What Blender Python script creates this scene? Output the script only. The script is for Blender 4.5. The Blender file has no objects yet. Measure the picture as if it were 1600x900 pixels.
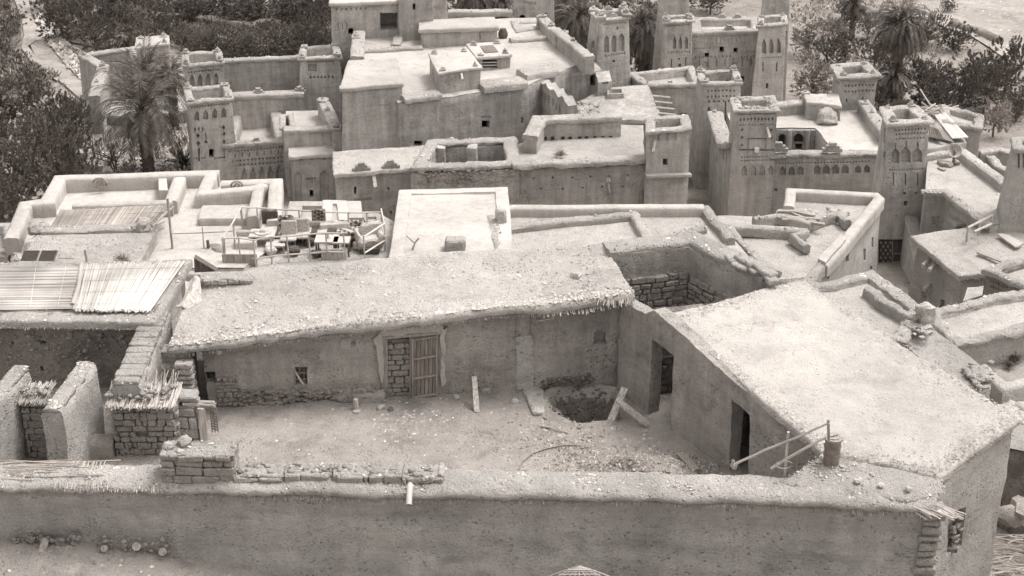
import bpy, bmesh, math, random
from mathutils import Vector, Matrix, noise
R = math.radians
random.seed(7)
S = bpy.context.scene
COL = S.collection

# ------------------------------------------------------------------ camera
FPX, CAMZ, PITCH = 2400.0, 19.0, R(25)
cam_d = bpy.data.cameras.new('camera')
cam = bpy.data.objects.new('camera', cam_d); COL.objects.link(cam)
cam.location = (0, 0, CAMZ); cam.rotation_euler = (R(90) - PITCH, 0, 0)
cam_d.sensor_width = 36; cam_d.lens = 36 * FPX / 1600
cam_d.clip_start = 0.5; cam_d.clip_end = 2000
S.camera = cam
S.render.resolution_x, S.render.resolution_y = 1024, 576

# ------------------------------------------------------------------ light: thin high cloud, weak veiled sun
SUN_EL, SUN_AZ = 64, 66          # azimuth clockwise from +Y (away from the camera) towards +X
w = bpy.data.worlds.new('World'); S.world = w; w.use_nodes = True
nt = w.node_tree; nt.nodes.clear()
sky = nt.nodes.new('ShaderNodeTexSky'); sky.sky_type = 'NISHITA'; sky.sun_disc = False
sky.sun_elevation = R(SUN_EL); sky.sun_rotation = R(SUN_AZ)
sky.air_density = 1.5; sky.dust_density = 4.0
hs = nt.nodes.new('ShaderNodeHueSaturation'); hs.inputs['Saturation'].default_value = 0.0
tint = nt.nodes.new('ShaderNodeMix'); tint.data_type = 'RGBA'; tint.blend_type = 'MULTIPLY'
tint.inputs[0].default_value = 1.0; tint.inputs[7].default_value = (1.02, 1.0, 0.98, 1)
bg = nt.nodes.new('ShaderNodeBackground'); bg.inputs['Strength'].default_value = 0.15
wo = nt.nodes.new('ShaderNodeOutputWorld')
nt.links.new(sky.outputs[0], hs.inputs['Color']); nt.links.new(hs.outputs[0], tint.inputs[6])
nt.links.new(tint.outputs[2], bg.inputs['Color']); nt.links.new(bg.outputs[0], wo.inputs[0])
sd = bpy.data.lights.new('sun', 'SUN'); sd.energy = 1.4; sd.angle = R(22); sd.color = (1, .985, .96)
sun = bpy.data.objects.new('sun', sd); COL.objects.link(sun)
sun.rotation_euler = (R(90 - SUN_EL), 0, R(180 - SUN_AZ)); sun.location = (60, 30, 80)
S.view_settings.view_transform = 'Standard'; S.view_settings.look = 'None'
S.view_settings.exposure = 0.79; S.view_settings.gamma = 1; S.view_settings.use_curve_mapping = False

# ------------------------------------------------------------------ pixel <-> place (1600x900 photo pixels)
SP, CP = math.sin(PITCH), math.cos(PITCH)
def ray(px, py):
    u, v = (px - 800) / FPX, (450 - py) / FPX
    return Vector((u, CP + v * SP, -SP + v * CP))
def at(px, py, z):
    d = ray(px, py); t = (z - CAMZ) / d.z
    return Vector((d.x * t, d.y * t, z))
def atY(px, py, Y):
    d = ray(px, py); t = Y / d.y
    return Vector((d.x * t, Y, CAMZ + d.z * t))
def zof(py, Y): return atY(800, py, Y).z
def q(z, *pts): return [at(x, y, z) for x, y in pts]

# ------------------------------------------------------------------ objects
def tag(o, label=None, cat=None, group=None, kind=None):
    if label: o['label'] = label
    if cat: o['category'] = cat
    if group: o['group'] = group
    if kind or label: o['kind'] = kind or 'thing'
    return o
def thing(name, label, cat, loc=(0, 0, 0), group=None, rz=0):
    o = bpy.data.objects.new(name, None); COL.objects.link(o)
    o.location = loc; o.rotation_euler = (0, 0, rz); o.empty_display_size = .3
    return tag(o, label, cat, group)
def obj(name, bm, mats, parent=None, smooth=True, ang=38, loc=None):
    me = bpy.data.meshes.new(name); bm.to_mesh(me); bm.free()
    for m in (mats if isinstance(mats, (list, tuple)) else [mats]): me.materials.append(m)
    if len(me.materials) == 1 and any(p.material_index == 1 for p in me.polygons): me.materials.append(M['pebble'])
    if smooth:
        me.polygons.foreach_set('use_smooth', [True] * len(me.polygons))
        if ang: me.set_sharp_from_angle(angle=R(ang))
    o = bpy.data.objects.new(name, me); COL.objects.link(o)
    if parent:
        o.parent = parent
        if loc is None:
            par = parent
            off = Vector((0, 0, 0))
            while par: off += Vector(par.location); par = par.parent
            if parent.rotation_euler.z == 0: me.transform(Matrix.Translation(-off))
    if loc is not None: o.location = loc
    return o
def dup(root, loc, rz=0, sc=1, label=None, group=None):
    r = root.copy(); COL.objects.link(r); r.location = loc; r.rotation_euler = (0, 0, rz)
    r.scale = (sc, sc, sc) if not isinstance(sc, tuple) else sc
    if label: r['label'] = label
    if group: r['group'] = group
    for ch in list(root.children):
        c = ch.copy(); COL.objects.link(c); c.parent = r
        for g in ch.children:
            d = g.copy(); COL.objects.link(d); d.parent = c
    return r

# ------------------------------------------------------------------ materials (sepia toned greys, as the photograph is)
TINT = (1.045, 1.0, 0.955)
def tone(L):
    t = max(0., min(1., (.5 - L) / .45)); return (L * (1.055 + .13 * t), L, L * (.948 - .075 * t), 1)
def nd(t, k, **kw):
    n = t.nodes.new(k)
    for a, b in kw.items(): setattr(n, a, b)
    return n
def earth(name, L, var=.16, big=.35, bump=.5, fine=22, specks=.0, sl=.62, streak=0., crack=0., straw=0., dist=.05, rough=.95, blot=0., lift=0., obr=.07):
    """dry earth: blotches, grain, pale stone or straw flecks, real bump"""
    m = bpy.data.materials.new(name); m.use_nodes = True; t = m.node_tree
    b = t.nodes['Principled BSDF']; b.inputs['Roughness'].default_value = rough
    b.inputs['Specular IOR Level'].default_value = .15
    g = nd(t, 'ShaderNodeNewGeometry'); P = g.outputs['Position']
    def nz(scale, det=6, ro=.6, vec=P):
        n = nd(t, 'ShaderNodeTexNoise'); n.inputs['Scale'].default_value = scale
        n.inputs['Detail'].default_value = det; n.inputs['Roughness'].default_value = ro
        t.links.new(vec, n.inputs['Vector']); return n.outputs['Fac']
    def math_(op, a, c, cl=False):
        n = nd(t, 'ShaderNodeMath', operation=op, use_clamp=cl)
        for i, s in enumerate((a, c)):
            if s is None: continue
            if isinstance(s, (int, float)): n.inputs[i].default_value = s
            else: t.links.new(s, n.inputs[i])
        return n.outputs[0]
    def mr(s, a, c, d, e):
        n = nd(t, 'ShaderNodeMapRange'); t.links.new(s, n.inputs[0])
        for i, v in enumerate((a, c, d, e)): n.inputs[i + 1].default_value = v
        return n.outputs[0]
    f = math_('MULTIPLY', mr(nz(big, 5), .3, .7, 1 - var, 1 + var), mr(nz(2.3, 8, .68), .3, .7, 1 - var * .6, 1 + var * .6))
    f = math_('MULTIPLY', f, mr(nz(fine, 5, .75), .3, .7, 1 - var * .9, 1 + var * .9))
    if blot:
        f = math_('MULTIPLY', f, mr(nz(.9, 9, .72), .52, .6, 1.0, 1 - blot))
    if streak:
        mp = nd(t, 'ShaderNodeMapping'); mp.inputs['Scale'].default_value = (3.2, 3.2, .3); t.links.new(P, mp.inputs[0])
        f = math_('MULTIPLY', f, mr(nz(1.0, 6, .65, mp.outputs[0]), .35, .72, 1 + streak * .5, 1 - streak))
    if lift:
        mp = nd(t, 'ShaderNodeMapping'); mp.inputs['Scale'].default_value = (.35, .35, 3.4); t.links.new(P, mp.inputs[0])
        lf = nz(1.0, 7, .7, mp.outputs[0]); f = math_('MULTIPLY', f, mr(lf, .3, .7, 1 - lift, 1 + lift))
    oi = nd(t, 'ShaderNodeObjectInfo'); f = math_('MULTIPLY', f, mr(oi.outputs['Random'], 0, 1, 1 - obr, 1 + obr))
    hgt = math_('ADD', math_('MULTIPLY', nz(2.6, 9, .7), .7), math_('ADD', math_('MULTIPLY', nz(11, 5, .7), .38), math_('MULTIPLY', nz(fine * 1.3, 4, .75), .26)))
    if specks:
        for sc, sp, gate in ((8.0, specks, (.46, .62)), (19.0, specks * .8, (.38, .55))):
            v = nd(t, 'ShaderNodeTexVoronoi'); v.inputs['Scale'].default_value = sc; v.inputs['Randomness'].default_value = 1
            t.links.new(P, v.inputs['Vector'])
            mask = math_('MULTIPLY', mr(v.outputs['Distance'], .14, .3, 1, 0), mr(nz(1.1 + sc * .03, 4), gate[0], gate[1], .12, 1))
            sep = nd(t, 'ShaderNodeSeparateColor'); t.links.new(v.outputs['Color'], sep.inputs[0])
            val = mr(sep.outputs[0], 0, 1, -.8, .9)
            f = math_('ADD', f, math_('MULTIPLY', math_('MULTIPLY', mask, val), sp))
            hgt = math_('ADD', hgt, math_('MULTIPLY', mask, .45 if sc < 10 else .25))
    if straw:
        mp = nd(t, 'ShaderNodeMapping'); mp.inputs['Scale'].default_value = (30, 30, 11); mp.inputs['Rotation'].default_value = (.3, .7, .4)
        t.links.new(P, mp.inputs[0])
        sv = nd(t, 'ShaderNodeTexVoronoi'); sv.inputs['Scale'].default_value = 1.0; t.links.new(mp.outputs[0], sv.inputs['Vector'])
        f = math_('ADD', f, math_('MULTIPLY', mr(sv.outputs['Distance'], .1, .22, 1, 0), straw))
    if crack:
        n3 = nd(t, 'ShaderNodeTexNoise'); n3.inputs['Scale'].default_value = 2.5; n3.inputs['Detail'].default_value = 6
        t.links.new(P, n3.inputs['Vector'])
        mx = nd(t, 'ShaderNodeMix', data_type='VECTOR'); mx.inputs[0].default_value = .22
        t.links.new(P, mx.inputs[4]); t.links.new(n3.outputs['Color'], mx.inputs[5])
        cv = nd(t, 'ShaderNodeTexVoronoi', feature='DISTANCE_TO_EDGE'); cv.inputs['Scale'].default_value = .55
        t.links.new(mx.outputs[1], cv.inputs['Vector'])
        cm = math_('MULTIPLY', mr(cv.outputs['Distance'], .0, .006, 1, 0), mr(nz(.5, 3), .5, .6, 0, 1))
        f = math_('MULTIPLY', f, math_('SUBTRACT', 1.0, math_('MULTIPLY', cm, crack)))
        hgt = math_('SUBTRACT', hgt, math_('MULTIPLY', cm, .8))
    cmb = nd(t, 'ShaderNodeMix', data_type='RGBA', blend_type='MULTIPLY'); cmb.inputs[0].default_value = 1
    cmb.inputs[6].default_value = tone(L); t.links.new(f, cmb.inputs[7])
    t.links.new(cmb.outputs[2], b.inputs['Base Color'])
    bp = nd(t, 'ShaderNodeBump'); bp.inputs['Strength'].default_value = bump; bp.inputs['Distance'].default_value = dist * 4
    t.links.new(hgt, bp.inputs['Height']); t.links.new(bp.outputs[0], b.inputs['Normal'])
    return m
def wood(name, L, sc=(14, 14, 1.5), rough=.85, var=.4):
    m = bpy.data.materials.new(name); m.use_nodes = True; t = m.node_tree
    b = t.nodes['Principled BSDF']; b.inputs['Roughness'].default_value = rough; b.inputs['Specular IOR Level'].default_value = .2
    c = nd(t, 'ShaderNodeTexCoord'); mp = nd(t, 'ShaderNodeMapping'); mp.inputs['Scale'].default_value = sc
    t.links.new(c.outputs['Object'], mp.inputs[0])
    n = nd(t, 'ShaderNodeTexNoise'); n.inputs['Scale'].default_value = 1.5; n.inputs['Detail'].default_value = 6
    t.links.new(mp.outputs[0], n.inputs['Vector'])
    r = nd(t, 'ShaderNodeMapRange'); t.links.new(n.outputs['Fac'], r.inputs[0])
    for i, v in enumerate((.3, .7, 1 - var, 1 + var)): r.inputs[i + 1].default_value = v
    cm = nd(t, 'ShaderNodeMix', data_type='RGBA', blend_type='MULTIPLY'); cm.inputs[0].default_value = 1
    cm.inputs[6].default_value = tone(L); t.links.new(r.outputs[0], cm.inputs[7]); t.links.new(cm.outputs[2], b.inputs['Base Color'])
    bp = nd(t, 'ShaderNodeBump'); bp.inputs['Strength'].default_value = .4; bp.inputs['Distance'].default_value = .01
    t.links.new(n.outputs['Fac'], bp.inputs['Height']); t.links.new(bp.outputs[0], b.inputs['Normal'])
    return m
def leafmat(name, L, var=.45):
    m = bpy.data.materials.new(name); m.use_nodes = True; t = m.node_tree
    b = t.nodes['Principled BSDF']; b.inputs['Roughness'].default_value = .7; b.inputs['Specular IOR Level'].default_value = .25
    g = nd(t, 'ShaderNodeNewGeometry')
    r = nd(t, 'ShaderNodeMapRange'); t.links.new(g.outputs['Random Per Island'], r.inputs[0])
    for i, v in enumerate((0, 1, 1 - var, 1 + var)): r.inputs[i + 1].default_value = v
    n = nd(t, 'ShaderNodeTexNoise'); n.inputs['Scale'].default_value = .6; n.inputs['Detail'].default_value = 4
    t.links.new(g.outputs['Position'], n.inputs['Vector'])
    r2 = nd(t, 'ShaderNodeMapRange'); t.links.new(n.outputs['Fac'], r2.inputs[0])
    for i, v in enumerate((.3, .7, .7, 1.35)): r2.inputs[i + 1].default_value = v
    mm = nd(t, 'ShaderNodeMath', operation='MULTIPLY'); t.links.new(r.outputs[0], mm.inputs[0]); t.links.new(r2.outputs[0], mm.inputs[1])
    cm = nd(t, 'ShaderNodeMix', data_type='RGBA', blend_type='MULTIPLY'); cm.inputs[0].default_value = 1
    cm.inputs[6].default_value = tone(L); t.links.new(mm.outputs[0], cm.inputs[7]); t.links.new(cm.outputs[2], b.inputs['Base Color'])
    return m

M = dict(
    wall=earth('mud_wall', .475, .19, bump=1., streak=.12, straw=.28, blot=.10, specks=.22, lift=.13, fine=26),
    wall_mid=earth('mid_house_mud', .39, .2, bump=.9, streak=.2, straw=.22, blot=.22, specks=.18, lift=.12, big=.5),  # mid toned mud of the near house walls
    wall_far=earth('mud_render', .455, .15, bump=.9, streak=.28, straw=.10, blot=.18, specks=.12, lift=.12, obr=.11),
    wall_dark=earth('dark_mud', .29, .25, bump=1., specks=.4, blot=.3, straw=.05, dist=.07),  # darker, strongly speckled mud
    wall_pale=earth('coarse_pale_mud', .47, .18, bump=1., specks=.3, straw=.18, blot=.14, lift=.08),
    roof=earth('gravelly_roof_earth', .435, .15, bump=.9, specks=.24, fine=26, straw=.10, blot=.12, big=.3),
    roof_smooth=earth('smoothed_roof_mud', .42, .14, big=.28, bump=.6, specks=.07, fine=28, blot=.12, straw=.09),
    coping=earth('coping_earth', .45, .18, bump=1.0, specks=.36, fine=26, straw=.18, blot=.12, dist=.06),
    plaster=earth('smooth_mud_plaster', .42, .12, bump=.5, streak=.14, fine=22, blot=.10, specks=.08),
    plaster_wall=earth('smooth_plaster_face', .40, .12, bump=.5, streak=.18, fine=22, blot=.10),
    brick=earth('mud_brick', .36, .24, bump=1., fine=18, straw=.16, specks=.15),
    brick_pale=earth('pale_mud_brick', .41, .2, bump=1., fine=18, specks=.25),
    yard=earth('yard_dust', .335, .2, bump=.8, specks=.2, fine=24, blot=.22, straw=.10, obr=0),
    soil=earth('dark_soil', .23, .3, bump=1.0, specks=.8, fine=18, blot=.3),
    terrain=earth('valley_dust', .27, .2, big=.12, bump=.9, specks=.4, fine=7, blot=.25),
    stone=earth('pale_stone', .45, .25, bump=.8, fine=14),
    stone_dark=earth('brown_stone', .32, .25, bump=.9, fine=14),
    pebble=leafmat('pebble', .37, .4), chip=leafmat('stone_chip', .29, .6),
    reed=leafmat('dry_reed', .37, .42), reed_mat=leafmat('reed_matting', .45, .3),
    reed_dark=leafmat('weathered_reed', .25, .45),
    wood=wood('weathered_wood', .26), door_wood=wood('old_door_wood', .19, (22, 22, 1.2)), wood_pale=wood('bleached_wood', .38), wood_dark=wood('dark_wood', .10),
    metal=wood('dull_metal', .16, (5, 5, 5), .5, .25), pvc=wood('grey_plastic_pipe', .40, (2, 2, 2), .5, .12),
    white=wood('whitewash', .66, (4, 4, 4), .9, .12), black=wood('black_pane_hole_shade', .035, (4, 4, 4), .6, .2),  # black also paints the shade inside the beam holes
    cloth_pale=wood('pale_woven_cloth', .40, (9, 9, 9), .95, .25), cloth_dark=wood('dark_woven_cloth', .07, (9, 9, 9), .95, .4),
    leaf=leafmat('dark_feathery_leaf', .115, .35), leaf_mid=leafmat('grey_green_leaf', .15, .35), leaf_pale=leafmat('pale_dusty_leaf', .24, .35),  # leaf tones from dark to pale, one per kind of plant
    palm=leafmat('palm_leaflet', .085, .4), palm_dry=leafmat('dry_palm_frond', .16, .3), bark=wood('rough_bark', .12, (6, 6, 6), .95, .5),
    grass=leafmat('dry_grass', .30, .4), field=earth('low_green_crop', .15, .35, big=.3, bump=1, fine=8),
)

def kilim(name, L1, L2, sc):
    m = wood(name, L1, (9, 9, 9), .95, .2); t = m.node_tree; b = t.nodes['Principled BSDF']
    c = nd(t, 'ShaderNodeTexCoord'); ck = nd(t, 'ShaderNodeTexChecker'); ck.inputs['Scale'].default_value = sc
    mp = nd(t, 'ShaderNodeMapping'); mp.inputs['Rotation'].default_value = (.6, .5, .8); t.links.new(c.outputs['Object'], mp.inputs[0]); t.links.new(mp.outputs[0], ck.inputs['Vector'])
    ck.inputs['Color1'].default_value = tone(L1); ck.inputs['Color2'].default_value = tone(L2); t.links.new(ck.outputs['Color'], b.inputs['Base Color']); return m
M['kilim'] = kilim('patterned_rug', .40, .09, 7); M['kilim_dark'] = kilim('dark_patterned_rug', .06, .22, 9)
# ------------------------------------------------------------------ mesh helpers
def nv(p, f=1.0, s=0.0): return noise.noise_vector(Vector((p.x * f + s, p.y * f + s * .7, p.z * f - s)))
def newell(pts):
    n = Vector((0, 0, 0))
    for i, a in enumerate(pts):
        b = pts[(i + 1) % len(pts)]
        n += Vector(((a.y - b.y) * (a.z + b.z), (a.z - b.z) * (a.x + b.x), (a.x - b.x) * (a.y + b.y)))
    return n.normalized()
def grow(poly, d):
    """offset a CCW polygon (seen from above) outwards by d in plan"""
    n = len(poly); out = []
    for i in range(n):
        a, b, c = poly[i - 1], poly[i], poly[(i + 1) % n]
        e1 = (b - a); e2 = (c - b); e1.z = e2.z = 0; e1.normalize(); e2.normalize()
        n1 = Vector((e1.y, -e1.x, 0)); n2 = Vector((e2.y, -e2.x, 0))
        m = n1 + n2
        m = m / max(.35, (1 + n1.dot(n2)))
        out.append(Vector((b.x + m.x * d, b.y + m.y * d, b.z)))
    return out
def ccw(poly):
    a = sum(poly[i].x * poly[(i + 1) % len(poly)].y - poly[(i + 1) % len(poly)].x * poly[i].y for i in range(len(poly)))
    return poly if a > 0 else poly[::-1]
def prism(bm, top, bot):
    vt = [bm.verts.new(p) for p in top]; vb = [bm.verts.new(p) for p in bot]
    n = len(top)
    bm.faces.new(vt); bm.faces.new(vb[::-1])
    for i in range(n):
        j = (i + 1) % n
        bm.faces.new((vb[i], vb[j], vt[j], vt[i]))
def slice_grid(bm, s, zs=None):
    bm.verts.ensure_lookup_table()
    lo = [min(v.co[i] for v in bm.verts) for i in range(3)]; hi = [max(v.co[i] for v in bm.verts) for i in range(3)]
    for ax in range(3):
        st = (zs or s) if ax == 2 else s
        k = math.floor(lo[ax] / st) + 1
        while k * st < hi[ax] - 1e-3:
            no = [0, 0, 0]; no[ax] = 1; co = [0, 0, 0]; co[ax] = k * st + .0137
            bmesh.ops.bisect_plane(bm, geom=bm.verts[:] + bm.edges[:] + bm.faces[:], dist=1e-4, plane_co=co, plane_no=no)
            k += 1
def jiggle(bm, amp, f=.9, seed=0., amp2=0., f2=4):
    """uneven hand-made surface: several sizes of lump"""
    for v in bm.verts:
        d = nv(v.co, f, seed) * amp + nv(v.co, f * 3.3, seed + 9) * amp * .45 + nv(v.co, f * 9, seed + 17) * amp * .28
        if amp2: d += nv(v.co, f2, seed + 5) * amp2 + nv(v.co, f2 * 2.7, seed + 2) * amp2 * .5
        v.co += d
def carve(bm, origin, N, shapes, depth=.1, through=False, mat=None, tol=.06):
    """press convex pixel outlines into the flat wall through `origin` with outward normal N"""
    for sh in shapes:
        pts = []
        for px, py in sh:
            d = ray(px, py); den = d.dot(N)
            t = (origin - Vector((0, 0, CAMZ))).dot(N) / den
            pts.append(Vector((0, 0, CAMZ)) + d * t)
        c = sum(pts, Vector()) / len(pts)
        if newell(pts).dot(N) < 0: pts.reverse()
        U = (pts[1] - pts[0]).normalized(); V = N.cross(U)
        uv = [((p - c).dot(U), (p - c).dot(V)) for p in pts]
        lo = (min(a for a, b in uv), min(b for a, b in uv)); hi = (max(a for a, b in uv), max(b for a, b in uv))
        def cand():
            out = []
            for f in bm.faces:
                if f.normal.dot(N) < .97 or abs((f.verts[0].co - origin).dot(N)) > tol: continue
                us = [(v.co - c).dot(U) for v in f.verts]; vs = [(v.co - c).dot(V) for v in f.verts]
                if max(us) <= lo[0] + 1e-4 or min(us) >= hi[0] - 1e-4 or max(vs) <= lo[1] + 1e-4 or min(vs) >= hi[1] - 1e-4: continue
                out.append(f)
            return out
        fs = cand()
        n = len(pts)
        for i in range(n):
            a, b = pts[i], pts[(i + 1) % n]
            no = (b - a).cross(N).normalized()
            geo = list({e for f in fs for e in f.edges}) + list({v for f in fs for v in f.verts}) + fs
            bmesh.ops.bisect_plane(bm, geom=geo, dist=1e-5, plane_co=a, plane_no=no)
            fs = [f for f in cand()]
        ins = []
        for f in fs:
            m = f.calc_center_median()
            if all((m - pts[i]).dot((pts[(i + 1) % n] - pts[i]).cross(N).normalized()) < 1e-4 for i in range(n)): ins.append(f)
        if not ins: continue
        bmesh.ops.inset_region(bm, faces=ins, thickness=min(.012, depth * .15), depth=-depth, use_even_offset=True, use_boundary=True)
        if through:
            bmesh.ops.delete(bm, geom=ins, context='FACES')
        elif mat is not None:
            for f in ins: f.material_index = mat
# pixel shapes
def W(x0, y0, x1, y1): return [(x0, y0), (x1, y0), (x1, y1), (x0, y1)]
def ARCH(x0, y0, x1, y1, k=.35):
    h = (y1 - y0) * k; m = (x0 + x1) / 2
    return [(m, y0), (x1, y0 + h), (x1, y1), (x0, y1), (x0, y0 + h)]
def RARCH(x0, y0, x1, y1):
    m = (x0 + x1) / 2; r = (x1 - x0) / 2
    top = [(m - r * math.cos(a), y0 + r - r * math.sin(a)) for a in (0, .6, 1.1, math.pi / 2, math.pi - 1.1, math.pi - .6, math.pi)]
    return top + [(x1, y1), (x0, y1)]
def TRI(x0, y0, x1, y1): return [((x0 + x1) / 2, y0), (x1, y1), (x0, y1)]
def VTRI(x0, y0, x1, y1): return [(x0, y0), (x1, y0), ((x0 + x1) / 2, y1)]
def DIA(x0, y0, x1, y1): return [((x0 + x1) / 2, y0), (x1, (y0 + y1) / 2), ((x0 + x1) / 2, y1), (x0, (y0 + y1) / 2)]
def ROW(x0, ya, x1, yb, h, n, duty=.6, f=W):
    """n shapes of height h along the slanted line (x0,ya)-(x1,yb) of their tops"""
    out = []; st = (x1 - x0) / n
    for i in range(n):
        cx = x0 + st * (i + .5); y = ya + (yb - ya) * (i + .5) / n
        out.append(f(cx - st * duty / 2, y, cx + st * duty / 2, y + h))
    return out
def tube(bm, pts, r, n=6, r1=None, cap=True):
    pts = [Vector(p) for p in pts]; rings = []
    for i, p in enumerate(pts):
        a = pts[max(0, i - 1)]; b = pts[min(len(pts) - 1, i + 1)]
        d = (b - a).normalized(); up = Vector((0, 0, 1)) if abs(d.z) < .9 else Vector((1, 0, 0))
        x = d.cross(up).normalized(); y = x.cross(d)
        rr = r if r1 is None else r + (r1 - r) * i / (len(pts) - 1)
        rings.append([bm.verts.new(p + x * rr * math.cos(2 * math.pi * k / n) + y * rr * math.sin(2 * math.pi * k / n)) for k in range(n)])
    for a, b in zip(rings, rings[1:]):
        for k in range(n):
            bm.faces.new((a[k], b[k], b[(k + 1) % n], a[(k + 1) % n]))
    if cap:
        bm.faces.new(rings[0]); bm.faces.new(rings[-1][::-1])
def box(bm, c, sx, sy, sz, rot=None, jit=0., bev=0.):
    c = Vector(c); rot = rot or Matrix.Identity(3)
    if not isinstance(rot, Matrix): rot = Matrix.Rotation(rot, 3, 'Z')
    tmp = bm.verts
    vs = []
    for z in (-1, 1):
        for x, y in ((-1, -1), (1, -1), (1, 1), (-1, 1)):
            p = Vector((x * sx / 2, y * sy / 2, z * sz / 2))
            if jit: p += Vector((random.uniform(-jit, jit), random.uniform(-jit, jit), random.uniform(-jit, jit)))
            vs.append(tmp.new(c + rot @ p))
    fs = [(3, 2, 1, 0), (4, 5, 6, 7), (0, 1, 5, 4), (1, 2, 6, 5), (2, 3, 7, 6), (3, 0, 4, 7)]
    F = [bm.faces.new([vs[i] for i in f]) for f in fs]
    if bev:
        es = list({e for f in F for e in f.edges})
        bmesh.ops.bevel(bm, geom=es, offset=bev, segments=1, affect='EDGES', profile=.5)
def plank(bm, a, b, wd, th, jit=0.):
    a, b = Vector(a), Vector(b); d = b - a; L = d.length; d.normalize()
    up = Vector((0, 0, 1)) if abs(d.z) < .95 else Vector((0, 1, 0))
    x = d; y = up.cross(x).normalized(); z = x.cross(y)
    box(bm, (a + b) / 2, L, wd, th, Matrix((x, y, z)).transposed(), jit)
_ICO = None
def rock(bm, c, r, flat=.7, sub=1, seed=None):
    global _ICO
    if _ICO is None:
        _ICO = {}
        for s in (1, 2):
            t = bmesh.new(); bmesh.ops.create_icosphere(t, subdivisions=s, radius=1)
            t.verts.ensure_lookup_table(); t.verts.index_update()
            _ICO[s] = ([v.co.copy() for v in t.verts], [[v.index for v in f.verts] for f in t.faces]); t.free()
    vs, fs = _ICO[sub]; sd = random.uniform(0, 99) if seed is None else seed
    sx, sy, sz = random.uniform(.75, 1.3), random.uniform(.75, 1.3), flat * random.uniform(.8, 1.2)
    rz = Matrix.Rotation(random.uniform(0, 6.28), 3, 'Z'); c = Vector(c)
    new = []
    for v in vs:
        p = v * (1 + .38 * noise.noise(v * 1.4 + Vector((sd, sd, sd))))
        new.append(bm.verts.new(c + rz @ Vector((p.x * sx, p.y * sy, p.z * sz)) * r))
    for f in fs: bm.faces.new([new[i] for i in f])
def pebble(bm, c, r):
    c = Vector(c); a = random.uniform(0, 6.28); vs = []
    for k in range(4):
        t = a + k * 1.57 + random.uniform(-.3, .3); rr = r * random.uniform(.7, 1.2)
        vs.append(bm.verts.new(c + Vector((rr * math.cos(t), rr * math.sin(t), 0))))
    tp = bm.verts.new(c + Vector((random.uniform(-.3, .3) * r, random.uniform(-.3, .3) * r, r * random.uniform(.5, .9))))
    for k in range(4): bm.faces.new((vs[k], vs[(k + 1) % 4], tp)).material_index = 1
def inpoly(p, poly):
    c = False
    for i in range(len(poly)):
        a, b = poly[i], poly[i - 1]
        if (a.y > p.y) != (b.y > p.y) and p.x < (b.x - a.x) * (p.y - a.y) / (b.y - a.y) + a.x: c = not c
    return c
def rnd_in(poly):
    lx = min(p.x for p in poly); hx = max(p.x for p in poly); ly = min(p.y for p in poly); hy = max(p.y for p in poly)
    while True:
        p = Vector((random.uniform(lx, hx), random.uniform(ly, hy), 0))
        if inpoly(p, poly): return p
def plane_z(poly):
    n = newell(poly); o = poly[0]
    return lambda x, y: o.z - ((x - o.x) * n.x + (y - o.y) * n.y) / n.z
def pebbles(bm, poly, n, r0=.012, r1=.05, edge=0.):
    pz = plane_z(poly); m = len(poly)
    for k in range(n):
        if edge and random.random() < edge:
            i = random.randrange(m); t = random.random(); p = poly[i].lerp(poly[(i + 1) % m], t)
            c = sum(poly, Vector()) / m; d = (c - p).normalized() * abs(random.gauss(.05, .22)); p = p + d
        else: p = rnd_in(poly)
        r = r0 + (r1 - r0) * random.random() ** 3
        pebble(bm, (p.x, p.y, pz(p.x, p.y)), r)
def resample(pts, step, closed):
    """-> list of (point, left-to-right offset normal scaled for mitre)"""
    n = len(pts); out = []
    def nrm(a, b):
        e = (b - a); e.z = 0; e.normalize(); return Vector((e.y, -e.x, 0))
    segs = range(n if closed else n - 1)
    for i in segs:
        a, b = pts[i], pts[(i + 1) % n]; ns = nrm(a, b)
        if closed or i > 0: na = nrm(pts[i - 1], a); m = (na + ns) / max(.4, 1 + na.dot(ns))
        else: m = ns
        out.append((a, m))
        k = max(1, int((b - a).length / step))
        for j in range(1, k): out.append((a.lerp(b, j / k), ns))
    if not closed: out.append((pts[-1], nrm(pts[-2], pts[-1])))
    return out
def sweep(bm, pts, prof, closed=False, step=.4, amp=.025, f=1.1, seed=0., amp2=.0, f2=5):
    """run a closed (offset, height) outline along a line; offset + is to the right of travel (outside of a CCW ring)"""
    rs = resample(pts, step, closed); rings = []
    for p, m in rs:
        ring = []
        for o, h in prof:
            v = p + m * o + Vector((0, 0, h)); v += nv(v, f, seed) * amp
            if amp2: v += nv(v, f2, seed + 3) * amp2 + nv(v, f2 * 2.6, seed + 8) * amp2 * .55
            ring.append(bm.verts.new(v))
        rings.append(ring)
    n = len(prof); pairs = list(zip(rings, rings[1:])) + ([(rings[-1], rings[0])] if closed else [])
    for a, b in pairs:
        for k in range(n):
            bm.faces.new((a[k], a[(k + 1) % n], b[(k + 1) % n], b[k]))
    if not closed: bm.faces.new(rings[0][::-1]); bm.faces.new(rings[-1])
def fix(bm): bmesh.ops.recalc_face_normals(bm, faces=bm.faces[:])
def rprof(w, h, r=None, lo=0., over=0., segs=2):
    """rounded-top wall outline: width w, height h, foot at lo; over = lip overhang"""
    r = r or min(w * .35, h * .5); a = w / 2
    pts = [(-a, lo), (-a, h - r)]
    for k in range(1, segs + 1):
        t = math.pi / 2 * k / segs
        pts.append((-a + r * (1 - math.cos(t)), h - r + r * math.sin(t)))
    pts.append((0, h + r * .12))
    for k in range(segs, -1, -1):
        t = math.pi / 2 * k / segs
        pts.append((a - r * (1 - math.cos(t)), h - r + r * math.sin(t)))
    pts.append((a, lo))
    return pts
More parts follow.
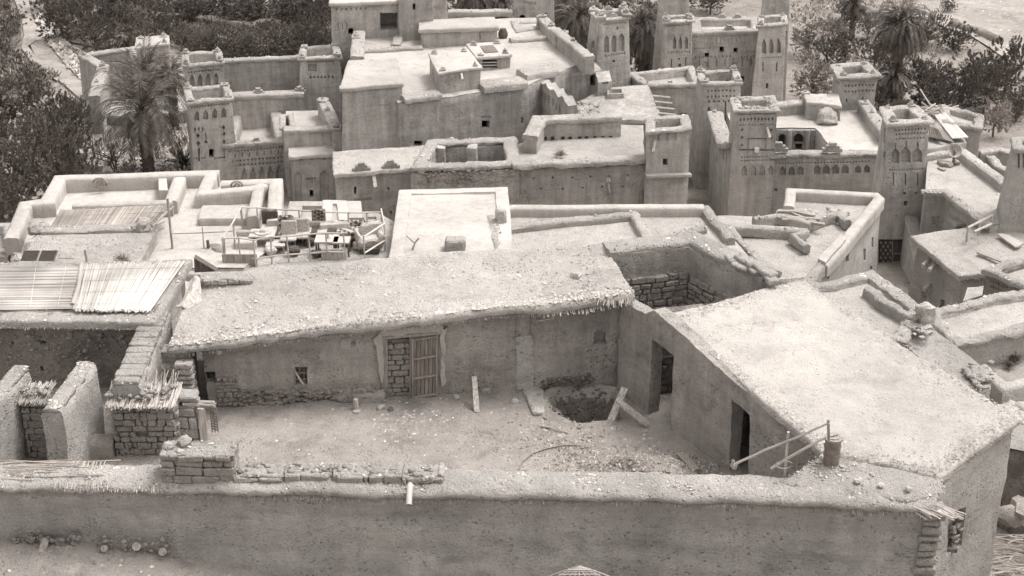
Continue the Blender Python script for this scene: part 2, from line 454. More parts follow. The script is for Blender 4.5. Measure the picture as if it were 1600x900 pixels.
def fringe(bm, a, b, per_m=26, L=.16, r=.011, out=None, drop=.55, z=0.):
    """reed ends poking out of an eave from a to b; out = outward direction"""
    d = b - a; n = int(d.length * per_m)
    o = out or Vector((d.y, -d.x, 0)).normalized()
    for k in range(n):
        if random.random() < .2: continue
        p = a + d * ((k + random.uniform(-.4, .4)) / n) + Vector((0, 0, z + random.uniform(-.03, .015)))
        l = L * random.uniform(.2, 1.15)
        dr = (o + d.normalized() * random.uniform(-.25, .25) + Vector((0, 0, -drop * random.uniform(.5, 1.3)))).normalized()
        tube(bm, [p - o * .06, p + dr * l], r * random.uniform(.7, 1.3), 4)
# ------------------------------------------------------------------ building helpers
def cen(poly): return sum(poly, Vector()) / len(poly)
def root(name, label, cat, poly, base, group=None):
    c = cen(poly); return thing(name, label, cat, (c.x, c.y, base), group)
def ringstrip(bm, a, b):
    for i in range(len(a)):
        j = (i + 1) % len(a); bm.faces.new((a[i], a[j], b[j], b[i]))
def body(rt, poly, base, batter=.03, par=None, mat='wall_far', carves=(), s=.7, amp=.03, name='wall', bev=.05, dark='soil', rooft=None, peb=0, drop=0.):
    """battered walls under the outline poly; par=(width, depth) sinks the roof inside a parapet; carves=(edge, shapes, depth, through)"""
    poly = ccw(poly); bm = bmesh.new(); n = len(poly)
    h = cen(poly).z - base
    bot = [Vector((p.x, p.y, base)) for p in grow(poly, batter * h)]
    top = [p - Vector((0, 0, drop)) for p in poly]
    prism(bm, top, bot)
    for f in bm.faces: f.normal_update()
    if bev:
        bm.normal_update()
        es = [e for e in bm.edges if len(e.link_faces) == 2 and max(v.co.z for v in e.verts) > base + .01]
        bmesh.ops.bevel(bm, geom=es, offset=bev, segments=2, affect='EDGES', profile=.5)
    bm.normal_update()
    if par:
        tf = max(bm.faces, key=lambda f: f.normal.z * 1000 + f.calc_area() if f.normal.z > .8 and f.calc_center_median().z > base + .5 else -1)
        bmesh.ops.inset_region(bm, faces=[tf], thickness=par[0], depth=0, use_even_offset=True)
        bmesh.ops.inset_region(bm, faces=[tf], thickness=.02, depth=-par[1], use_even_offset=True)
    bm.normal_update()
    for cv in carves:
        e, shapes, depth = cv[0], cv[1], cv[2]; thr = len(cv) > 3 and cv[3]
        i = e % n; j = (i + 1) % n
        N = newell([bot[i], bot[j], top[j], top[i]])
        carve(bm, (top[i] + bot[i] + top[j] + bot[j]) / 4, N, shapes, depth, thr)
        bm.normal_update()
    slice_grid(bm, min(s, .45))
    jiggle(bm, amp, .55, random.uniform(0, 50), amp * .35, 2.3)
    w_ = obj(name, bm, M[mat], rt)
    if rooft is not None:
        z = -par[1] if par else 0.
        inner = grow(poly, -(par[0] + .0) if par else .0)
        sheet(rt, [p + Vector((0, 0, z + .03 - drop)) for p in inner], rooft, peb=peb)
    return w_
def sheet(rt, poly, mat='roof', peb=0, s=.5, amp=.035, name='roof', edge=.35, r1=.05):
    bm = bmesh.new(); bm.faces.new([bm.verts.new(p) for p in poly]); bm.normal_update()
    slice_grid(bm, s); jiggle(bm, amp, .8, random.uniform(0, 50))
    for v in bm.verts: v.co.z += .02
    if peb: pebbles(bm, poly, peb, .01, r1, edge)
    fix_up(bm); return obj(name, bm, M[mat], rt, ang=60)
def fix_up(bm):
    for f in bm.faces:
        f.normal_update()
        if f.normal.z < 0: f.normal_flip()
def slab(rt, poly, th=.16, over=.12, mat='roof', peb=0, s=.3, amp=.04, name='roof', fr=(), per_m=20, L=.12, sag=0., edge=.5, r1=.05, rmat='reed_dark'):
    """earth roof slab with a soft rim; fr = edges that show reed ends"""
    poly = ccw(poly); P = grow(poly, over); bm = bmesh.new()
    bot = [p - Vector((0, 0, th)) for p in P]
    prism(bm, P, bot); bm.normal_update()
    es = [e for e in bm.edges if len(e.link_faces) == 2 and all(f.normal.z > -.5 for f in e.link_faces)]
    bmesh.ops.bevel(bm, geom=es, offset=th * .3, segments=2, affect='EDGES', profile=.5)
    slice_grid(bm, min(s, .32), 9)
    sd = random.uniform(0, 50); c = cen(P); mx = max((p - c).length for p in P)
    for v in bm.verts:
        v.co += nv(v.co, .7, sd) * amp + nv(v.co, 3.1, sd) * amp * .6 + nv(v.co, 8, sd) * amp * .35
        if sag: v.co.z -= sag * max(0, 1 - ((v.co - c).length / mx) ** 2)
    if peb: pebbles(bm, [p + Vector((0, 0, .0)) for p in P], peb, .012, r1, edge)
    o = obj(name, bm, M[mat], rt, ang=60)
    if fr:
        bm = bmesh.new()
        for i in fr: fringe(bm, P[i] - Vector((0, 0, th * .7)), P[(i + 1) % len(P)] - Vector((0, 0, th * .7)), per_m, L)
        obj('reed_fringe', bm, M[rmat], rt, smooth=False)
    return o
def strew(bm, pts, hw, h, closed, dens=34):
    n = len(pts)
    for i in range(n if closed else n - 1):
        a, b = pts[i], pts[(i + 1) % n]; d = b - a; s = Vector((d.y, -d.x, 0)).normalized()
        for k in range(int(d.length * dens * hw * 2)):
            p = a.lerp(b, random.random()) + s * random.uniform(-hw, hw); pebble(bm, p + Vector((0, 0, h - .005)), .02 + .07 * random.random() ** 3)
def coping(rt, pts, w=.4, h=.12, closed=True, mat='coping', step=.4, amp=.03, name='coping', off=0., peb=0, a2=.02):
    bm = bmesh.new()
    a, r = w / 2, min(.07, h * .5)
    prof = [(-a, -.05), (-a - .01, h - r), (-a + r * .6, h - .01), (-a * .45, h + .015), (a * .1, h + .005), (a * .55, h + .01), (a - r * .6, h - .015), (a + .01, h - r), (a, -.05)]
    prof = [(o + off, z) for o, z in prof]
    sweep(bm, pts, prof, closed, min(step, .2), amp, 1.3, random.uniform(0, 50), a2 + .012, 6); fix(bm)
    strew(bm, pts, w * .42, h, closed)
    return obj(name, bm, M[mat], rt, ang=70)
def parcop(rt, poly, par, h=.1, over=.06, mat='coping', **k):
    """coping ring sitting on the parapet of body()"""
    p = grow(ccw(poly), -par[0] / 2 + over / 2)
    return coping(rt, p, par[0] + over + .06, h, True, mat, **k)
def finial(rt, p, s=.35, mat='coping', steps=3, name='finial'):
    bm = bmesh.new(); z = 0; s *= random.uniform(.75, 1.1)
    steps = random.choice((1, 2, 2))
    for k in range(steps):
        f = 1 - k / (steps + .4) + random.uniform(-.06, .06); hh = s * random.uniform(.26, .36)
        box(bm, (p.x + random.uniform(-.02, .02), p.y, p.z + z + hh / 2 - .02), s * f, s * f, hh + .02, random.uniform(-.2, .2), s * .07, s * .07); z += hh
    rock(bm, (p.x, p.y, p.z + z + s * .03), s * random.uniform(.14, .22), 1.1)
    return obj(name, bm, M[mat], rt, ang=30)
def tooth(rt, p, d, s=.5, mat='coping'):
    """stepped triangle standing on a wall line, along direction d"""
    bm = bmesh.new(); a = math.atan2(d.y, d.x)
    for k in range(3): box(bm, (p.x, p.y, p.z + s * .16 * (k + .5)), s * (1 - k * .32), s * .3, s * .17, a, s * .02)
    return obj('merlon', bm, M[mat], rt, ang=30)
def vplane(A, B):
    """vertical plane through A and B: origin, outward normal (towards the right of A->B)"""
    d = B - A; d.z = 0; d.normalize(); return A, Vector((d.y, -d.x, 0))
def hit(px, py, A, B, off=0.):
    o, N = vplane(A, B); o = o + N * off; d = ray(px, py); c = Vector((0, 0, CAMZ))
    return c + d * ((o - c).dot(N) / d.dot(N))
def elev(rt, px, A, B, th=.4, mat='wall', s=.35, amp=.03, name='wall', carves=(), a2=.0, off=0.):
    """a wall given by its outline in the picture on the vertical plane A-B (face towards the right of A->B), th thick"""
    o, N = vplane(A, B); pts = [p if isinstance(p, Vector) else hit(p[0], p[1], A, B, off) for p in px]
    if newell(pts).dot(N) < 0: pts.reverse()
    bm = bmesh.new(); fv = [bm.verts.new(p) for p in pts]; bv = [bm.verts.new(p - N * th) for p in pts]
    bm.faces.new(fv); bm.faces.new(bv[::-1])
    for i in range(len(pts)):
        j = (i + 1) % len(pts); bm.faces.new((bv[i], bv[j], fv[j], fv[i]))
    bm.normal_update()
    for sh, depth, thr in carves:
        carve(bm, o + N * off, N, sh, depth, thr); bm.normal_update()
    slice_grid(bm, s); jiggle(bm, amp, .8, random.uniform(0, 50), a2, 4)
    return obj(name, bm, M[mat], rt, ang=45)
def bricks(bm, O, U, V, N, w, h, bw=.34, bh=.13, dp=.1, gap=.014, jit=.02, miss=.02, ragged=0.):
    """courses of hand-made bricks standing proud of a wall face"""
    r = 0; z = 0.
    rot = Matrix((U, N, V)).transposed()
    while z < h - bh * .5:
        hh = bh * random.uniform(.72, 1.25); x = -random.uniform(0, bw * .6)
        lim = w - (random.random() * ragged if ragged else 0)
        while x < lim:
            ww = bw * random.uniform(.4, 1.3)
            x0, x1 = max(0, x), min(lim, x + ww)
            if x1 - x0 > .06 and random.random() > miss:
                c = O + U * ((x0 + x1) / 2) + V * (z + hh / 2) + N * (random.uniform(-.035, .025) + dp * .5 - dp * .35)
                box(bm, c, x1 - x0 - gap, dp, hh - gap, rot, jit * random.uniform(.7, 1.5), .022)
            x += ww
        z += hh; r += 1
def stump(bm, p, d, r, L): tube(bm, [p, p + d * L], r, 8)
def bars(rt, px, A, B, off=-.06, nx=2, ny=2, th=.025, mat='wood', name='window', off_is=None):
    """a little window grille filling a pixel rectangle of the plane A-B"""
    x0, y0, x1, y1 = px; c = [hit(*p, A, B, off) for p in ((x0, y1), (x1, y1), (x1, y0), (x0, y0))]
    bm = bmesh.new()
    for i in range(4): tube(bm, [c[i], c[(i + 1) % 4]], th * 1.5, 4)
    for k in range(1, nx): tube(bm, [c[0].lerp(c[1], k / nx), c[3].lerp(c[2], k / nx)], th, 4)
    for k in range(1, ny): tube(bm, [c[0].lerp(c[3], k / ny), c[1].lerp(c[2], k / ny)], th, 4)
    return obj(name, bm, M[mat], rt, smooth=False)
# ------------------------------------------------------------------ ground
def smooth(a, b, x):
    t = max(0., min(1., (x - a) / (b - a))); return t * t * (3 - 2 * t)
PROF = [(-40, 10), (10, 3), (24, .2), (27, -1.2), (37, -1.2), (46, -6.6), (62, -9.0), (80, -11.0), (100, -12.6), (130, -13), (2000, -13)]
def ground_z(x, y):
    z = PROF[-1][1]
    for (a, za), (b, zb) in zip(PROF, PROF[1:]):
        if a <= y <= b: z = za + (zb - za) * (y - a) / (b - a); break
    # the hillside falls away to the right of the nearest houses
    z -= 3.4 * smooth(9.5, 14, x) * smooth(14, 24, y) * (1 - smooth(36, 48, y))
    n = noise.noise(Vector((x * .06, y * .06, 0))) * .5 + noise.noise(Vector((x * .23, y * .23, 3))) * .16
    return z + n * smooth(60, 95, y)
bm = bmesh.new()
ys = [-30 + 2 * i for i in range(85)] + [140 + 4 * i for i in range(15)] + [200 + 20 * i for i in range(21)]
xs = [-600, -400, -260, -180, -140, -110] + [-90 + 1.8 * i for i in range(101)] + [92, 110, 140, 180, 260, 400, 600]
gv = [[bm.verts.new((x, y, ground_z(x, y))) for x in xs] for y in ys]
for a, b in zip(gv, gv[1:]):
    for i in range(len(xs) - 1): bm.faces.new((a[i], a[i + 1], b[i + 1], b[i]))
tag(obj('ground', bm, M['terrain'], ang=None), kind='structure')
# ================================================================== the nearest compound
# ------------------------------------------------------------------ yard floor with the dug pit
pit_c = at(912, 632, 0)
def yard_z(x, y):
    z = .05 * noise.noise(Vector((x * .5, y * .5, 1))) + .03 * noise.noise(Vector((x * 1.7, y * 1.7, 2))) + .012 * noise.noise(Vector((x * 5, y * 5, 2)))
    dx, dy = (x - pit_c.x) / .92, (y - pit_c.y) / 1.0
    d = math.sqrt(dx * dx + dy * dy) + .30 * noise.noise(Vector((x * 1.4, y * 1.4, 7))) + .08 * noise.noise(Vector((x * 4, y * 4, 7)))
    z -= .72 * (1 - smooth(.45, .95, d)) * (1 + .35 * noise.noise(Vector((x * 2.1, y * 2.1, 11))))
    z += .10 * max(0, 1 - abs(d - 1.08) / .2)
    mx, my = (x - 2.9) / 1.5, (y - 30.2) / 1.1
    z += .55 * max(0, 1 - mx * mx - my * my) * (1 + .4 * noise.noise(Vector((x * 2.3, y * 2.3, 4))))
    return z
bm = bmesh.new(); st = .075; X0, X1, Y0, Y1 = -13.5, 8.6, 26.9, 36.2
nx, ny = int((X1 - X0) / st), int((Y1 - Y0) / st)
g = [[bm.verts.new((X0 + i * st, Y0 + j * st, yard_z(X0 + i * st, Y0 + j * st))) for i in range(nx + 1)] for j in range(ny + 1)]
for j in range(ny):
    for i in range(nx): bm.faces.new((g[j][i], g[j][i + 1], g[j + 1][i + 1], g[j + 1][i]))
for f in bm.faces:
    c = f.calc_center_median()
    if c.z < -.2 and abs(c.x - pit_c.x) < 1.6 and abs(c.y - pit_c.y) < 1.6: f.material_index = 2
for k in range(2600):
    x, y = random.uniform(-6.8, 5), random.uniform(27.6, 34.2)
    if random.random() < .4: x, y = random.gauss(-2.2, 1.3), random.gauss(33.0, .5)
    if y > 34.2: continue
    pebble(bm, (x, y, yard_z(x, y) - .004), .006 + .045 * random.random() ** 5)
tag(obj('yard_ground', bm, [M['yard'], M['pebble'], M['soil']], ang=None), kind='structure')
def on_yard(px, py, dz=0):
    p = at(px, py, 0)
    for _ in range(3): p = at(px, py, yard_z(p.x, p.y))
    return p + Vector((0, 0, dz))
# rubble heap: thousands of clods and chips
bm = bmesh.new()
for k in range(6500):
    a = random.uniform(0, 6.28); r = random.random() ** .62
    x, y = 2.75 + 2.2 * r * math.cos(a), 30.35 + 1.4 * r * math.sin(a)
    if k % 4 == 0: x, y = random.gauss(1.3, .85), random.gauss(31.7, .8)
    if y > 34 or math.hypot((x - pit_c.x) / .97, (y - pit_c.y) / 1.02) < 1: continue
    if k % 9: pebble(bm, (x, y, yard_z(x, y) - .003), .012 + .055 * random.random() ** 3)
    else: s = .015 + .06 * random.random() ** 4; rock(bm, (x, y, yard_z(x, y) + s * .15), s, .7, 1)
tag(obj('rubble_heap', bm, [M['stone_dark'], M['chip']], ang=35), 'heap of broken stone and clods spilling across the yard beside the dug pit', 'rubble', kind='stuff')
bm = bmesh.new()
for k in range(900):
    a = random.uniform(0, 6.28); r = .25 + .72 * random.random()
    x, y = pit_c.x + r * .95 * math.cos(a), pit_c.y + r * .95 * math.sin(a)
    s = .012 + .045 * random.random() ** 3
    rock(bm, (x, y, yard_z(x, y) + s * .1), s, .8, 1)
tag(obj('pit_soil', bm, M['soil'], ang=35), 'dark crumbling soil lining the hole dug in the yard', 'soil', kind='stuff')

# ------------------------------------------------------------------ front yard wall
FT = 2.0
fc = [atY(-130, 742, 27.3), atY(260, 742, 27.25), atY(640, 752, 27.05), atY(1000, 755, 26.95), atY(1250, 757, 26.75), atY(1462, 765, 26.5)]
for p in fc: p.z = FT
rt = thing('yard_wall', 'long mud yard wall across the foreground, its pale coping edged with reed ends', 'wall', (0, 27, -2))
bm = bmesh.new(); prof = []
hs_ = [-3.2, -2.6, -2] + [-1.6 + .1 * k for k in range(35)] + [1.86]
prof = [(-.30, FT * 0 + .0 - 2 + 1.86)] and [(-.28, h - 2) for h in hs_] + [(.30 + (1.86 - h) * .05, h - 2) for h in hs_[::-1]]
prof = [(o, h) for o, h in prof]
sweep(bm, fc, prof, False, .1, .06, .7, 3, .022, 3.2); fix(bm)
for v in bm.verts:
    e = noise.noise(Vector((v.co.x * .5, v.co.z * 1.1, 20))) + .5 * noise.noise(Vector((v.co.x * 2, v.co.z * 3.5, 21)))
    if e > .42 and v.co.y < 27.3: v.co.y += .05
    v.co.y -= .02 * math.sin(v.co.z * 9 + 2 * noise.noise(Vector((v.co.x * .4, 0, 5)))) * .5
obj('wall', bm, M['wall'], rt, ang=60)
cprof = [(-.40, -.10), (-.41, -.01), (-.34, .05), (-.24, .075), (-.13, .09), (-.02, .1), (.1, .095), (.2, .085), (.3, .06), (.4, .025), (.47, -.035), (.485, -.10), (.46, -.15), (.40, -.17)]
bm = bmesh.new(); sweep(bm, fc, cprof, False, .08, .045, 1.4, 9, .035, 4.5); fix(bm)
for i in range(len(fc) - 1):
    a, b = fc[i], fc[i + 1]; L = (b - a).length
    for k in range(int(L * 330)):
        p = a.lerp(b, random.random()) + Vector((0, random.gauss(-.05, .22), 0)); o = p.y - a.lerp(b, (p.x - a.x) / (b.x - a.x)).y
        if abs(o) > .45: continue
        pebble(bm, (p.x, p.y, FT + .085 - .4 * max(0, abs(o) - .2) - .01), .008 + .04 * random.random() ** 4)
obj('coping', bm, M['coping'], rt, ang=70)
bm = bmesh.new()
for i in range(1, len(fc) - 1):
    a, b = fc[i] + Vector((0, -.42, -.17)), fc[i + 1] + Vector((0, -.42, -.17))
    fringe(bm, a, b, 40, .085, .008, Vector((0, -1, 0)), 2.0)
a, b = fc[0] + Vector((0, .33, -.02)), fc[-1] + Vector((0, .33, -.02))
fringe(bm, a, b, 9, .09, .009, Vector((0, 1, 0)), .1)
a, b = hit(85, 757, fc[0], fc[1], .47), hit(255, 762, fc[0], fc[1], .47)
fringe(bm, a, b, 34, .11, .008, Vector((0, -1, 0)), 1.6)
obj('reed_fringe', bm, M['reed'], rt, smooth=False)
bm = bmesh.new()      # loose reeds where the coping has washed away on the left
for k in range(26):
    y = random.uniform(-.32, .42); x0 = random.uniform(-12, -9.6)
    z = FT + .12 - .25 * max(0, -y)
    tube(bm, [Vector((x0, 27.25 + y, z)), Vector((x0 + .5, 27.25 + y + random.uniform(-.07, .07), z + random.uniform(-.01, .03))), Vector((x0 + random.uniform(.8, 1.9), 27.25 + y + random.uniform(-.05, .05), z + random.uniform(-.02, .03)))], .009, 5)
for k in range(24):
    x = -9.3 + k * .03 * random.uniform(.8, 1.2); tube(bm, [(x, 26.85, FT + .02), (x + random.uniform(-.05, .05), 27.62, FT + .12)], .012, 4)
obj('loose_reeds', bm, M['reed_dark'], rt, smooth=False)
# broken plaster with beam stubs low on the left
bm = bmesh.new()
def wallpt(px, py, off=.36): return hit(px, py, fc[0], fc[2], off)
for k in range(150):
    px = random.choice([random.uniform(150, 275), random.uniform(20, 125)]); py = random.gauss(853, 7) if px > 140 else random.gauss(846, 6)
    s = .02 + .06 * random.random() ** 2; rock(bm, wallpt(px, py, .40), s, .8, 1)
obj('stone_cladding', bm, M['stone_dark'], rt, ang=None)
for px, py, r in ((107, 857, .085), (163, 856, .075), (213, 853, .09), (254, 861, .085)):
    bm = bmesh.new(); tube(bm, [wallpt(px, py, .1), wallpt(px, py + 1, .52)], r, 12); obj('beam_stub', bm, M['wood'], rt)
bm = bmesh.new(); tube(bm, [wallpt(72, 842, .1), wallpt(70, 846, .5), wallpt(64, 868, .62)], .085, 12, cap=False)
tube(bm, [wallpt(64, 868, .62), wallpt(72, 842, .1)], .066, 12, cap=False); obj('drain_spout', bm, M['wood'], rt, ang=60)
bm = bmesh.new(); p = hit(640, 768, fc[2], fc[3], .42)
tube(bm, [p + Vector((0, .55, .10)), p + Vector((0, .0, .02)), p + Vector((0, -.30, -.14))], .062, 14, cap=False)
tube(bm, [p + Vector((0, -.298, -.139)), p + Vector((0, -.10, -.03))], .052, 14, cap=False); obj('drain_spout', bm, M['pvc'], rt, ang=60)
# bricks on top: tall block on the left, then a low broken course
def brickbox(rt, x0, x1, y0, z0, h, dp, name, bh=.14, bw=.36, mat='brick', top='coping', sides=True):
    bm = bmesh.new(); box(bm, ((x0 + x1) / 2, y0 + dp / 2 + .06, z0 + h / 2 - .01), x1 - x0 - .06, dp - .1, h - .03)
    slice_grid(bm, .3); jiggle(bm, .02, 2, 3); obj(name, bm, M[mat], rt)
    bm = bmesh.new()
    bricks(bm, Vector((x0, y0 + .05, z0)), Vector((1, 0, 0)), Vector((0, 0, 1)), Vector((0, -1, 0)), x1 - x0, h - .02, bw, bh, .12)
    if sides: bricks(bm, Vector((x1 - .05, y0 + .05, z0)), Vector((0, 1, 0)), Vector((0, 0, 1)), Vector((1, 0, 0)), dp, h - .02, bw, bh, .12)
    obj('brickwork', bm, M[mat], rt, ang=30)
    bm = bmesh.new(); P = [Vector((x0, y0, z0 + h)), Vector((x1, y0, z0 + h)), Vector((x1, y0 + dp, z0 + h)), Vector((x0, y0 + dp, z0 + h))]
    prism(bm, P, [p - Vector((0, 0, .07)) for p in P]); bm.normal_update()
    bmesh.ops.bevel(bm, geom=bm.edges[:], offset=.025, segments=2, affect='EDGES', profile=.5)
    slice_grid(bm, .12); jiggle(bm, .05, 1.8, x0, .025, 6); pebbles(bm, P, int((x1 - x0) * dp * 140), .01, .045)
    obj('earth_cap', bm, M[top], rt, ang=None)
a = hit(252, 745, fc[0], fc[1], .36); b = hit(366, 745, fc[0], fc[1], .36)
brickbox(rt, a.x, b.x, a.y + .02, FT + .02, .66, .62, 'brick_block', .17, .5)
a = hit(366, 752, fc[1], fc[2], .2); b = hit(694, 752, fc[1], fc[2], .2)
for k, (f0, f1, h, dy) in enumerate(((0, .235, .15, 0), (.24, .46, .15, .03), (.465, .64, .17, .0), (.645, .80, .17, -.02), (.80, 1, .16, -.05))):
    x0 = a.x + (b.x - a.x) * f0; x1 = a.x + (b.x - a.x) * f1
    brickbox(rt, x0 + .01, x1 - .01, a.y - .1 + dy, FT + .05, h, .52, 'brick_row', .16, .6, 'brick_pale')
bm = bmesh.new()      # broken pale earth lumps along the low course
for k in range(60):
    p = a.lerp(b, random.random()) + Vector((0, random.uniform(.05, .42), .0)); s = random.uniform(.03, .09)
    rock(bm, (p.x, p.y, FT + .22), s, .5, 1)
obj('clod_edging', bm, M['coping'], rt, ang=None)
# brick pier at the right corner
bm = bmesh.new(); p = atY(1457, 800, 26.25); z = 1.95; k = 0
while z > -2:
    hh = random.uniform(.13, .22); ww = .44 + random.uniform(-.05, .05)
    box(bm, (p.x + random.uniform(-.03, .03) - (1.95 - z) * .02, p.y + .1 - (1.95 - z) * .02, z - hh / 2), ww, .5, hh - .03, random.uniform(-.04, .04), .02, .035); z -= hh
slice_grid(bm, .15); jiggle(bm, .02, 3, 2, .01, 8)
obj('corner_pier', bm, M['brick_pale'], rt, ang=50)
bm = bmesh.new()
for k in range(60):
    q_ = Vector((p.x + random.uniform(-.3, .35), p.y - .2, 1.93 + random.uniform(-.05, .04))); tube(bm, [q_ + Vector((-.25, .15, .03)), q_ + Vector((random.uniform(.05, .35), -.12 + random.uniform(-.1, .1), -.05))], .013, 4)
obj('reed_bundle', bm, M['reed'], rt, smooth=False)
def loose_stone(px, py, z, r, label, grp=None, mat='stone', flat=.75, cat='stone'):
    p = at(px, py, z); bm = bmesh.new(); rock(bm, (0, 0, r * flat * .6), r, flat, 2); jiggle(bm, r * .25, 1.2 / r, px, r * .08, 4 / r)
    o = obj('stone', bm, M[mat], ang=28); o.location = (p.x, p.y, z - .02); return tag(o, label, cat, grp)
G = 'stones lying on the brick block'
loose_stone(264, 700, FT + .69, .12, 'pale rounded stone at the left end of the brick block on the yard wall', G)
loose_stone(289, 692, FT + .69, .15, 'largest pale stone heaped on the brick block of the yard wall', G)
loose_stone(281, 707, FT + .67, .08, 'small pale stone in front of the biggest one on the brick block', G)

# bank of earth outside the wall at the bottom left
bm = bmesh.new(); xs_ = [-16 + .35 * i for i in range(75)]; ys_ = [20 + .25 * j for j in range(30)]
def bank(x, y): return .62 - .10 * max(0, x + 9.5) - .035 * max(0, x + 9.5) ** 2 * .4 - (26.9 - y) * .18 + .05 * noise.noise(Vector((x * .8, y * .8, 5))) + .02 * noise.noise(Vector((x * 3, y * 3, 5)))
g = [[bm.verts.new((x, y, bank(x, y))) for x in xs_] for y in ys_]
for a, b in zip(g, g[1:]):
    for i in range(len(xs_) - 1): bm.faces.new((a[i], a[i + 1], b[i + 1], b[i]))
for k in range(500):
    x, y = random.uniform(-11, -2), random.uniform(24, 27); pebble(bm, (x, y, bank(x, y) - .005), .01 + .05 * random.random() ** 3)
tag(obj('path', bm, M['yard'], ang=None), kind='structure')

# ------------------------------------------------------------------ main house at the back of the yard
A, B = at(340, 634, 0), at(966, 603, 0)
rt = thing('courtyard_house', 'long low mud house with a gravelly flat roof facing the yard and its plank door', 'house', ((A.x + B.x) / 2, A.y, 0))
top = [(316, 535), (400, 522), (520, 510), (600, 503), (690, 493), (800, 480), (900, 471), (972, 462)]
low = [(975, 615), (840, 612), (687, 634), (687, 520), (600, 530), (600, 645), (500, 645), (330, 652)]
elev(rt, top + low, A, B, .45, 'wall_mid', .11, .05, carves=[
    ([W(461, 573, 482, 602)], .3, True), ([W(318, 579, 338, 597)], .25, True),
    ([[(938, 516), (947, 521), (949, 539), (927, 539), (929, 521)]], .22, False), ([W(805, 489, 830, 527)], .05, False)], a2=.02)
elev(rt, [(806, 528), (832, 524), (834, 604), (824, 612), (808, 610)], A, B, .1, 'wall', .1, .03, 'plaster_patch', a2=.02, off=.035)
# bricked-up half of the doorway, frame and plank door
bm = bmesh.new(); a = hit(604, 632, A, B, -.12); b = hit(643, 630, A, B, -.12); t_ = hit(604, 532, A, B, -.12)
U = (b - a).normalized(); N = Vector((U.y, -U.x, 0)); Hh = t_.z - a.z
bricks(bm, a, U, Vector((0, 0, 1)), N, (b - a).length, Hh, .36, .15, .14, .018, .015)
bb = [a, b, b + Vector((0, 0, Hh)), t_]; vs = [bm.verts.new(p - N * .03) for p in bb]; bm.faces.new(vs)
obj('blocked_doorway', bm, M['brick'], rt, ang=30)
bm = bmesh.new()
plank(bm, hit(602, 634, A, B, -.02), hit(601, 527, A, B, -.02), .14, .06); plank(bm, hit(597, 527, A, B, -.02), hit(690, 518, A, B, -.02), .16, .07)
plank(bm, hit(685, 622, A, B, -.02), hit(686, 520, A, B, -.02), .12, .06); plank(bm, hit(643, 628, A, B, -.05), hit(643, 526, A, B, -.05), .10, .06)
obj('door_frame', bm, M['wood'], rt, smooth=False)
door = bm = bmesh.new(); P0, P1, P3 = hit(645, 623, A, B, .05), hit(682, 617, A, B, .05), hit(645, 527, A, B, .0)
wv = P1 - P0; hv = P3 - P0; n = 6
for k in range(n):
    plank(bm, P0 + wv * ((k + .5) / n), P0 + wv * ((k + .5) / n) + hv, wv.length / n - .012, .035, .003)
door = obj('door', bm, M['door_wood'], rt, smooth=False)
bm = bmesh.new(); up = wv.cross(hv).normalized() * (.05 if wv.cross(hv).dot(N) > 0 else -.05)
for f in (.03, .345, .66, .97): plank(bm, P0 + hv * f + up - wv * .01, P0 + wv * 1.01 + hv * f + up, .07, .03)
for f in (.0, 1.): plank(bm, P0 + wv * f + up, P0 + wv * f + hv + up, .03, .08)
o = obj('door_batten', bm, M['wood'], door, smooth=False)
bm = bmesh.new()       # whitewash border daubed round the doorway
for poly in ([(585, 528), (598, 516), (600, 532), (598, 600), (592, 590), (588, 560)], [(598, 515), (690, 505), (692, 517), (600, 528)], [(688, 518), (697, 512), (697, 600), (689, 606)]):
    pts = [hit(x, y, A, B, .045) for x, y in poly]; f = bm.faces.new([bm.verts.new(p) for p in pts])
    r = bmesh.ops.extrude_face_region(bm, geom=[f]); bmesh.ops.translate(bm, vec=-N * .07, verts=[v for v in r['geom'] if isinstance(v, bmesh.types.BMVert)])
fix(bm); slice_grid(bm, .12); jiggle(bm, .05, 3, 4, .012, 9)
obj('whitewash_border', bm, M['plaster'], rt, ang=50)
bars(rt, (461, 573, 482, 602), A, B, -.06, 3, 3, .012, 'wood', 'window')
bm = bmesh.new()
for a_, b_ in (((460, 578), (476, 602)), ((462, 583), (473, 600))): tube(bm, [hit(*a_, A, B, .06), hit(*b_, A, B, .08)], .012, 5)
obj('window_stick', bm, M['reed'], rt)
bm = bmesh.new(); p = hit(344, 549, A, B, 0); stump(bm, p - N * .1, (N + Vector((0, 0, .25))).normalized(), .055, .33); obj('beam_end', bm, M['wood_pale'], rt)
bm = bmesh.new()                       # the two round pale daubs over the window
for px, r in ((544, .19), (558, .15)):
    c = hit(px, 537, A, B, .03); n_ = 18
    for off in (0.,):
        v = [bm.verts.new(c + U * r * math.cos(6.283 * k / n_) * 1.05 + Vector((0, 0, r * .8 * math.sin(6.283 * k / n_)))) for k in range(n_)]
        f = bm.faces.new(v); ex = bmesh.ops.extrude_face_region(bm, geom=[f]); bmesh.ops.translate(bm, vec=-N * .05, verts=[x for x in ex['geom'] if isinstance(x, bmesh.types.BMVert)])
fix(bm); obj('round_daub', bm, M['wall_pale'], rt)
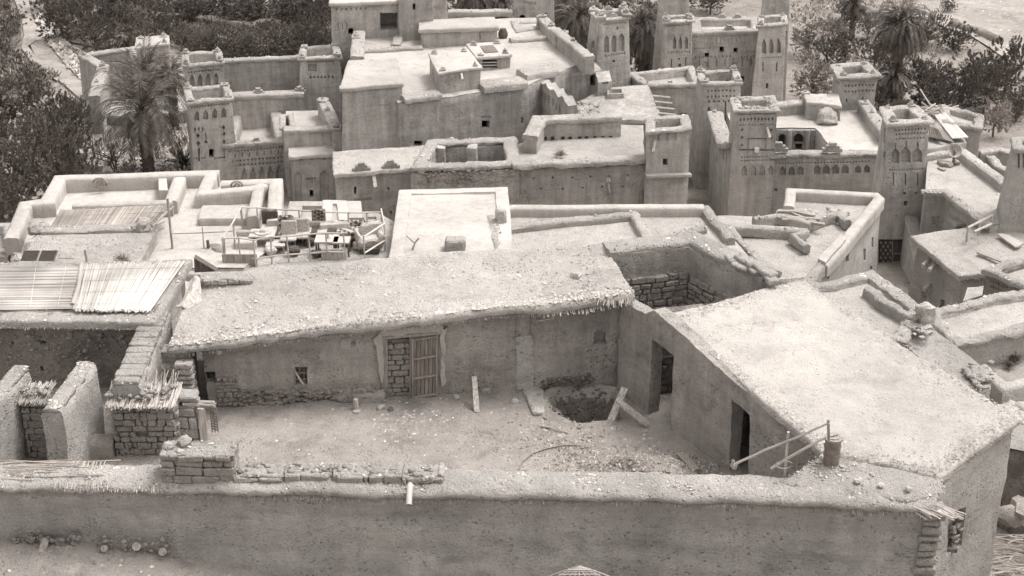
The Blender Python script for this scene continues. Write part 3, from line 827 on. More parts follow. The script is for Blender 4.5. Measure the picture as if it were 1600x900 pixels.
# stone footing under the plaster
bm = bmesh.new(); ftop = [(372, 618), (430, 612), (500, 612), (545, 610), (600, 605)]
for k in range(330):
    px = random.uniform(372, 600); py = random.uniform(608, 634 - 0.02 * (px - 372)); s = random.uniform(.05, .12)
    c = hit(px, py, A, B, .015); rock(bm, c, s, .5, 1)
obj('stone_footing', bm, M['stone_dark'], rt, ang=40)
bm = bmesh.new()
bricks(bm, hit(340, 634, A, B, .0), U, Vector((0, 0, 1)), N, .75, .85, .3, .12, .12, .02, .015, 0, .2)
obj('brick_patch', bm, M['brick'], rt, ang=30)
bm = bmesh.new()
for k in range(90):
    px = random.uniform(845, 925); py = 610 - (px - 845) * .08 + random.gauss(0, 4) - 12
    rock(bm, hit(px, py, A, B, .02), random.uniform(.03, .10), .5, 1)
obj('crumbled_base', bm, M['wall_dark'], rt, ang=40)
# roof: follows the sagging eave
ev = [(264, 552), (315, 548), (400, 536), (500, 523), (600, 513), (690, 502), (780, 491), (850, 488), (920, 478), (992, 468)]
bk = [(300, 440), (350, 434), (420, 427), (500, 418), (580, 410), (650, 403), (730, 398), (800, 393), (870, 389), (945, 385)]
fr_ = [hit(x, y - 7, A, B, .32) for x, y in ev]
bk_ = [at(x, y, 2.0 + .7 * i / 9) for i, (x, y) in enumerate(bk)]
bm = bmesh.new(); rows = 34; sd = 4.2; G_ = []
for i, (a, b) in enumerate(zip(fr_, bk_)): pass
def lerp_list(L, t):
    t = t * (len(L) - 1); i = min(int(t), len(L) - 2); return L[i].lerp(L[i + 1], t - i)
nc = 150
prof_r = [(0, -.20), (-.012, -.10), (0, -.02), (.012, .005)] + [(k / rows, .02) for k in range(1, rows + 1)] + [(1.01, -.05), (1.0, -.25)]
for c in range(nc + 1):
    t = c / nc; a, b = lerp_list(fr_, t), lerp_list(bk_, t); col = []
    for s_, dz in prof_r:
        p = a.lerp(b, s_); p = p + Vector((0, 0, dz - .0)); p += nv(p, .8, sd) * .04 + nv(p, 3, sd) * .024 + nv(p, 8, sd) * .012
        edge = max(0, 1 - abs(s_ - .02) / .10); p.z += edge * .05 * (1 + noise.noise(p * 3))
        e2 = max(0, 1 - abs(s_ - .95) / .12); p.z += e2 * .12 * (1 + .6 * noise.noise(p * 1.5))
        col.append(bm.verts.new(p))
    G_.append(col)
for a, b in zip(G_, G_[1:]):
    for k in range(len(prof_r) - 1): bm.faces.new((a[k], b[k], b[k + 1], a[k + 1]))
bm.faces.new(G_[0]); bm.faces.new(G_[-1][::-1]); fix(bm)
for k in range(6500):
    t = random.random(); s_ = random.choice([random.random(), abs(random.gauss(.03, .05)), 1 - abs(random.gauss(.04, .06)), random.random() * .2]); s_ = min(max(s_, .004), .99)
    p = lerp_list(fr_, t).lerp(lerp_list(bk_, t), s_); p.z += .03 + .05 * max(0, 1 - abs(s_ - .02) / .10)
    pebble(bm, p, .009 + .05 * random.random() ** 4.5)
obj('roof', bm, M['roof'], rt, ang=None)
bm = bmesh.new()
for i in range(len(fr_) - 1):
    dz = Vector((0, 0, -.17)); big = i >= 7
    fringe(bm, fr_[i] + dz, fr_[i + 1] + dz, 36 if not big else 26, .055 if not big else .15, .008 if not big else .013, N, 1.6 if not big else .6)
obj('reed_fringe', bm, M['reed'], rt, smooth=False)
bm = bmesh.new()
for k in range(110):
    px = random.uniform(935, 990); p = hit(px, random.uniform(440, 466), A, B, .2); p = at(px, random.uniform(452, 470), 2.66)
    d = Vector((random.uniform(-.25, .1), -1, 0)).normalized(); tube(bm, [p, p + d * random.uniform(.15, .35) + Vector((0, 0, -.04))], .011, 4)
obj('bare_roof_reeds', bm, M['reed_dark'], rt, smooth=False)
bm = bmesh.new(); tube(bm, [hit(838, 502, A, B, .03), hit(866, 497, A, B, .2)], .025, 6); obj('split_pole', bm, M['wood_pale'], rt)
for px, py, r in ((648, 419, .09), (839, 405, .055)):
    bm = bmesh.new(); p = at(px, py + 1, 2.28 if px < 700 else 2.45)
    tube(bm, [p + Vector((0, 0, -.1)), p + Vector((0, -.02, .10))], r, 12, cap=False); tube(bm, [p + Vector((0, -.02, .10)), p + Vector((0, 0, -.1))], r * .75, 12, cap=False)
    obj('smoke_hole', bm, M['wood_dark' if px < 700 else 'coping'], rt, ang=60)
# back wall closes the house behind
bm = bmesh.new(); P = [A - N * .4, B - N * .4, bk_[-1] + Vector((-.05, -.1, 0)), bk_[0] + Vector((.1, -.1, 0))]
for p in P: pass
tp = [Vector((P[0].x, P[0].y, 1.62)), Vector((P[1].x, P[1].y, 2.3)), Vector((P[2].x, P[2].y, 2.55)), Vector((P[3].x, P[3].y, 1.85))]
prism(bm, tp, [Vector((p.x, p.y, -6 if i > 1 else -.3)) for i, p in enumerate(tp)])
slice_grid(bm, .8); jiggle(bm, .03, .6, 3); obj('rear_wall', bm, M['wall'], rt)

# boulder, rags and stones in front
bm = bmesh.new(); p = on_yard(560, 630)
box(bm, (0, .08, .0), 1.22, .4, .55, 0, .09, .12); slice_grid(bm, .06); jiggle(bm, .12, 1.5, 3, .05, 5)
o = obj('boulder', bm, M['wall_mid'], ang=60); o.location = hit(560, 626, A, B, .1); o.rotation_euler = (0, 0, -.03)
tag(o, 'long rough block of mud built against the house wall left of the door', 'boulder')
for k, (px, py, r, lb) in enumerate(((596, 638, .10, 'pale angular stone at the left foot of the doorway'), (557, 645, .09, 'small stone standing on its end below the long boulder'), (713, 622, .1, 'rounded stone to the right of the plank door'),
        (760, 612, .13, 'square mud brick lying against the house wall right of the plank door'), (786, 608, .12, 'broken mud brick at the head of the low stone kerb'), (804, 628, .1, 'pale stone at the edge of the rubble, near the low kerb'),
        (842, 645, .13, 'flat pale stone on the low kerb beside the pit'), (610, 641, .08, 'dark little stone under the bricked-up doorway'), (672, 640, .05, 'dark pebble in the yard below the plank door'))):
    p = on_yard(px, py); loose_stone(px, py, p.z, r, lb, None, 'stone' if k != 7 else 'soil')
p = on_yard(556, 640); bm = bmesh.new(); tube(bm, [(0, 0, 0), (.01, -.02, .33)], .075, 9, .06); jiggle(bm, .01, 8)
o = obj('wooden_stump', bm, M['wood_pale']); o.location = hit(556, 640, A, B, .5) + Vector((0, 0, -.02)); tag(o, 'short pale post standing before the long boulder', 'post')
# low kerb of stone leading from the wall to the pit
bm = bmesh.new(); a, b = on_yard(822, 598), on_yard(846, 648)
sweep(bm, [a, a.lerp(b, .5) + Vector((.08, 0, 0)), b], rprof(.5, .07, .03, -.2), False, .08, .07, 2.2, 3, .04, 6); fix(bm)
o = tag(obj('stone_kerb', bm, M['wall_pale'], ang=60), 'low pale kerb running from the house wall to the dug pit', 'kerb')
def plank_thing(a, b, wd, th, name, label, cat='plank', mat='wood_pale', lift=.0):
    bm = bmesh.new(); plank(bm, Vector((0, 0, 0)), b - a, wd, th, .006); o = obj(name, bm, M[mat], smooth=False); o.location = a + Vector((0, 0, lift)); return tag(o, label, cat)
plank_thing(on_yard(745, 644), hit(741, 588, A, B, .35), .13, .06, 'plank', 'narrow pale plank leaning on the house wall right of the door')
plank_thing(atY(955, 657, 32.95), atY(977, 606, 33.35), .19, .06, 'plank', 'upright plank of the crossed pair leaning on the doorway wall')
plank_thing(atY(1013, 663, 32.75), atY(963, 624, 33.0), .2, .06, 'plank', 'slanting plank of the crossed pair, its foot near the first doorway')
plank_thing(on_yard(1088, 738, .05), on_yard(1062, 714, .1), .2, .06, 'plank', 'short plank lying by the foot of the right house wall', mat='wood')
bm = bmesh.new(); tube(bm, [on_yard(x, y, .03) for x, y in ((810, 735), (817, 722), (832, 710), (852, 703), (880, 697), (900, 697), (920, 701))], .016, 6)
tag(obj('hose', bm, M['wood'], ang=60), 'thin grey hose curving over the yard floor towards the rubble', 'hose')
bm = bmesh.new(); tube(bm, [on_yard(843, 667, .03), on_yard(866, 672, .06), on_yard(888, 678, .03)], .02, 5)
tag(obj('stick', bm, M['reed']), 'pale stick lying at the lip of the pit', 'stick')

# ------------------------------------------------------------------ low walls on the left
def depthwall(far, near, z, w, base, name, label, mat='wall_pale', z2=None, cat='wall', capm='coping'):
    f, n_ = at(*far, z), at(*near, z2 if z2 is not None else z); rt = thing(name, label, cat, (f.x, f.y, base))
    bm = bmesh.new(); Hh = z - base
    hs2 = [Hh * k / 12 for k in range(12)]
    prof = [(-w / 2 - .04, h) for h in hs2] + [(-w / 2, Hh - .06), (-w / 2 + .05, Hh - .015), (0, Hh), (w / 2 - .05, Hh - .015), (w / 2, Hh - .06)] + [(w / 2 + .04, h) for h in hs2[::-1]]
    a = Vector((n_.x, n_.y, base + (n_.z - z))); b = Vector((f.x, f.y, base))
    sweep(bm, [a, b], prof, False, .12, .03, 1.1, random.uniform(0, 30), .035, 4); fix(bm)
    obj('wall', bm, M[mat], rt, ang=70)
    bm = bmesh.new(); up = Vector((0, 0, Hh))
    sweep(bm, [a + up, b + up], [(-w / 2 - .005, -.07), (-w / 2 + .03, .0), (-w * .25, .03), (w * .1, .02), (w * .3, .03), (w / 2 - .03, .0), (w / 2 + .005, -.07)], False, .1, .045, 1.3, random.uniform(0, 30), .025, 5); fix(bm)
    side = (b - a).normalized().cross(Vector((0, 0, 1)))
    for k in range(int((b - a).length * 90)):
        p = a.lerp(b, random.random()) + up + side * random.uniform(-w / 2 + .04, w / 2 - .04); pebble(bm, p + Vector((0, 0, .02)), .012 + .045 * random.random() ** 3)
    obj('cap', bm, M[capm], rt, ang=None); return rt, f, n_
depthwall((134, 566), (80, 640), 2.0, .42, -.2, 'partition_wall', 'thick rounded mud wall end standing free left of the brick lintel')
depthwall((33, 573), (-40, 650), 2.0, .42, -.2, 'partition_wall', 'thick rounded mud wall running out of the left edge of the picture')
rtD, f, n_ = depthwall((246, 487), (197, 600), 1.85, .60, -.2, 'partition_wall', 'long brick topped wall running back from the brick lintel to the reed roofed house', z2=1.85)
bm = bmesh.new(); p0 = Vector((n_.x - .34, n_.y, 1.84)); d = (f - n_)
k = 0; t = 0
while t < d.length - .2:
    l = random.uniform(.22, .34); c = n_ + d.normalized() * (t + l / 2); box(bm, (c.x, c.y, 1.88 + random.uniform(-.015, .02)), .6 + random.uniform(-.06, .05), l - .025, .10, random.uniform(-.05, .05), .012, .025); t += l
slice_grid(bm, .2); jiggle(bm, .015, 4)
obj('top_course', bm, M['coping'], rtD, ang=50)
# brick pier with its reed cap between the two rounded walls
c = atY(64, 705, 31.2); rt = thing('brick_pier', 'narrow brick pier with a tuft of reeds on top between the rounded walls', 'pier', (c.x, c.y, 0))
brickbox(rt, c.x - .30, c.x + .30, c.y - .05, -.1, 1.62, .6, 'core', .17, .34, 'brick')
bm = bmesh.new()
for k in range(90):
    x = c.x + random.uniform(-.32, .36); tube(bm, [(x + random.uniform(-.05, .18), c.y + .5 + random.uniform(-.1, .15), 1.70 + random.uniform(0, .06)), (x, c.y - .14 + random.uniform(-.1, .08), 1.58 + random.uniform(-.04, .03))], .011, 4)
obj('reed_cap', bm, M['reed'], rt, smooth=False)
bm = bmesh.new()
for k in range(25): rock(bm, (c.x + random.uniform(-.3, .3), c.y + random.uniform(0, .4), 1.74), random.uniform(.03, .07), .6, 1)
obj('earth_edging', bm, M['coping'], rt, ang=None)
# brick lintel wall
a, b = atY(181, 706, 31.35), atY(278, 700, 31.35); rt = thing('brick_wall', 'dark mud brick wall under a shaggy reed lintel on the left of the yard', 'wall', (a.x, a.y, 0))
brickbox(rt, a.x, b.x, a.y, -.15, 1.48, .5, 'core', .15, .32, 'brick')
bm = bmesh.new()
for k in range(420):
    x = random.uniform(a.x - .1, b.x + .05); sp = random.random()
    tube(bm, [(x + random.uniform(-.05, .1), a.y + .55 + random.uniform(-.12, .1) + .12 * sp, 1.5 + sp * .16), (x, a.y - .12 + random.uniform(-.09, .06), 1.38 + random.uniform(-.05, .05))], .010, 4)
for k in range(40):
    x = random.uniform(a.x, b.x); tube(bm, [(x, a.y + .55, 1.6), (x + random.uniform(-.02, .12), a.y + .75, 1.78 + random.uniform(0, .15))], .014, 4)
obj('reed_lintel', bm, M['reed'], rt, smooth=False)
bm = bmesh.new()
for k in range(70): rock(bm, (random.uniform(a.x - .1, b.x), a.y + random.uniform(-.05, .55), 1.52 + random.uniform(0, .1)), random.uniform(.03, .10), .6, 1)
obj('earth_edging', bm, M['coping'], rt, ang=None)
# pale gate post right of it
c = atY(298, 690, 31.75); rt = thing('gate_pillar', 'short mud pillar with a flat stone cap and wooden post beside the brick lintel', 'pillar', (c.x, c.y, 0))
brickbox(rt, c.x - .36, c.x + .22, c.y - .1, -.1, 1.22, .55, 'core', .3, .6, 'wall_pale')
bm = bmesh.new(); box(bm, (c.x - .0, c.y + .18, 1.30), .5, .5, .14, .1, .04, .03); box(bm, (c.x - .3, c.y + .12, 1.27), .35, .4, .12, -.1, .04, .03); slice_grid(bm, .1); jiggle(bm, .03, 3, 1, .015, 8); obj('cap_stone', bm, M['wall_pale'], rt)
bm = bmesh.new(); plank(bm, (c.x + .35, c.y - .05, -.1), (c.x + .34, c.y - .05, 1.1), .16, .14, .01); obj('gate_post', bm, M['wood_pale'], rt, smooth=False)
bm = bmesh.new()
for k in range(26): tube(bm, [(c.x + random.uniform(-.1, .1), c.y + random.uniform(-.1, .2), 1.14 + random.uniform(0, .1)), (c.x + random.uniform(.5, .7), c.y + random.uniform(-.1, .1), 1.1 + random.uniform(0, .12))], .018, 5)
obj('reed_cap', bm, M['reed'], rt, smooth=False)
bm = bmesh.new()
for k in range(8): tube(bm, [(c.x + .52, c.y + .1, .45 + k * .07), (c.x + .66, c.y + .06, .43 + k * .07)], .02, 5)
for dx in (.52, .59, .66): tube(bm, [(c.x + dx, c.y + .08, .35), (c.x + dx, c.y + .08, 1.02)], .015, 5)
obj('iron_grille', bm, M['metal'], rt, smooth=False)
# low mud sill between pier and lintel
bm = bmesh.new(); a, b = at(90, 700, .12), at(182, 700, .12)
sweep(bm, [a, b], rprof(.6, .28, .12, -.4), False, .2, .05, 1.2, 2, .03); fix(bm)
tag(obj('mud_sill', bm, M['yard'], ang=70), 'low worn mud sill between the brick pier and the lintel wall', 'sill')
# worn brick steps
p = at(292, 632, 0); rt = thing('brick_steps', 'worn brick steps climbing beside the left end of the long house', 'steps', (p.x, p.y, 0))
bm = bmesh.new()
for k, (py, h) in enumerate(((625, .45), (600, .8), (575, 1.15), (552, 1.5))):
    c = atY(288, py, 33.1 + k * .30); box(bm, (c.x - .2, 33.2 + k * .3, h / 2 - .1), .85, .42, h + .2, 0, .03, .03)
slice_grid(bm, .2); jiggle(bm, .04, 1.6, 3, .02, 5); obj('steps', bm, M['brick_pale'], rt, ang=45)
bm = bmesh.new(); z = 1.52
while z > .1:
    hh = random.uniform(.12, .19); box(bm, (p.x + .18 + random.uniform(-.03, .03), 33.25, z - hh / 2), .42, .4, hh - .02, random.uniform(-.06, .06), .02, .03); z -= hh
obj('brick_stack', bm, M['brick_pale'], rt, ang=40)

# ------------------------------------------------------------------ reed roofed house, far left
A2, B2 = at(-80, 606, 0), at(232, 604, 0)
rt = thing('reed_roofed_house', 'rough rubble fronted house roofed with two loose reed mats on the left', 'house', (A2.x, A2.y, 0))
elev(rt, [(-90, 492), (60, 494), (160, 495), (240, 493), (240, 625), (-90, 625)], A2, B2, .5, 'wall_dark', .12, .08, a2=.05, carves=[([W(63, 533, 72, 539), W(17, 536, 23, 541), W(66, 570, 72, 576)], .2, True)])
bm = bmesh.new()
for k in range(200):
    px, py = random.uniform(-5, 220), random.uniform(503, 560); rock(bm, hit(px, py, A2, B2, .0), .02 + .06 * random.random() ** 2, .7, 1)
obj('stone_cladding', bm, M['stone_dark'], rt, ang=None)
zr = 2.05
roofp = [at(x, y, zr) for x, y in ((-90, 497), (238, 500), (292, 408), (-90, 412))]
slab(rt, roofp, .22, .12, 'coping', 900, .25, .05, fr=(0,), per_m=22, L=.09, edge=.6)
N2 = vplane(A2, B2)[1]
bm = bmesh.new(); P = [Vector((p.x, p.y, -6)) for p in (A2 - N2 * .3, B2 - N2 * .3)] + [Vector((roofp[2].x - .2, roofp[2].y - .1, -6)), Vector((roofp[3].x, roofp[3].y - .1, -6))]
prism(bm, [Vector((p.x, p.y, 1.9)) for p in P], P); slice_grid(bm, .8); jiggle(bm, .03); obj('rear_wall', bm, M['wall'], rt)
def reed_mat(name, label, quad, z, n, mat='reed_mat', r=.016, along=1, parent=None, curl=0.):
    a, b, c, d = [at(x, y, z) for x, y in quad]      # near-left, near-right, far-right, far-left; reeds run near->far (along=1) or left->right
    bm = bmesh.new(); o = (a + b + c + d) / 4
    for k in range(n):
        t = (k + random.uniform(-.3, .3)) / n
        p, e = (a.lerp(b, t), d.lerp(c, t)) if along else (a.lerp(d, t), b.lerp(c, t))
        dz = Vector((0, 0, .018 + random.uniform(-.01, .022) + curl * t ** 8)); dd = (e - p)
        m = p.lerp(e, .5) + Vector((0, 0, .02 * noise.noise(p * 1.3))) + dz + dd.cross(Vector((0, 0, 1))).normalized() * random.uniform(-.02, .02)
        tube(bm, [p + dz - dd * random.uniform(-.02, .035) - o, m - o, e + dz + dd * random.uniform(-.03, .05) - o], r * random.uniform(.75, 1.25), 5, r * .7)
    for t in (.12, .37, .62, .87):                     # twine bindings
        p, e = (a.lerp(d, t), b.lerp(c, t)) if along else (a.lerp(b, t), d.lerp(c, t))
        tube(bm, [p + Vector((0, 0, .045)) - o, p.lerp(e, .33) + Vector((0, 0, .05)) - o, p.lerp(e, .66) + Vector((0, 0, .045)) - o, e + Vector((0, 0, .05)) - o], .007, 4)
    ob = obj(name, bm, M[mat], smooth=True, ang=60); ob.location = o; return tag(ob, label, 'reed mat', 'reed mats on the flat roofs')
reed_mat('reed_mat', 'pale reed mat with sideways reeds at the left edge on the rubble fronted house', ((-60, 484), (113, 482), (128, 416), (-60, 418)), zr + .06, 95, along=0, r=.02)
reed_mat('reed_mat', 'pale reed mat with reeds running back, lying right of the sideways one', ((115, 486), (234, 487), (288, 411), (128, 415)), zr + .06, 120, along=1, r=.019)
bm = bmesh.new(); a, b = at(114, 482, zr), at(128, 416, zr)       # rolled edge between the mats
tube(bm, [a + Vector((0, 0, .1)), a.lerp(b, .4) + Vector((.06, 0, .12)), b + Vector((0, 0, .08))], .06, 8)
tag(obj('rolled_mat_edge', bm, M['reed_dark'], ang=60), 'rolled dark strip of matting in the seam of the pale reed mats', 'rolled mat')
# block of bricks and a crumpled sheet on the long roof's left end
p = [at(x, y, 2.0) for x, y in ((312, 452), (396, 447), (396, 432), (312, 435))]
rt = thing('brick_ledge', 'short ledge of mud bricks on the left back corner of the long roof', 'brick ledge', p[0])
brickbox(rt, p[0].x, p[1].x, p[0].y, 1.98, .3, .45, 'core', .15, .32, 'brick_pale')
bm = bmesh.new(); p = at(296, 470, 1.92); n_ = 14
for j in range(n_ + 1):
    for i in range(7): pass
gr = []
for j in range(n_ + 1):
    t = j / n_; row = []
    for i in range(7):
        s_ = i / 6 - .5; z = .38 - .33 * t + .10 * math.sin(s_ * 5 + t * 3) + .05 * noise.noise(Vector((s_ * 5, t * 5, 2)))
        row.append(bm.verts.new((s_ * (.38 + .1 * t) + .1 * math.sin(t * 3), .55 - 1.15 * t, z)))
    gr.append(row)
for a, b in zip(gr, gr[1:]):
    for i in range(6): bm.faces.new((a[i], a[i + 1], b[i + 1], b[i]))
ex = bmesh.ops.extrude_face_region(bm, geom=bm.faces[:]); bmesh.ops.translate(bm, vec=(0, 0, -.05), verts=[v for v in ex['geom'] if isinstance(v, bmesh.types.BMVert)]); fix(bm)
o = obj('crumpled_sheet', bm, M['wood_pale']); o.location = (p.x, p.y, p.z); tag(o, 'crumpled bark like sheet draped over the left end of the long roof', 'sheet')
bm = bmesh.new(); a, b, c = at(304, 402, -.5), at(336, 426, -.5), at(304, 426, -.5)
H3 = Vector((0, 0, 0))
v = [atY(303, 403, 40.6), atY(338, 424, 40.6), atY(304, 426, 40.6)]
f = bm.faces.new([bm.verts.new(p) for p in v]); ex = bmesh.ops.extrude_face_region(bm, geom=[f]); bmesh.ops.translate(bm, vec=(0, .25, 0), verts=[x for x in ex['geom'] if isinstance(x, bmesh.types.BMVert)]); fix(bm)
o = obj('broken_wall_stub', bm, M['wood_dark']); tag(o, 'dark triangular stub of broken wall behind the long roof', 'wall stub')
G = 'loose stones on the long roof'
loose_stone(900, 437, 2.55, .19, 'block of mud brick lying on the right half of the long roof', G)
for px, py, r, lb in ((313, 461, .06, 'small stone near the crumpled sheet'), (325, 470, .04, 'tiny pale chip right of the crumpled sheet'), (348, 478, .05, 'tiny pale chip furthest right of the crumpled sheet')):
    loose_stone(px, py, 1.98, r, lb, G)

# ------------------------------------------------------------------ right house with two doorways
HZ = 2.7
Hp = [(1040, 492), (1150, 583), (1288, 704), (1466, 742), (1594, 652), (1252, 436)]
def onroof(px, py, dz=0.):
    d = ray(px, py); k = .058; t = (2.7 - 34 * k - CAMZ + dz) / (d.z - k * d.y); return Vector((d.x * t, d.y * t, CAMZ + d.z * t))
Hq = [onroof(x, y) for x, y in Hp]
rt = thing('doorway_house', 'large pale roofed mud house on the right with two dark doorways', 'house', (cen(Hq).x, cen(Hq).y, 0))
A3 = at(972, 474, HZ); B3 = onroof(1292, 706); A3.z = B3.z = 0
_d = (B3 - A3).normalized(); _n = Vector((_d.y, -_d.x, 0)); A3 = A3 - _n * .22; B3 = B3 - _n * .22
u_ = (B3 - A3).normalized()
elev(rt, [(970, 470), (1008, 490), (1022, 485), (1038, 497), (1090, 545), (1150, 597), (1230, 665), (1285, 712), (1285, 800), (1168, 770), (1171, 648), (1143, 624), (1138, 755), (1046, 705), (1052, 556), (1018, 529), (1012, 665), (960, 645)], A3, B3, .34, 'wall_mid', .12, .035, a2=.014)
# remaining walls: right side and back
inn = grow(ccw(Hq), -.16)
def wallseg(rt, p, q_, zt, zb, th, mat, **k):
    d = (q_ - p); d.z = 0; d.normalize(); A_ = Vector((p.x, p.y, 0)); B_ = Vector((q_.x, q_.y, 0))
    return elev(rt, [Vector((p.x, p.y, p.z - .12)), Vector((q_.x, q_.y, q_.z - .12)), Vector((q_.x, q_.y, zb)), Vector((p.x, p.y, zb))], A_, B_, th, mat, **k)
P2, P3, P4 = onroof(1470, 742), onroof(1586, 654), onroof(1250, 440)
e3 = Vector((P3.x - P2.x, P3.y - P2.y, 0)).normalized()
wallseg(rt, P2 - e3 * .0, P3, HZ - .1, -4.5, .4, 'wall_pale', s=.3, amp=.05, a2=.02, carves=[([[(1482, 802), (1509, 792), (1505, 852), (1480, 866)]], .18, False)])
wallseg(rt, P3 - e3 * .1, P4, HZ - .1, -4.5, .4, 'wall', s=.5)
bm = bmesh.new(); Nn = Vector((e3.y, -e3.x, 0)); a = hit(1482, 858, P2, P3, -.12)
bricks(bm, a, e3, Vector((0, 0, 1)), Nn, .75, .62, .26, .12, .12, .03, .03); obj('brick_patch', bm, M['brick'], rt, ang=30)
# front part of the right house behind the yard wall
pa = Vector((B3.x, B3.y, 2.25)); pb = Vector((P2.x, P2.y, 2.2))
wallseg(rt, pa, pb, HZ - .1, -.5, .4, 'wall', s=.5)
slab(rt, [p.copy() for p in Hq], .17, .02, 'roof_smooth', 3400, .16, .05, fr=(0, 1, 2, 3), per_m=34, L=.05, sag=.07, edge=.86, r1=.03)
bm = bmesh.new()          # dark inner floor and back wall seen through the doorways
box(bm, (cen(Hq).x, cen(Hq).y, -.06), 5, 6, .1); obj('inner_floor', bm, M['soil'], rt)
bm = bmesh.new(); p = onroof(1236, 434); tube(bm, [onroof(1196, 441, .05), onroof(1222, 436, .06), onroof(1256, 434, .05)], .03, 6)
o = obj('roof_pole', bm, M['wood_pale'], rt)
# earth apron where the yard wall meets the roof
bm = bmesh.new()
P = [at(x, y, z) for x, y, z in ((1215, 756, 2.1), (1420, 782, 2.08), (1478, 770, 2.1), (1470, 742, 2.24), (1380, 728, 2.27), (1286, 706, 2.3))]
ap = thing('earth_apron', 'gravel strewn earth shelf joining the yard wall to the right house roof', 'earth shelf', cen(P))
slab(ap, P, .3, .02, 'coping', 900, .14, .05, edge=.2, r1=.05)
for px, py, r, lb in ((1340, 752, .1, 'pale cobble on the earth shelf below the big roof'), (1363, 742, .09, 'darker cobble on the earth shelf below the big roof'), (1376, 758, .08, 'small pale cobble on the earth shelf nearest the reed ends'), (1419, 764, .09, 'pale cobble on the earth shelf nearest the corner')):
    loose_stone(px, py, 2.2, r * .7, lb, 'cobbles on the earth shelf')
# drum and rails
p = at(1299, 718, 2.3); rt = thing('rusty_drum', 'small rusty drum with a round lid standing at the roof corner', 'drum', p)
bm = bmesh.new(); tube(bm, [p - Vector((0, 0, .1)), p + Vector((0, 0, .5))], .165, 20); tube(bm, [p + Vector((0, 0, .14)), p + Vector((0, 0, .17))], .18, 20); tube(bm, [p + Vector((0, 0, .32)), p + Vector((0, 0, .35))], .18, 20)
obj('drum', bm, M['metal'], rt, ang=40)
bm = bmesh.new(); tube(bm, [p + Vector((0, 0, .5)), p + Vector((0, 0, .54))], .20, 20); tube(bm, [p + Vector((0, 0, .54)), p + Vector((0, 0, .56))], .13, 16); box(bm, p + Vector((0, 0, .575)), .2, .04, .03, .4); obj('lid', bm, M['wood'], rt, ang=40)
rt = thing('pole_rail', 'two bleached poles on short posts railing off the corner beside the drum', 'railing', at(1150, 730, 2.1))
a, b = atY(1147, 726, 27.5), atY(1296, 660, 27.0)
bm = bmesh.new(); tube(bm, [a, a.lerp(b, .33) + Vector((0, 0, .02)), a.lerp(b, .7) - Vector((0, 0, .02)), b], .03, 7, .022); slice_grid(bm, .2); jiggle(bm, .012, 4); obj('top_rail', bm, M['reed'], rt)
a2, b2 = atY(1205, 732, 27.3), atY(1290, 684, 27.0)
bm = bmesh.new(); tube(bm, [a2, a2.lerp(b2, .5) + Vector((0, 0, .03)), b2], .03, 7, .026); slice_grid(bm, .2); jiggle(bm, .012, 4); obj('lower_rail', bm, M['reed'], rt)
bm = bmesh.new(); t_ = atY(1232, 675, 27.28); plank(bm, Vector((t_.x, t_.y + .02, 1.9)), t_, .05, .05); obj('post', bm, M['wood_pale'], rt)
bm = bmesh.new(); plank(bm, atY(1295, 690, 27.02), atY(1294, 656, 27.02), .05, .05); obj('post', bm, M['wood'], rt)
bm = bmesh.new(); rock(bm, a + Vector((0, 0, -.03)), .09, 1, 2); rock(bm, a + Vector((-.03, -.02, .1)), .05, 1, 1); obj('lashing', bm, M['wood'], rt)
bm = bmesh.new(); tube(bm, [atY(1225 + 13 * math.cos(t), 726 + 6 * math.sin(t), 27.0 + .2 * math.sin(t)) for t in [k * .3 for k in range(21)]], .012, 5, cap=False)
tag(obj('wire_hoop', bm, M['reed']), 'loose wire hoop lying on the wall top under the rails', 'hoop')
# reed dome poking up at the bottom edge
bm = bmesh.new(); top_ = atY(905, 884, 26.05)
for k in range(11):
    a_ = -1.25 + 2.5 * k / 10 + random.uniform(-.06, .06); L = 1.15; pts = []
    for j in range(6):
        t = j / 5; pts.append(top_ + Vector((math.sin(a_) * L * t * .9, -.2 * t * math.cos(a_) - .1 * t, -.06 * t - .42 * t * t * abs(math.cos(a_)) - .18 * t)))
    tube(bm, pts, .013, 5)
for k in range(7):
    t = .25 + .1 * k; tube(bm, [top_ + Vector((math.sin(-1.2 + 2.4 * j / 8) * 1.0 * t, -.25 * t, -.06 * t - .5 * t * t)) for j in range(9)], .01, 4)
tag(obj('bent_reed_dome', bm, M['reed'], ang=60), 'open dome of bent reeds leaning on the yard wall at the bottom edge', 'reed frame')

# ------------------------------------------------------------------ ruined brick room behind
RZ = 2.75
rt = thing('ruined_room', 'roofless ruined room with bare mud brick courses between the long roof and the big roof', 'ruin', at(1080, 420, 0))
rp = [at(946, 392, RZ), at(1082, 377, RZ), at(1205, 436, RZ)]
Bw = [p.copy() for p in rp]
for p in Bw: p.z = -.6
h = RZ + .6
prof = [(-.3, h * k / 14) for k in range(14)] + [(-.3, h - .02), (0, h + .02), (.3, h - .02)] + [(.3, h * k / 14) for k in range(13, -1, -1)]
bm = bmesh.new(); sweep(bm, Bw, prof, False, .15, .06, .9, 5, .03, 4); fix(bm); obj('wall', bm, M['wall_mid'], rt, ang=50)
coping(rt, rp, .66, .14, False, 'coping', .25, .05, off=-.02)
A5, B5 = rp[0], rp[1]
U5 = (B5 - A5); U5.z = 0; L5 = U5.length; U5.normalize(); N5 = Vector((U5.y, -U5.x, 0))
bm = bmesh.new(); o = A5 + N5 * .3; bricks(bm, Vector((o.x + .3 * U5.x, o.y + .3 * U5.y, -.2)), U5, Vector((0, 0, 1)), N5, L5 - .5, 2.2, .36, .17, .16, .03, .02, .04)
obj('brick_courses', bm, M['brick'], rt, ang=30)
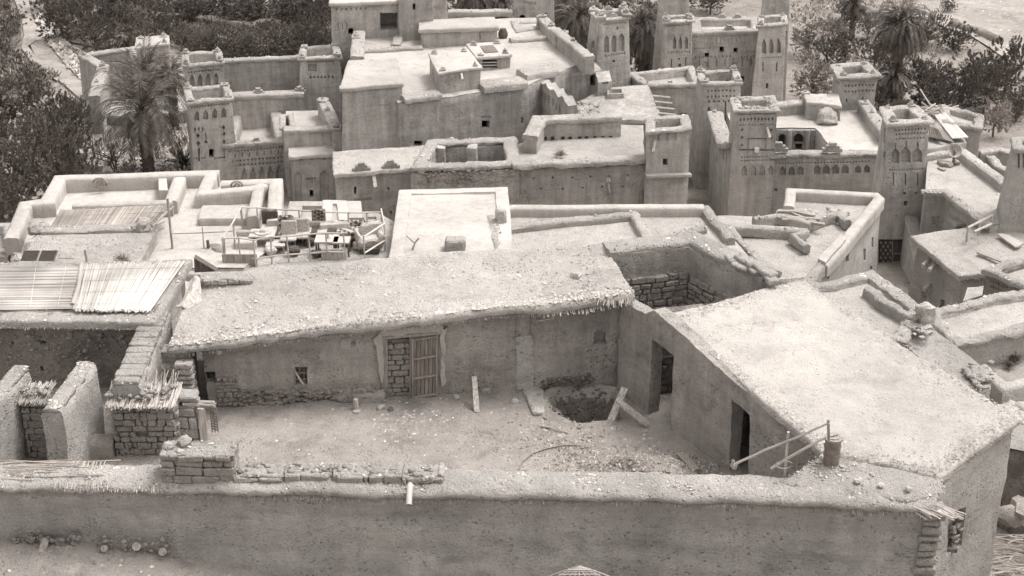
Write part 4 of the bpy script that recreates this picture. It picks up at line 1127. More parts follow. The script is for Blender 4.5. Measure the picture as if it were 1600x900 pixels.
A6, B6 = rp[1], rp[2]; U6 = (B6 - A6); U6.z = 0; L6 = U6.length; U6.normalize(); N6 = Vector((U6.y, -U6.x, 0))
bm = bmesh.new(); o = A6 + N6 * .3; bricks(bm, Vector((o.x, o.y, -.2)) + U6 * .3, U6, Vector((0, 0, 1)), N6, L6 - .6, 2.1, .36, .17, .16, .03, .02, .04)
obj('brick_courses', bm, M['brick'], rt, ang=30)
bm = bmesh.new(); bricks(bm, at(944, 428, 2.4) - Vector((0, 0, .5)), Vector((.94, .34, 0)).normalized(), Vector((0, 0, 1)), Vector((.34, -.94, 0)).normalized(), .38, .75, .3, .15, .25, .02, .04)
for k in range(60):
    p = at(random.uniform(905, 965), random.uniform(420, 452), 2.62); rock(bm, p, random.uniform(.03, .09), .6, 1)
obj('broken_corner', bm, M['brick_pale'], rt, ang=30)
bm = bmesh.new()
for k in range(9):
    t = k / 8; p = at(1148 + 62 * t, 408 + 28 * t, RZ + .12); box(bm, (p.x + random.uniform(-.12, .12), p.y + random.uniform(-.12, .12), p.z + .04 + .1 * (k % 2)), .5, .3, .12, random.uniform(-.5, .2) - .9, .02, .03)
obj('loose_bricks', bm, M['coping'], rt, ang=40)
iw = [A3 - _n * 1.5 + _d * .9, A3 - _n * 1.5 + _d * 3.0]
bm = bmesh.new(); box(bm, (iw[0] + iw[1]) / 2 - _n * .2 + Vector((0, 0, .8)), 2.1, .3, 2.2, math.atan2(_d.y, _d.x), .04); bricks(bm, iw[0] + Vector((0, 0, -.3)), _d, Vector((0, 0, 1)), _n, 2.1, 2.15, .34, .16, .14, .02, .03)
obj('inner_wall', bm, M['brick'], rt, ang=30)
bm = bmesh.new(); p = at(1036, 606, .35); box(bm, (p.x + .25, p.y + .75, .85), 1.7, .7, 2.5, .2, .06, .05); bricks(bm, Vector((p.x - .55, p.y + .28, -.3)), Vector((.98, .2, 0)), Vector((0, 0, 1)), Vector((.2, -.98, 0)), 1.6, 2.3, .34, .17, .14, .03, .03); obj('doorway_shade_block', bm, M['wall_dark'], rt, ang=40)  # block made tall and dark to stand in for shade in the doorway
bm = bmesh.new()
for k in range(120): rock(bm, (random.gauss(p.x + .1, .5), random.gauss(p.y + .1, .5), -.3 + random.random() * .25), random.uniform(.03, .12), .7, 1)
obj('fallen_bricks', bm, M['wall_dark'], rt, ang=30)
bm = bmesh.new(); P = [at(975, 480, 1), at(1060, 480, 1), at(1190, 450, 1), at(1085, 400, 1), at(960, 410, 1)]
f = [Vector((p.x, p.y, -.35)) for p in P]; prism(bm, ccw(f), [p - Vector((0, 0, .3)) for p in ccw(f)]); obj('floor', bm, M['soil'], rt)  # dark soil colour also stands in for shade on this floor
# ================================================================== middle rows of flat roofs
BZ = -9.6
def pc(poly): return cen(poly)
# ------------------------------------------------------------------ smooth plastered terraced house, left
def K(*p): return q(-3.0, *p)
kp = K((13, 372), (120, 410), (240, 395), (380, 396), (446, 345), (440, 280), (347, 283), (346, 265), (88, 273), (66, 311), (35, 314))
rt = root('plastered_house', 'smooth plastered house on the left with thick rounded parapets round its stepped terraces', 'house', kp, BZ)
body(rt, kp, BZ, .02, None, 'plaster_wall', s=.9, drop=.62, rooft='plaster')
def band(rt, pts, w=.42, h=.62, z=-3.0, mat='plaster', name='parapet', amp=.02, lo=0, closed=False):
    P = q(z, *pts)
    for p in P: p.z = z - h
    bm = bmesh.new(); rough = mat != 'plaster'; a = w / 2; r = .06
    prof = [(-a, lo - .05), (-a, h * .5), (-a, h - r), (-a + r, h - .005), (-a * .4, h + .012), (a * .2, h), (a - r, h - .005), (a, h - r), (a, h * .5), (a, lo - .05)]
    sweep(bm, P, prof, closed, .25 if rough else .4, amp, .9, random.uniform(0, 40), .035 if rough else .008, 5); fix(bm)
    if rough: strew(bm, P, a * .9, h, closed, 30)
    return obj(name, bm, M[mat], rt, ang=50)
band(rt, [(17, 372), (40, 317), (72, 313), (93, 277), (342, 268)], .55)
band(rt, [(331, 268), (316, 300), (400, 292), (412, 287)], .5, .6)
band(rt, [(345, 285), (431, 282), (428, 345)], .55, .66)
band(rt, [(280, 277), (266, 314)], .5, .56); band(rt, [(113, 319), (270, 314)], .42, .5, mat='plaster')
band(rt, [(404, 293), (394, 338)], .45, .5); band(rt, [(44, 318), (86, 314)], .4, .56)
bm = bmesh.new(); P = K((308, 331), (402, 331), (402, 309), (314, 309)); P = [p - Vector((0, 0, .3)) for p in P]
prism(bm, P, [p - Vector((0, 0, .4)) for p in P]); bm.normal_update(); bmesh.ops.bevel(bm, geom=bm.edges[:], offset=.05, segments=2, affect='EDGES'); slice_grid(bm, .5); jiggle(bm, .02)
obj('bench_step', bm, M['plaster'], rt)
bm = bmesh.new(); P = K((248, 294), (262, 294), (260, 275), (247, 275)); P = [p - Vector((0, 0, .1)) for p in P]
prism(bm, P, [p - Vector((0, 0, .5)) for p in P]); slice_grid(bm, .4); jiggle(bm, .02); obj('buttress', bm, M['plaster'], rt)
def roundmark(rt, px, py, r, A, B, name, mat):
    bm = bmesh.new(); c = hit(px, py, A, B, .02); U_ = (B - A).normalized()
    for rr, w_ in ((r, .05), (r * .35, .05)):
        tube(bm, [c + U_ * rr * math.cos(t) + Vector((0, 0, rr * .8 * math.sin(t))) for t in [k * .42 for k in range(16)]], w_, 5, cap=False)
    return obj(name, bm, M[mat], rt)
A_, B_ = at(93, 283, -3), at(342, 274, -3)
roundmark(rt, 156, 286, .26, A_, B_, 'wall_emblem', 'wood')
roundmark(rt, 370, 290, .22, at(345, 290, -3), at(431, 287, -3), 'wall_emblem', 'wood')
# hut with mat awning in front
kp = q(-2.9, (28, 416), (213, 413), (243, 353), (62, 358))
rt = root('mat_roofed_hut', 'low flat roofed hut below the plastered parapets, earth roof scattered with gravel', 'house', kp, BZ)
body(rt, kp, BZ, .01, None, 'wall', s=.6, drop=.12); slab(rt, kp, .16, .08, 'coping', 700, .35, .05, edge=.4)
band(rt, [(66, 358), (236, 353)], .5, .16, -2.75, 'coping', 'rim', .05)
reed_mat('reed_mat', 'weathered reed mat spread behind the hut roof under the plastered parapet', ((80, 357), (243, 352), (266, 322), (95, 330)), -2.86, 170, 'reed_dark', .03, 1)
bm = bmesh.new()
for k in range(4): tube(bm, [at(238 + 3 * k, 354 - 3 * k, -2.7), at(262 + 3 * k, 329 - 2 * k, -2.6)], .035, 5)
for k in range(4): tube(bm, [at(240 + 3 * k, 362 - 10 * k, -2.75), at(256 + 2 * k, 356 - 10 * k, -2.7)], .03, 5)
tag(obj('pole_bundle', bm, M['wood']), 'loose poles sticking out at the right edge of the weathered reed mat', 'poles')
G = 'stones weighting the hut roof'
for px, py, r, lb in ((58, 353, .26, 'stone at the left end of the weathered mat, rear of its pair'), (56, 362, .27, 'stone at the left end of the weathered mat, front of its pair'), (68, 357, .22, 'small stone right of the pair at the left end of the weathered mat'),
                      (223, 357, .27, 'left front block at the right end of the weathered mat'), (224, 349, .25, 'rear block at the right end of the weathered mat'), (214, 358, .22, 'smallest block at the right end of the weathered mat'), (29, 409, .24, 'lone stone on the front left corner of the hut roof')):
    loose_stone(px, py, -2.85, r, lb, G, 'brick_pale')
p = at(62, 409, -2.8); rt = thing('solar_panel', 'two small dark solar panels lying on the hut roof', 'solar panel', p)
for dx in (0, .62):
    bm = bmesh.new(); plank(bm, p + Vector((-.62 + dx, -.2, .08)), p + Vector((-.1 + dx, -.2, .08)), .02, .02)
    box(bm, p + Vector((-.34 + dx, .05, .15)), .58, .75, .03, Matrix.Rotation(.25, 3, 'X')); obj('panel', bm, M['metal'], rt)
    bm = bmesh.new(); box(bm, p + Vector((-.34 + dx, .045, .172)), .52, .68, .02, Matrix.Rotation(.25, 3, 'X')); obj('cell_pane', bm, M['black'], rt)
bm = bmesh.new(); tube(bm, [p + Vector((.6, .1, .1)), p + Vector((1.2, .1, .08))], .02, 5); obj('mount_pole', bm, M['wood'], rt)
bm = bmesh.new(); p = at(136, 411, -2.8); tube(bm, [p, p + Vector((-.02, 0, .5))], .04, 6); tag(obj('stake', bm, M['wood']), 'short stake at the front edge of the hut roof', 'stake')
def tuft(px, py, z, r, label, n=90, mat='wood', name='dry_shrub', cat='shrub'):
    p = at(px, py, z); bm = bmesh.new()
    for k in range(n):
        d = Vector((random.gauss(0, 1), random.gauss(0, 1), abs(random.gauss(.4, .7)))).normalized(); e = d * r * random.uniform(.5, 1)
        tube(bm, [Vector((0, 0, 0)), e * .55 + Vector((0, 0, .05)), e], .012, 3, .005)
    o = obj(name, bm, M[mat], smooth=False); o.location = p; return tag(o, label, cat)
tuft(193, 409, -2.8, .42, 'dry brown tuft of thorn on the front edge of the hut roof', 160)
# far left neighbour
kp = q(-4.2, (-70, 402), (24, 398), (16, 352), (-70, 354))
rt = root('dark_walled_house', 'small house at the left edge with a dark front wall beside the hut', 'house', kp, BZ); body(rt, kp, BZ, .02, (.25, .3), 'wall', s=.8, rooft='roof')
parcop(rt, kp, (.25, .3))
bm = bmesh.new()
for k in range(4): box(bm, (at(8 + 4 * k, 398 - 5 * k, -4.1) + Vector((0, 0, -.3 + .1 * k))), .35, .5, .6)
slice_grid(bm, .3); jiggle(bm, .03, 2); obj('stair_step', bm, M['wall_pale'], rt)

# ------------------------------------------------------------------ rug terrace
JZ = -3.7
kp = q(JZ, (236, 428), (345, 428), (560, 412), (640, 402), (625, 352), (590, 332), (396, 334), (250, 392))
rt = root('terrace_house', 'mud house whose flat roof is a terrace of tables and rugs inside reed railings', 'house', kp, BZ)
body(rt, kp, BZ, .01, None, 'wall', s=.8); slab(rt, kp, .16, .05, 'roof', 900, .4, .05)
def rail(name, label, posts, h, cat='railing', r=.035, rails=(1., .55), mat='wood_pale', group='reed pole railings of the rug terrace'):
    P = [at(x, y, JZ + .02) for x, y in posts]; rt = thing(name, label, cat, P[0], group)
    for p in P:
        bm = bmesh.new(); tube(bm, [p - Vector((0, 0, .1)), p + Vector((random.uniform(-.04, .04), 0, h))], r, 6, r * .8); obj('post', bm, M[mat], rt)
    for f in rails:
        bm = bmesh.new(); tube(bm, [p + Vector((0, random.uniform(-.02, .02), h * f * random.uniform(.95, 1.0))) for p in P], r * .9, 6); obj('rail', bm, M['reed'], rt)
    return rt
rail('reed_railing', 'back railing of the rug terrace, hung with a dark rug', [(380, 362), (405, 362), (435, 364), (470, 366), (510, 368), (545, 369), (575, 369), (597, 368)], 1.0, rails=(1.,))
rail('reed_railing', 'front railing of the rug terrace above the dark matting', [(352, 413), (376, 412), (400, 416), (425, 411), (452, 409), (486, 407), (512, 405), (540, 405)], 1.05, rails=(1., .28))
rail('reed_railing', 'left side railing of the rug terrace', [(352, 412), (367, 388), (380, 362)], 1.05, rails=(1.,))
rail('reed_railing', 'right side railing of the rug terrace with crossed poles', [(597, 368), (602, 392), (571, 412)], 1.1, rails=(1., .4))
rail('rope_fence', 'thin rope fence on tall stakes left of the rug terrace', [(271, 393), (319, 392), (368, 390)], .95, cat='fence', r=.03, rails=(.8,), group=None)
bm = bmesh.new(); p = at(270, 393, JZ); tube(bm, [p, p + Vector((0, 0, 2.1))], .045, 6); tag(obj('tall_stake', bm, M['wood']), 'tall stake rising at the left end of the rope fence', 'stake')
bm = bmesh.new(); p = at(326, 393, JZ); tube(bm, [p, p + Vector((0, 0, .45))], .06, 6); tag(obj('stake', bm, M['wood_dark']), 'stubby dark stake beside the rope fence', 'stake')
for px, py, r, lb in ((337, 390, .22, 'rear block in the heap left of the rug terrace'), (343, 396, .26, 'front block in the heap left of the rug terrace'), (331, 389, .2, 'leftmost block in the heap left of the rug terrace')):
    loose_stone(px, py, JZ, r, lb, 'blocks heaped left of the rug terrace', 'brick_pale')
def cloth_box(bm, c, sx, sy, sz, rz=0): box(bm, c, sx, sy, sz, rz, .015, min(.05, sz * .3))
def table(px, py, w, d, h, label, mat='cloth_pale', leg='wood', round_=False):
    p = at(px, py, JZ); rt = thing('table', label, 'table', p, 'tables on the rug terrace'); bm = bmesh.new()
    if round_: tube(bm, [p + Vector((0, 0, h - .03)), p + Vector((0, 0, h + .03))], w / 2, 20)
    else: box(bm, p + Vector((0, 0, h)), w, d, .06)
    obj('table_top', bm, M[mat], rt)
    for sx in (-1, 1):
        for sy in (-1, 1):
            bm = bmesh.new(); f = .3 if round_ else .43; tube(bm, [p + Vector((sx * w * f, sy * d * f, 0)), p + Vector((sx * w * f, sy * d * f, h - .03))], .035, 5); obj('leg', bm, M[leg], rt)
    return rt, p
t1, p1 = table(412, 384, .95, .75, .5, 'square table spread with a pale cloth and a round tray', 'cloth_pale')
bm = bmesh.new(); tube(bm, [p1 + Vector((0, 0, .54)), p1 + Vector((0, 0, .57))], .3, 18); tag(obj('tray', bm, M['stone']), 'round pale tray on the left table of the rug terrace', 'tray')
bm = bmesh.new(); tube(bm, [p1 + Vector((0, 0, .57)), p1 + Vector((0, 0, .63))], .15, 14, .09); tag(obj('dish', bm, M['wood']), 'shallow dish in the middle of the round tray', 'dish')
t2, p2 = table(512, 395, .85, .7, .55, 'small square table with dark frame in the middle of the terrace', 'cloth_pale', 'wood_dark')
t3, p3 = table(432, 392, .7, .6, .3, 'low pale table behind the front railing of the terrace', 'cloth_pale')
bm = bmesh.new(); tube(bm, [p2 + Vector((.05, 0, .58)), p2 + Vector((.05, 0, .62)), p2 + Vector((.05, 0, .78))], .09, 10, .03); tag(obj('jug', bm, M['stone']), 'small pale jug on the middle table of the terrace', 'jug')
t4, p4 = table(535, 397, .6, .6, .55, 'narrow side table right of the middle table', 'cloth_pale', 'wood_dark')
def sofa(px, py, w, label, seat, stripe=None, back=True, rz=0, h=.42):
    p = at(px, py, JZ); rt = thing('bench', label, 'bench', p, 'benches on the rug terrace')
    bm = bmesh.new(); cloth_box(bm, p + Vector((0, 0, h / 2)), w, .6, h); obj('seat', bm, M[seat], rt, ang=30)
    if back: bm = bmesh.new(); cloth_box(bm, p + Vector((0, .36, h * .9)), w, .14, h * 1.2); obj('backrest', bm, M[seat], rt, ang=30)
    if stripe:
        n = max(2, int(w / .28))
        for k in range(n):
            if k % 2: continue
            bm = bmesh.new(); cloth_box(bm, p + Vector((-w / 2 + w * (k + .5) / n, -.01, h * .52 + .012)), w / n, .63, h + .02); obj('rug_stripe', bm, M[stripe], rt, ang=30)
    return rt
sofa(386, 390, .8, 'pale cushioned bench in the left corner of the rug terrace', 'cloth_pale', None, True)
sofa(493, 375, 1.5, 'bench under a dark and pale striped rug in the middle of the terrace', 'cloth_pale', 'cloth_dark')
sofa(551, 374, 1.2, 'bench under a checked rug beside the covered armchair', 'kilim', None)
sofa(535, 363, 1.1, 'low bench along the back railing right of the hung rug', 'kilim', None, False, h=.3)
def chair(px, py, label, m1, m2):
    p = at(px, py, JZ); rt = thing('chair', label, 'chair', p, 'chairs on the rug terrace')
    bm = bmesh.new(); cloth_box(bm, p + Vector((0, 0, .42)), .6, .55, .12); obj('seat', bm, M[m1], rt, ang=30)
    bm = bmesh.new(); cloth_box(bm, p + Vector((0, .27, .72)), .6, .1, .6); obj('backrest', bm, M[m2], rt, ang=30)
    for sx in (-.25, .25):
        for sy in (-.22, .22):
            bm = bmesh.new(); tube(bm, [p + Vector((sx, sy, 0)), p + Vector((sx, sy, .4))], .03, 5); obj('leg', bm, M['wood_dark'], rt)
chair(447, 380, 'chair draped with a dark patterned blanket left of the striped bench', 'kilim_dark', 'kilim')
chair(452, 388, 'pale chair with its back to the front railing of the terrace', 'cloth_pale', 'cloth_pale')
chair(422, 372, 'chair with a dark back behind the left table', 'cloth_pale', 'cloth_dark')
chair(471, 384, 'pale chair between the striped bench and the middle table', 'cloth_pale', 'cloth_pale')
for k, (px, py, mt) in enumerate(((402, 372, 'cloth_dark'), (466, 370, 'cloth_pale'), (485, 384, 'cloth_dark'), (520, 380, 'cloth_pale'), (545, 384, 'cloth_dark'), (560, 390, 'cloth_pale'), (424, 399, 'cloth_pale'), (460, 399, 'cloth_dark'), (497, 402, 'cloth_dark'), (566, 372, 'cloth_dark'))):
    p = at(px, py, JZ); bm = bmesh.new(); box(bm, (0, 0, .18), random.uniform(.3, .5), random.uniform(.25, .4), random.uniform(.2, .4), random.uniform(-.5, .5), .04, .07); slice_grid(bm, .1); jiggle(bm, .03, 4)
    o = obj('cushion', bm, M[mt]); o.location = p; tag(o, ('dark' if 'dark' in mt else 'pale') + ' cushion lying about on the floor of the rug terrace', 'cushion', ('dark' if 'dark' in mt else 'pale') + ' cushions strewn on the rug terrace')
p = at(577, 388, JZ); rt = thing('covered_armchair', 'armchair under a pale dust sheet at the right end of the rug terrace', 'armchair', p)
bm = bmesh.new(); box(bm, p + Vector((0, 0, .25)), .85, .75, .5, .2, .04, .09); box(bm, p + Vector((.05, .33, .55)), .85, .25, .75, .2, .05, .09); box(bm, p + Vector((-.4, .05, .42)), .2, .7, .5, .2, .04, .06); box(bm, p + Vector((.42, -.02, .42)), .2, .7, .5, .2, .04, .06)
slice_grid(bm, .12); jiggle(bm, .07, 1.8, 3, .02, 6)
obj('dust_sheet', bm, M['cloth_pale'], rt, ang=60)
bm = bmesh.new(); box(bm, p + Vector((.05, -.42, .12)), .7, .3, .2); obj('dark_rug', bm, M['cloth_dark'], rt)
p = at(500, 368, JZ); bm = bmesh.new(); box(bm, p + Vector((0, -.06, .72)), .5, .05, .62, 0, .02); box(bm, p + Vector((0, .02, 1.03)), .5, .14, .05)
tag(obj('hung_rug', bm, M['kilim_dark']), 'dark patterned rug hung over the back railing', 'rug')
p = at(554, 364, JZ); bm = bmesh.new(); box(bm, p + Vector((0, 0, .5)), .75, .3, .12, .05, .02); tag(obj('folded_rug', bm, M['cloth_dark']), 'folded dark rug on the low back bench', 'rug')
p = at(376, 414, JZ); bm = bmesh.new(); box(bm, p + Vector((0, -.1, .22)), 1.25, .05, .5); tag(obj('hung_mat', bm, M['wood']), 'dark brown mat hung under the front railing, left end', 'mat')
p = at(520, 403, JZ); bm = bmesh.new(); box(bm, p + Vector((0, -.1, .2)), .8, .05, .4); tag(obj('hung_mat', bm, M['wood_pale']), 'pale mat hung under the front railing near its right end', 'mat')
# little plastered roofs behind the terrace
kp = q(-3.4, (444, 350), (566, 343), (564, 314), (452, 314))
rt = root('small_plastered_house', 'small smooth plastered roof with sloping rims behind the rug terrace', 'house', kp, BZ); body(rt, kp, BZ, .02, (.5, .25), 'plaster', s=.8, rooft='plaster')
kp = q(-3.1, (499, 352), (546, 349), (542, 312), (504, 312)); body(rt, kp, -4, .03, (.35, .14), 'plaster', s=.6, name='raised_roof', rooft='roof')
kp = q(-3.6, (562, 362), (600, 360), (598, 334), (562, 335))
rt = root('brick_hut', 'little brick hut with a patterned opening at the right of the rug terrace', 'hut', kp, BZ); body(rt, kp, BZ, .02, (.2, .15), 'brick_pale', s=.5, carves=[(0, [W(573, 360, 586, 372)], .2, True)])
# ------------------------------------------------------------------ white roof
kp = q(-3.0, (606, 412), (802, 402), (794, 292), (623, 296))
rt = root('white_roofed_house', 'square house with a bare pale smoothed roof and a thin raised rim', 'house', kp, BZ)
body(rt, kp, BZ, .01, (.45, .11), 'plaster', s=.7, rooft='plaster')
p = at(711, 390, -3.1); bm = bmesh.new(); box(bm, (0, 0, .2), .75, .6, .5, 0, .03, .06); slice_grid(bm, .2); jiggle(bm, .04, 2); o = obj('roof_vent', bm, M['wall_pale']); o.location = p; tag(o, 'square mud block standing on the front of the pale smoothed roof', 'mud block')
p = at(644, 392, -3.1); bm = bmesh.new(); tube(bm, [(0, 0, 0), (.1, 0, .3), (-.2, .1, .55)], .05, 5, .02); tube(bm, [(.1, 0, .3), (.25, 0, .5)], .03, 5); o = obj('driftwood', bm, M['wood']); o.location = p; tag(o, 'forked stick propped at the left front of the pale smoothed roof', 'stick')
# ------------------------------------------------------------------ long house with ridged roofs
kp = q(-3.0, (762, 402), (905, 396), (1100, 385), (1188, 425), (1128, 362), (1104, 318), (793, 320))
kp = q(-3.0, (762, 402), (905, 396), (1185, 400), (1150, 362), (1104, 318), (793, 320))
rt = root('ridged_roof_house', 'long low house with gravelly roof ridges between the pale roof and the ruined compound', 'house', kp, BZ)
body(rt, kp, BZ, .01, None, 'wall', s=.8, drop=.45); sheet(rt, [p - Vector((0, 0, .4)) for p in kp], 'roof', 1200, .5, edge=.5)
band(rt, [(793, 322), (880, 322), (1100, 321)], .45, .42, -3.0, 'plaster')
band(rt, [(795, 352), (882, 342), (984, 333)], .45, .26, -3.12, 'coping', 'roof_ridge', .06)
band(rt, [(769, 336), (783, 392)], .42, .42, -3.0, 'coping', 'roof_ridge', .05)
band(rt, [(988, 327), (1016, 374)], .38, .28, -3.1, 'coping', 'roof_ridge', .06)
band(rt, [(1100, 321), (1142, 372)], .38, .28, -3.1, 'coping', 'roof_ridge', .06)
band(rt, [(1016, 372), (1100, 352)], .38, .24, -3.12, 'coping', 'roof_ridge', .06)
bm = bmesh.new(); p = at(780, 345, -3); box(bm, p + Vector((.05, 0, .2)), .4, .5, .6, 0, .04, .08); obj('corner_stub', bm, M['wall_pale'], rt)
# ------------------------------------------------------------------ ruined compound with the leaning right wall
NZ = -3.6
kp = q(NZ, (1130, 350), (1206, 434), (1258, 446), (1302, 398), (1378, 306), (1368, 299), (1232, 292), (1228, 322), (1112, 322))
rt = root('ruined_compound', 'half ruined roof compound with broken beams and a long battered right wall', 'ruin', kp, BZ)
body(rt, kp, BZ, .03, None, 'wall_pale', s=.6, drop=.5, carves=[(2, [W(1291, 426, 1295, 436)], .3, True), (3, [W(1321, 396, 1326, 409), W(1349, 388, 1353, 406), W(1362, 371, 1365, 386), W(1360, 415, 1363, 420)], .3, True)])
sheet(rt, [p - Vector((0, 0, .45)) for p in kp], 'roof', 700, .5, edge=.3)
band(rt, [(1233, 322), (1236, 296), (1368, 303), (1374, 308), (1302, 396), (1285, 412)], .42, .45, NZ, 'plaster')
band(rt, [(1285, 412), (1257, 441), (1210, 430), (1137, 352), (1200, 354), (1262, 358)], .36, .36, NZ, 'coping', 'broken_rim', .06)
band(rt, [(1262, 358), (1240, 366), (1262, 382)], .28, .28, NZ, 'coping', 'broken_rim', .06)
band(rt, [(1178, 340), (1215, 334), (1262, 345), (1310, 330), (1325, 345)], .28, .32, NZ, 'coping', 'broken_rim', .08)
bm = bmesh.new(); prism(bm, [at(x, y, NZ - .45) for x, y in ((1262, 352), (1285, 362), (1330, 330), (1290, 322))], [at(x, y, NZ - .45) + Vector((0, 0, -.1)) for x, y in ((1262, 352), (1285, 362), (1330, 330), (1290, 322))]); obj('floor_patch', bm, M['wall_pale'], rt)
for k in range(7):
    a = at(1212 + random.uniform(0, 25), 326 + random.uniform(0, 18), NZ - .1); bm = bmesh.new(); plank(bm, Vector((0, 0, 0)), Vector((random.uniform(.7, 1.5), random.uniform(-.9, -.1), random.uniform(-.15, .1))), .16, .1, .01)
    o = obj('fallen_beam', bm, M['wood']); o.location = a; tag(o, 'broken roof beam fallen among the stones of the ruined compound', 'beam', 'fallen beams in the ruined compound')
bm = bmesh.new()
for k in range(140):
    px, py = min(1275, max(1216, random.gauss(1243, 18))), min(352, max(330, random.gauss(338, 7))); rock(bm, at(px, py, NZ - .4), random.uniform(.05, .22), .6, 1)
for k in range(60): rock(bm, at(random.gauss(1305, 10), random.gauss(338, 5), NZ - .4), random.uniform(.05, .2), .7, 1)
tag(obj('fallen_rubble', bm, M['stone'], ang=None), 'fallen stones strewn about the broken beams of the compound', 'rubble', kind='stuff')
bm = bmesh.new(); a = at(1284, 402, NZ + .1); prism(bm, [at(x, y, NZ + .12) for x, y in ((1278, 404), (1290, 410), (1322, 372), (1313, 366))], [at(x, y, NZ + .12) - Vector((0, 0, .25)) for x, y in ((1278, 404), (1290, 410), (1322, 372), (1313, 366))]); slice_grid(bm, .4); jiggle(bm, .03); obj('wall_cap', bm, M['plaster'], rt)
# ------------------------------------------------------------------ roofs beyond the big roof, right
kp = q(-.6, (1248, 446), (1340, 520), (1412, 534), (1440, 486), (1362, 428), (1290, 446))
rt = root('rubble_rimmed_house', 'house right behind the big roof, its gravel roof ringed by a crumbling stony rim', 'house', kp, BZ)
body(rt, kp, BZ, .01, (.3, .12), 'wall_pale', s=.6, rooft='roof', peb=500); parcop(rt, kp, (.3, .2), .1, amp=.05, a2=.05)
P = q(-.5, (1355, 455), (1385, 480), (1437, 505)); bm = bmesh.new(); sweep(bm, P, rprof(.3, .16, .05, -.2), False, .12, .06, 1.8, 4, .05); fix(bm); obj('broken_ridge', bm, M['coping'], rt, ang=60)
bm = bmesh.new(); box(bm, at(1442, 496, -.35), .5, .45, .8, .3, .08, .08); slice_grid(bm, .12); jiggle(bm, .12, 1.7, 3, .05, 5)
for k in range(60): rock(bm, at(random.gauss(1440, 8), random.gauss(505, 9), -.5), random.uniform(.04, .16), .7, 1)
obj('mud_stump', bm, M['wall_pale'], rt)
kp = q(-.9, (1400, 528), (1500, 618), (1548, 606), (1538, 578), (1452, 512))
rt = root('sloping_ruin', 'sagging ruined roof running down beside the big roof to a stump of rough wall', 'ruin', kp, BZ)
body(rt, kp, BZ, .01, None, 'wall_pale', s=.5, amp=.06, rooft='coping', peb=500)
bm = bmesh.new()
for k in range(90): rock(bm, at(random.gauss(1528, 9), random.gauss(584, 6), -.75), random.uniform(.04, .15), .7, 1)
obj('broken_end', bm, M['wall_pale'], rt, ang=None)
kp = q(-2.2, (1448, 492), (1492, 543), (1660, 505), (1660, 450), (1545, 466))
rt = root('right_edge_house', 'flat gravel roof at the right edge with a stony rim along its near side', 'house', kp, BZ)
body(rt, kp, BZ, .01, (.3, .15), 'wall', s=.7, rooft='roof', peb=500); parcop(rt, kp, (.3, .15), .12, amp=.07, a2=.04)
kp = q(-3.2, (1478, 552), (1545, 640), (1680, 610), (1680, 508), (1500, 542))
rt = root('sunken_roof_house', 'sunken dusty roof below the stony rimmed one at the right edge', 'house', kp, BZ)
body(rt, kp, BZ, .01, None, 'wall', s=.7, rooft='yard', peb=400)
P = q(-3.0, (1536, 590), (1568, 622), (1640, 600)); bm = bmesh.new(); sweep(bm, P, rprof(.4, .4, .1, -.3), False, .3, .06, 1.2, 4, .04); fix(bm); obj('low_wall', bm, M['wall_pale'], rt, ang=60)
tuft(1587, 564, -3.1, .38, 'small dark thorn tuft on the sunken dusty roof, upper one', 110, 'wood_dark'); tuft(1577, 574, -3.1, .26, 'small dark thorn tuft on the sunken dusty roof, lower one', 80, 'wood_dark')
kp = q(-1.6, (1566, 700), (1700, 730), (1700, 622), (1556, 640))
rt = root('stone_topped_house', 'dark walled house at the lower right edge topped with loose stones', 'house', kp, BZ)
body(rt, kp, BZ, .02, None, 'wall_dark', s=.6, rooft='coping', peb=300)
bm = bmesh.new()
for k in range(160): rock(bm, at(random.uniform(1560, 1640), random.uniform(634, 662), -1.55), random.uniform(.05, .2), .7, 1)
obj('roof_rubble', bm, M['stone'], rt, ang=None)
bm = bmesh.new()
for k in range(260):
    p = at(random.uniform(1535, 1640), random.uniform(835, 930), -2.6); a = random.gauss(.2, .4); L = random.uniform(.5, 1.3)
    d = Vector((math.cos(a), -math.sin(a) * .7, random.uniform(-.25, .1))); tube(bm, [p, p + d * L * .5 + Vector((0, 0, random.uniform(-.05, .08))), p + d * L], .014, 4)
tag(obj('brushwood_pile', bm, M['reed_dark'], smooth=False), 'untidy heap of dry brushwood in the alley at the bottom right corner', 'brushwood')
for px, py, r, lb in ((1598, 806, .42, 'big pale boulder in the alley at the right edge'), (1575, 812, .3, 'darker boulder in the alley beside the brushwood heap')):
    loose_stone(px, py, -2.7, r, lb, None, 'stone_dark', .8, 'boulder')
# ------------------------------------------------------------------ house at the alley, right
kp = q(-5.0, (1430, 370), (1502, 428), (1546, 424), (1700, 392), (1700, 325), (1560, 352), (1517, 356))
rt = root('alley_house', 'mud house at the alley corner with an overhanging earth roof and small barred windows', 'house', kp, BZ - .5)
kin = grow(ccw(kp), -.12)
body(rt, kin, BZ - .5, .05, None, 'wall', s=.6, amp=.05, drop=.1, carves=[(0, [W(1440, 455, 1448, 467), W(1470, 468, 1478, 480)] + ROW(1440, 408, 1458, 420, 4, 5, .35), .3, True)])
slab(rt, kp, .2, .14, 'roof', 500, .4, .06, fr=(0, 1), per_m=12, L=.12)
bars(rt, (1440, 455, 1448, 467), kin[0], kin[1], .06, 2, 2, .035, 'wood', 'window')
for px, py in ((1466, 409), (1458, 439), (1456, 402)):
    bm = bmesh.new(); p = hit(px, py, kin[0], kin[1], -.1); d = Vector((-.6, -.7, -.15)).normalized(); tube(bm, [p, p + d * .75], .09, 8); obj('water_spout', bm, M['wood_pale'], rt)
a = at(1573, 372, -4.85); b = at(1586, 384, -4.85)
